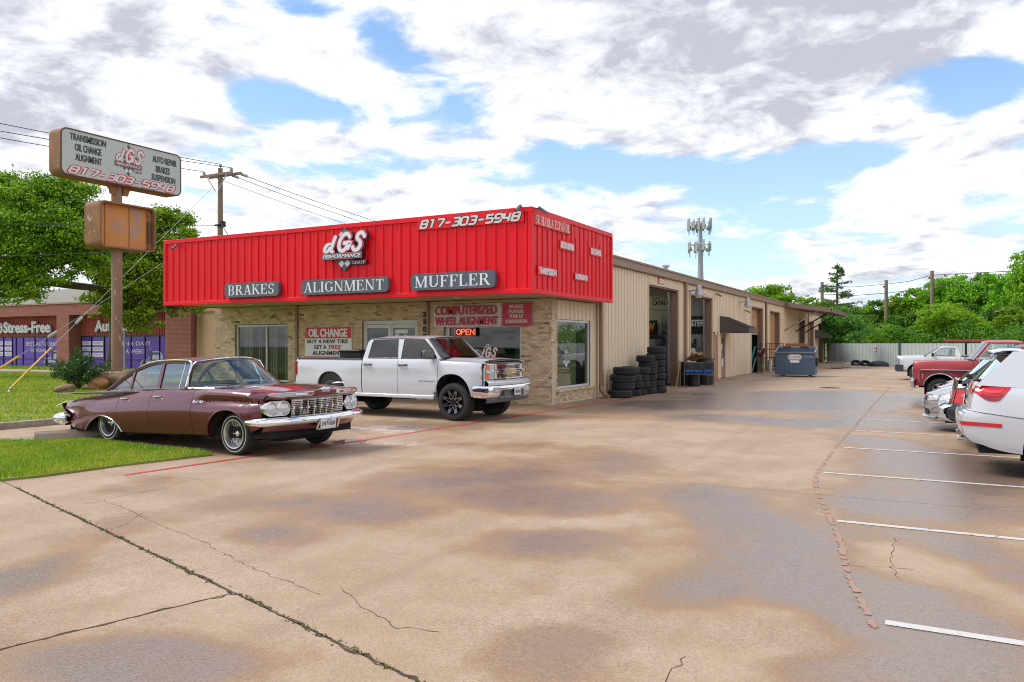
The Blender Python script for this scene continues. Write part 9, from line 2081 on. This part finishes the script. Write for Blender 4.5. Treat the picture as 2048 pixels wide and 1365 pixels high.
t=thing('car_lift','black two post car lift with its arm inside the first bay','car lift',(-10.0,32.2,0));mb=MB();mb.box(-10.12,-9.92,31.95,32.15,.02,2.3,.01);mb.box(-10.3,-9.9,31.7,32.2,.02,.06);mb.build('lift_post',M_DRUM,parent=t,smooth=0);mb=MB();mb.box(-11.8,-9.95,31.9,32.0,1.95,2.12,.02);mb.build('lift_arm',M_DRUM,parent=t,smooth=0);mb=MB();mb.box(-11.0,-10.75,31.885,31.90,1.98,2.09);mb.build('warning_label',M_YEL,parent=t,smooth=0)
t=thing('tool_cabinet','dark red tool cabinet on the floor of the first bay','cabinet',(-10.25,31.2,0));mb=MB();mb.box(-10.5,-10.12,30.9,31.4,.08,1.15,.01);mb.build('cabinet_body',pm('dark red cabinet',(.22,.008,.015),.35),parent=t,smooth=0)
for k in range(5):mb=MB();mb.box(-10.48,-10.14,30.885,30.90,.12+k*.2,.29+k*.2,.003);mb.build('drawer',MATS['dark red cabinet'],parent=t,smooth=0)
drum('plastic_barrel',(-10.95,33.0,1.0),.38,1.0,pm('grey plastic',(.30,.29,.27),.5),'grey barrel on a shelf inside the first bay','barrel')
mb=MB();mb.box(-11.6,-10.5,32.6,33.4,.9,1.0);mb.build('shelf',M_DRUM,label='dark shelf under the grey barrel',cat='shelf')
t=thing('tyre_machine','black tyre changing machine with a round gauge inside the second bay','machine',(-10.3,37.0,0));mb=MB();mb.box(-10.9,-9.98,36.9,37.6,.9,1.6,.05);mb.obox((-10.55,37.2,1.75),(.9,.3,.3),(0,.45,0),.05);mb.box(-10.2,-10.05,37.1,37.25,1.5,2.0,.02);mb.build('machine_body',M_DRUM,parent=t,smooth=0);mb=MB();mb.lathe([(0,.02),(.11,.02),(.125,0)],20,(-10.17,36.86,1.42),(0,-1,0));mb.build('gauge',M_WHITE,parent=t);mb=MB();mb.bar([(-10.17,36.835,1.42),(-10.12,36.835,1.48)],.015,.004,(0,1,0));mb.build('needle',M_BLACK,parent=t)
t=thing('liquid_tote','white liquid tote in a wire cage inside the second bay','tote',(-10.4,36.6,0));mb=MB();mb.box(-11.0,-9.98,36.2,36.85,.12,.92,.05);mb.build('tank',pm('milky plastic',(.50,.55,.58),.4),parent=t);mb=MB()
for z in (.2,.5,.8):mb.tube([(-11.03,36.17,z),(-9.95,36.17,z),(-9.95,36.88,z)],.014,5)
for x in (-10.9,-10.65,-10.4,-10.15):mb.tube([(x,36.17,.1),(x,36.17,.95)],.014,5)
mb.build('cage',M_GREYMETAL,parent=t)
for y,x in ((32.15,-9.87),(37.82,-9.87)):mb=MB();mb.box(x-.06,x+.02,y-.05,y,.1,3.9);mb.build('door_track',M_GREYMETAL,parent=shop,smooth=0)
# dumpster
dm=Car('dumpster','blue grey steel dumpster with a red and white oval badge','dumpster',(-6.6,43.75,0),3.0)
M_DUMP=pm('blue grey dumpster paint',(.070,.105,.165),.55,var=.14,vscale=2,col2=(.10,.085,.07),c2lo=.68,c2hi=.8,c2scale=3)
mb=MB();W2=1.0
mb.add([(-W2,0,.10),(W2,0,.10),(W2,0,1.27),(-W2,0,1.27),(-W2,1.55,.10),(W2,1.55,.10),(W2,1.55,1.56),(-W2,1.55,1.56)],[(0,1,2,3),(5,4,7,6),(1,5,6,2),(4,0,3,7),(0,4,5,1)]);mb.add([(-W2+.05,.05,1.25),(W2-.05,.05,1.25),(W2-.05,1.5,1.53),(-W2+.05,1.5,1.53),(-W2+.05,.05,.2),(W2-.05,.05,.2),(W2-.05,1.5,.2),(-W2+.05,1.5,.2)],[(0,1,5,4),(1,2,6,5),(2,3,7,6),(3,0,4,7),(4,5,6,7)])
dm.part('bin_body',mb,M_DUMP,smooth=0,recalc=False)
mb=MB();mb.box(-W2-.05,W2+.05,-.05,.05,1.24,1.32,.01);mb.box(-W2-.05,W2+.05,1.5,1.6,1.52,1.59,.01);mb.bar([(-W2,.05,1.29),(-W2,1.5,1.55)],.08,.06);mb.bar([(W2,.05,1.29),(W2,1.5,1.55)],.08,.06);dm.part('rim',mb,pm('worn rim paint',(.16,.18,.20),.5,var=.2),smooth=0)
for x in (-.55,.35):mb=MB();mb.box(x-.22,x+.22,1.45,1.62,1.56,1.61,.015);dm.part('hinge',mb,M_PLAST,smooth=0)
for x,y in ((-.7,.02),(.7,.02),(-.7,1.3),(.7,1.3)):mb=MB();mb.box(x-.05,x+.05,y,y+.1,0,.1);dm.part('foot',mb,M_DUMP,smooth=0)
for sg in (-1,1):mb=MB();mb.box(sg*W2,sg*(W2+.10),.45,1.15,.62,.95,.01);mb.box(sg*(W2+.0),sg*(W2+.12),.40,.46,.55,1.0);dm.part('fork_pocket',mb,M_DRUM,smooth=0)
DF=Face((0,0,0),(1,0,0),(0,0,1));mb=MB();mb.sheet(rrect(.70,.31,.15,8,.0,1.04),d=.012,u=(1,0,0),v=(0,0,1),mi=0);mb.sheet(rrect(.655,.27,.13,8,0,1.04),d=.015,v=(0,0,1),mi=1);mb.sheet(rrect(.61,.225,.11,8,0,1.04),d=.018,v=(0,0,1),mi=0);mb.sheet(rrect(.49,.13,.06,6,0,.81),d=.012,v=(0,0,1),mi=0);put_text(mb,DF,'CWD',-.26,.97,.26,1.11,.022,.02,0,1.35,1);b_=dm.part('badge',mb,[M_WHITE,pm('maroon badge print',(.30,.02,.05),.5)],smooth=0,recalc=False)
mb=MB();put_text(mb,DF,'4FL-48ER',.50,1.03,.93,1.10,.012,.03);dm.part('stencil',mb,pm('pale stencil',(.45,.47,.48),.6),smooth=0,recalc=False)
# trolley, boards, bench
t=thing('roll_cage','tall dark wire roll cage trolley left of the dumpster','trolley',(-8.85,51.0,0));mb=MB()
for x in (-9.3,-8.45):
 for y in (50.7,51.5):mb.tube([(x,y,.12),(x,y,1.78)],.022,6)
for z in (.32,.9,1.4,1.78):
 for y in (50.7,51.5):mb.tube([(-9.3,y,z),(-8.45,y,z)],.016,5)
 for x in (-9.3,-8.45):mb.tube([(x,50.7,z),(x,51.5,z)],.016,5)
for x in (-9.02,-8.73):mb.tube([(x,50.7,.3),(x,50.7,1.78)],.012,5)
mb.build('cage_frame',M_DKMETAL,parent=t);mb=MB();mb.box(-9.3,-8.45,50.7,51.5,.12,.17);mb.build('shelf',M_DKMETAL,parent=t,smooth=0)
for x in (-9.25,-8.5):
 for y in (50.75,51.45):mb=MB();mb.lathe([(0,-.02),(.06,-.02),(.06,.02),(0,.02)],12,(x,y,.06),(0,1,0));mb.build('caster',M_PLAST,parent=t)
drum('gas_bottle',(-9.05,50.3,0),.13,.75,pm('pale bottle',(.45,.45,.42),.5),'pale bottle standing at the foot of the roll cage','bottle')
mb=MB();mb.obox((-9.63,47.75,.80),(.05,.55,1.62),(.0,.24,.1),.006);mb.build('board',pm('teal board',(.02,.34,.27),.5,var=.1),label='teal green board leaning in the half open doorway',cat='board')
mb=MB();mb.obox((-9.60,48.15,.45),(.04,.4,.95),(.0,.24,.1),.006);mb.build('board',pm('grey board',(.34,.33,.30),.6),label='grey board leaning beside the teal board',cat='board')
t=thing('wooden_bench','orange brown slatted wooden bench behind the dumpster','bench',(-8.8,57.0,0));M_BW=pm('orange brown wood',(.42,.17,.05),.5,var=.2,stretch=(1,1,4))
for x in (-9.2,-7.9):mb=MB();mb.box(x,x+.07,57.2,57.28,0,1.74);mb.box(x,x+.07,56.7,56.78,0,.66);mb.box(x,x+.07,56.7,57.28,.62,.68);mb.build('leg',M_BW,parent=t,smooth=0)
mb=MB();mb.box(-9.25,-7.8,57.18,57.26,1.60,1.78,.02);mb.box(-9.2,-7.85,57.2,57.25,1.0,1.07);mb.build('back_rail',M_BW,parent=t,smooth=0);mb=MB();mb.box(-9.2,-7.83,56.72,57.25,.68,.72);mb.build('seat',M_BW,parent=t,smooth=0)
for k in range(9):mb=MB();mb.box(-9.1+k*.135,-9.03+k*.135,57.205,57.24,1.07,1.6);mb.build('slat',M_BW,parent=t,smooth=0)
mb=MB()
for k in range(5):mb.obox((-6.3+.2*k,58.5+.5*math.sin(k*2),.04+.02*k),(1.2,.16,.04),(0,.03,k*1.3))
o=mb.build('scrap_wood',pm('weathered scrap wood',(.16,.09,.045),.85,var=.3),label='scrap brown boards lying on the ground beyond the dumpster',cat='scrap wood',smooth=0);o['kind']='stuff'
dup(sv.t,None,(.9,47.6,.004),label='silver car standing beyond the far white pickup');
# ================================================================== THE PERSON
def skin_body(name,verts,edges,radii,mat,parent=None,sub=2,root=0):
 me=bpy.data.meshes.new(name);me.from_pydata(verts,edges,[]);o=bpy.data.objects.new(name,me);COL.objects.link(o)
 o.modifiers.new('skin','SKIN').use_smooth_shade=True;sm=o.modifiers.new('sub','SUBSURF');sm.levels=sm.render_levels=sub
 if not me.skin_vertices:me.attributes;bm=bmesh.new();bm.from_mesh(me);bm.verts.layers.skin.verify();bm.to_mesh(me);bm.free()
 for i,r in enumerate(radii):
  sv_=me.skin_vertices[0].data[i];sv_.radius=r if isinstance(r,tuple)else (r,r);sv_.use_root=i==root
 for m in (mat if isinstance(mat,(list,tuple))else [mat]):me.materials.append(m)
 if parent is not None:attach(o,parent)
 return o
M_SKIN=pm('brown skin',(.13,.062,.035),.5,var=.06);M_SHIRT=pm('maroon shirt cloth',(.155,.006,.035),.8,var=.1);M_CAMO=pm('camouflage cloth',(.30,.27,.18),.85,col2=(.10,.095,.055),c2lo=.46,c2hi=.52,c2scale=9);M_BOOT=pm('tan boots',(.38,.24,.09),.7)
pe=thing('person','person in maroon shirt, camouflage trousers, cap and tan boots, hand raised to the mouth','person',(-9.12,47.9,0),None,True,R(-16))
# local frame: x to the person's left, -y the way they face
BV=[(0,0,.95),(0,0,1.10),(0,.01,1.30),(0,.01,1.44),(0,-.005,1.53),(0,-.01,1.63),(0,-.012,1.73),(.10,0,.90),(.115,-.02,.50),(.125,.02,.09),(.13,-.12,.045),(-.10,0,.90),(-.12,-.03,.50),(-.135,.03,.09),(-.16,-.11,.045),(.19,.01,1.42),(.27,-.04,1.17),(.16,-.22,1.38),(.07,-.20,1.555),(-.19,.01,1.42),(-.25,.03,1.15),(-.24,-.06,.92),(-.235,-.09,.83)]
BE=[(0,1),(1,2),(2,3),(3,4),(4,5),(5,6),(0,7),(7,8),(8,9),(9,10),(0,11),(11,12),(12,13),(13,14),(3,15),(15,16),(16,17),(17,18),(3,19),(19,20),(20,21),(21,22)]
BR=[(.15,.11),(.14,.10),(.16,.11),(.12,.09),.052,(.078,.095),(.066,.080),.085,.062,.042,.042,.085,.062,.042,.042,.062,.046,.034,.036,.062,.046,.034,.036]
skin_body('body',BV,BE,BR,M_SKIN,pe)
skin_body('shirt',[(0,0,.90),(0,0,1.08),(0,.01,1.30),(0,.01,1.45),(.19,.01,1.425),(.255,-.03,1.24),(-.19,.01,1.425),(-.235,.02,1.22)],[(0,1),(1,2),(2,3),(3,4),(4,5),(3,6),(6,7)],[(.185,.14),(.175,.13),(.19,.14),(.125,.10),.085,.078,.085,.078],M_SHIRT,pe)
skin_body('trousers',[(0,0,.96),(.10,0,.86),(.115,-.02,.50),(.125,.015,.11),(-.10,0,.86),(-.12,-.03,.50),(-.135,.025,.11)],[(0,1),(1,2),(2,3),(0,4),(4,5),(5,6)],[(.17,.125),(.115,.11),.088,.08,(.115,.11),.088,.08],M_CAMO,pe)
for sg in (1,-1):
 mb=MB();mb.obox((sg*.135,-.045,.05),(.11,.29,.10),(0,0,sg*.1),.035);mb.tube([(sg*.128,.02,.08),(sg*.128,.02,.20)],.058,10);mb.build('boot',M_BOOT,parent=pe)
 for k in range(5):
  if sg>0:p=Vector((.075+.012*(k-2),-.205,1.565));L=[p,p+Vector((-.012,-.012,.035)),p+Vector((-.035,.012,.055-.004*abs(k-2))),p+Vector((-.045,.035,.045))]
  else:p=Vector((-.235+.012*(k-2),-.095,.82));L=[p,p+Vector((0,-.01,-.04)),p+Vector((.004,-.004,-.075+.006*abs(k-2)))]
  if k==4:L=[q+Vector((.02*sg,-.015,.02))for q in L]
  mb=MB();mb.tube(L,[.011]+[.0095]*(len(L)-2)+[.007],7);mb.build('finger',M_SKIN,parent=pe)
 mb=MB();mb.ellipsoid((sg*.088,.0,1.655),(.012,.022,.034),8,6);mb.build('ear',M_SKIN,parent=pe)
 mb=MB();mb.ellipsoid((sg*.032,-.098,1.672),(.014,.008,.008),8,6);mb.build('eye',M_WHITE,parent=pe)
mb=MB();mb.tube([(0,-.098,1.675),(0,-.122,1.64),(0,-.10,1.632)],[.010,.017,.012],8);mb.build('nose',M_SKIN,parent=pe)
mb=MB();mb.ellipsoid((0,-.098,1.598),(.028,.012,.009),10,6);mb.build('mouth',pm('dark lips',(.10,.035,.028),.5),parent=pe)
mb=MB();mb.lathe([(.099,0),(.101,.05),(.085,.09),(.05,.112),(0,.118)],20,(0,-.008,1.70));mb.grid([[(math.sin(a)*.085,-.07-math.cos(a)*r_,1.708-r_*.15)for a in np.linspace(-1.2,1.2,9)]for r_ in (.02,.10)]);mb.build('cap',pm('dark patterned cap',(.05,.042,.04),.8,col2=(.5,.45,.38),c2lo=.56,c2hi=.6,c2scale=16),parent=pe,recalc=False)
mb=MB();put_text(mb,Face((-.115,-.152,1.22),(1,0,0),(0,-.06,1)),'17',0,0,.21,.15,0,.05);mb.build('shirt_print',M_WHITE,parent=pe,smooth=0,recalc=False)
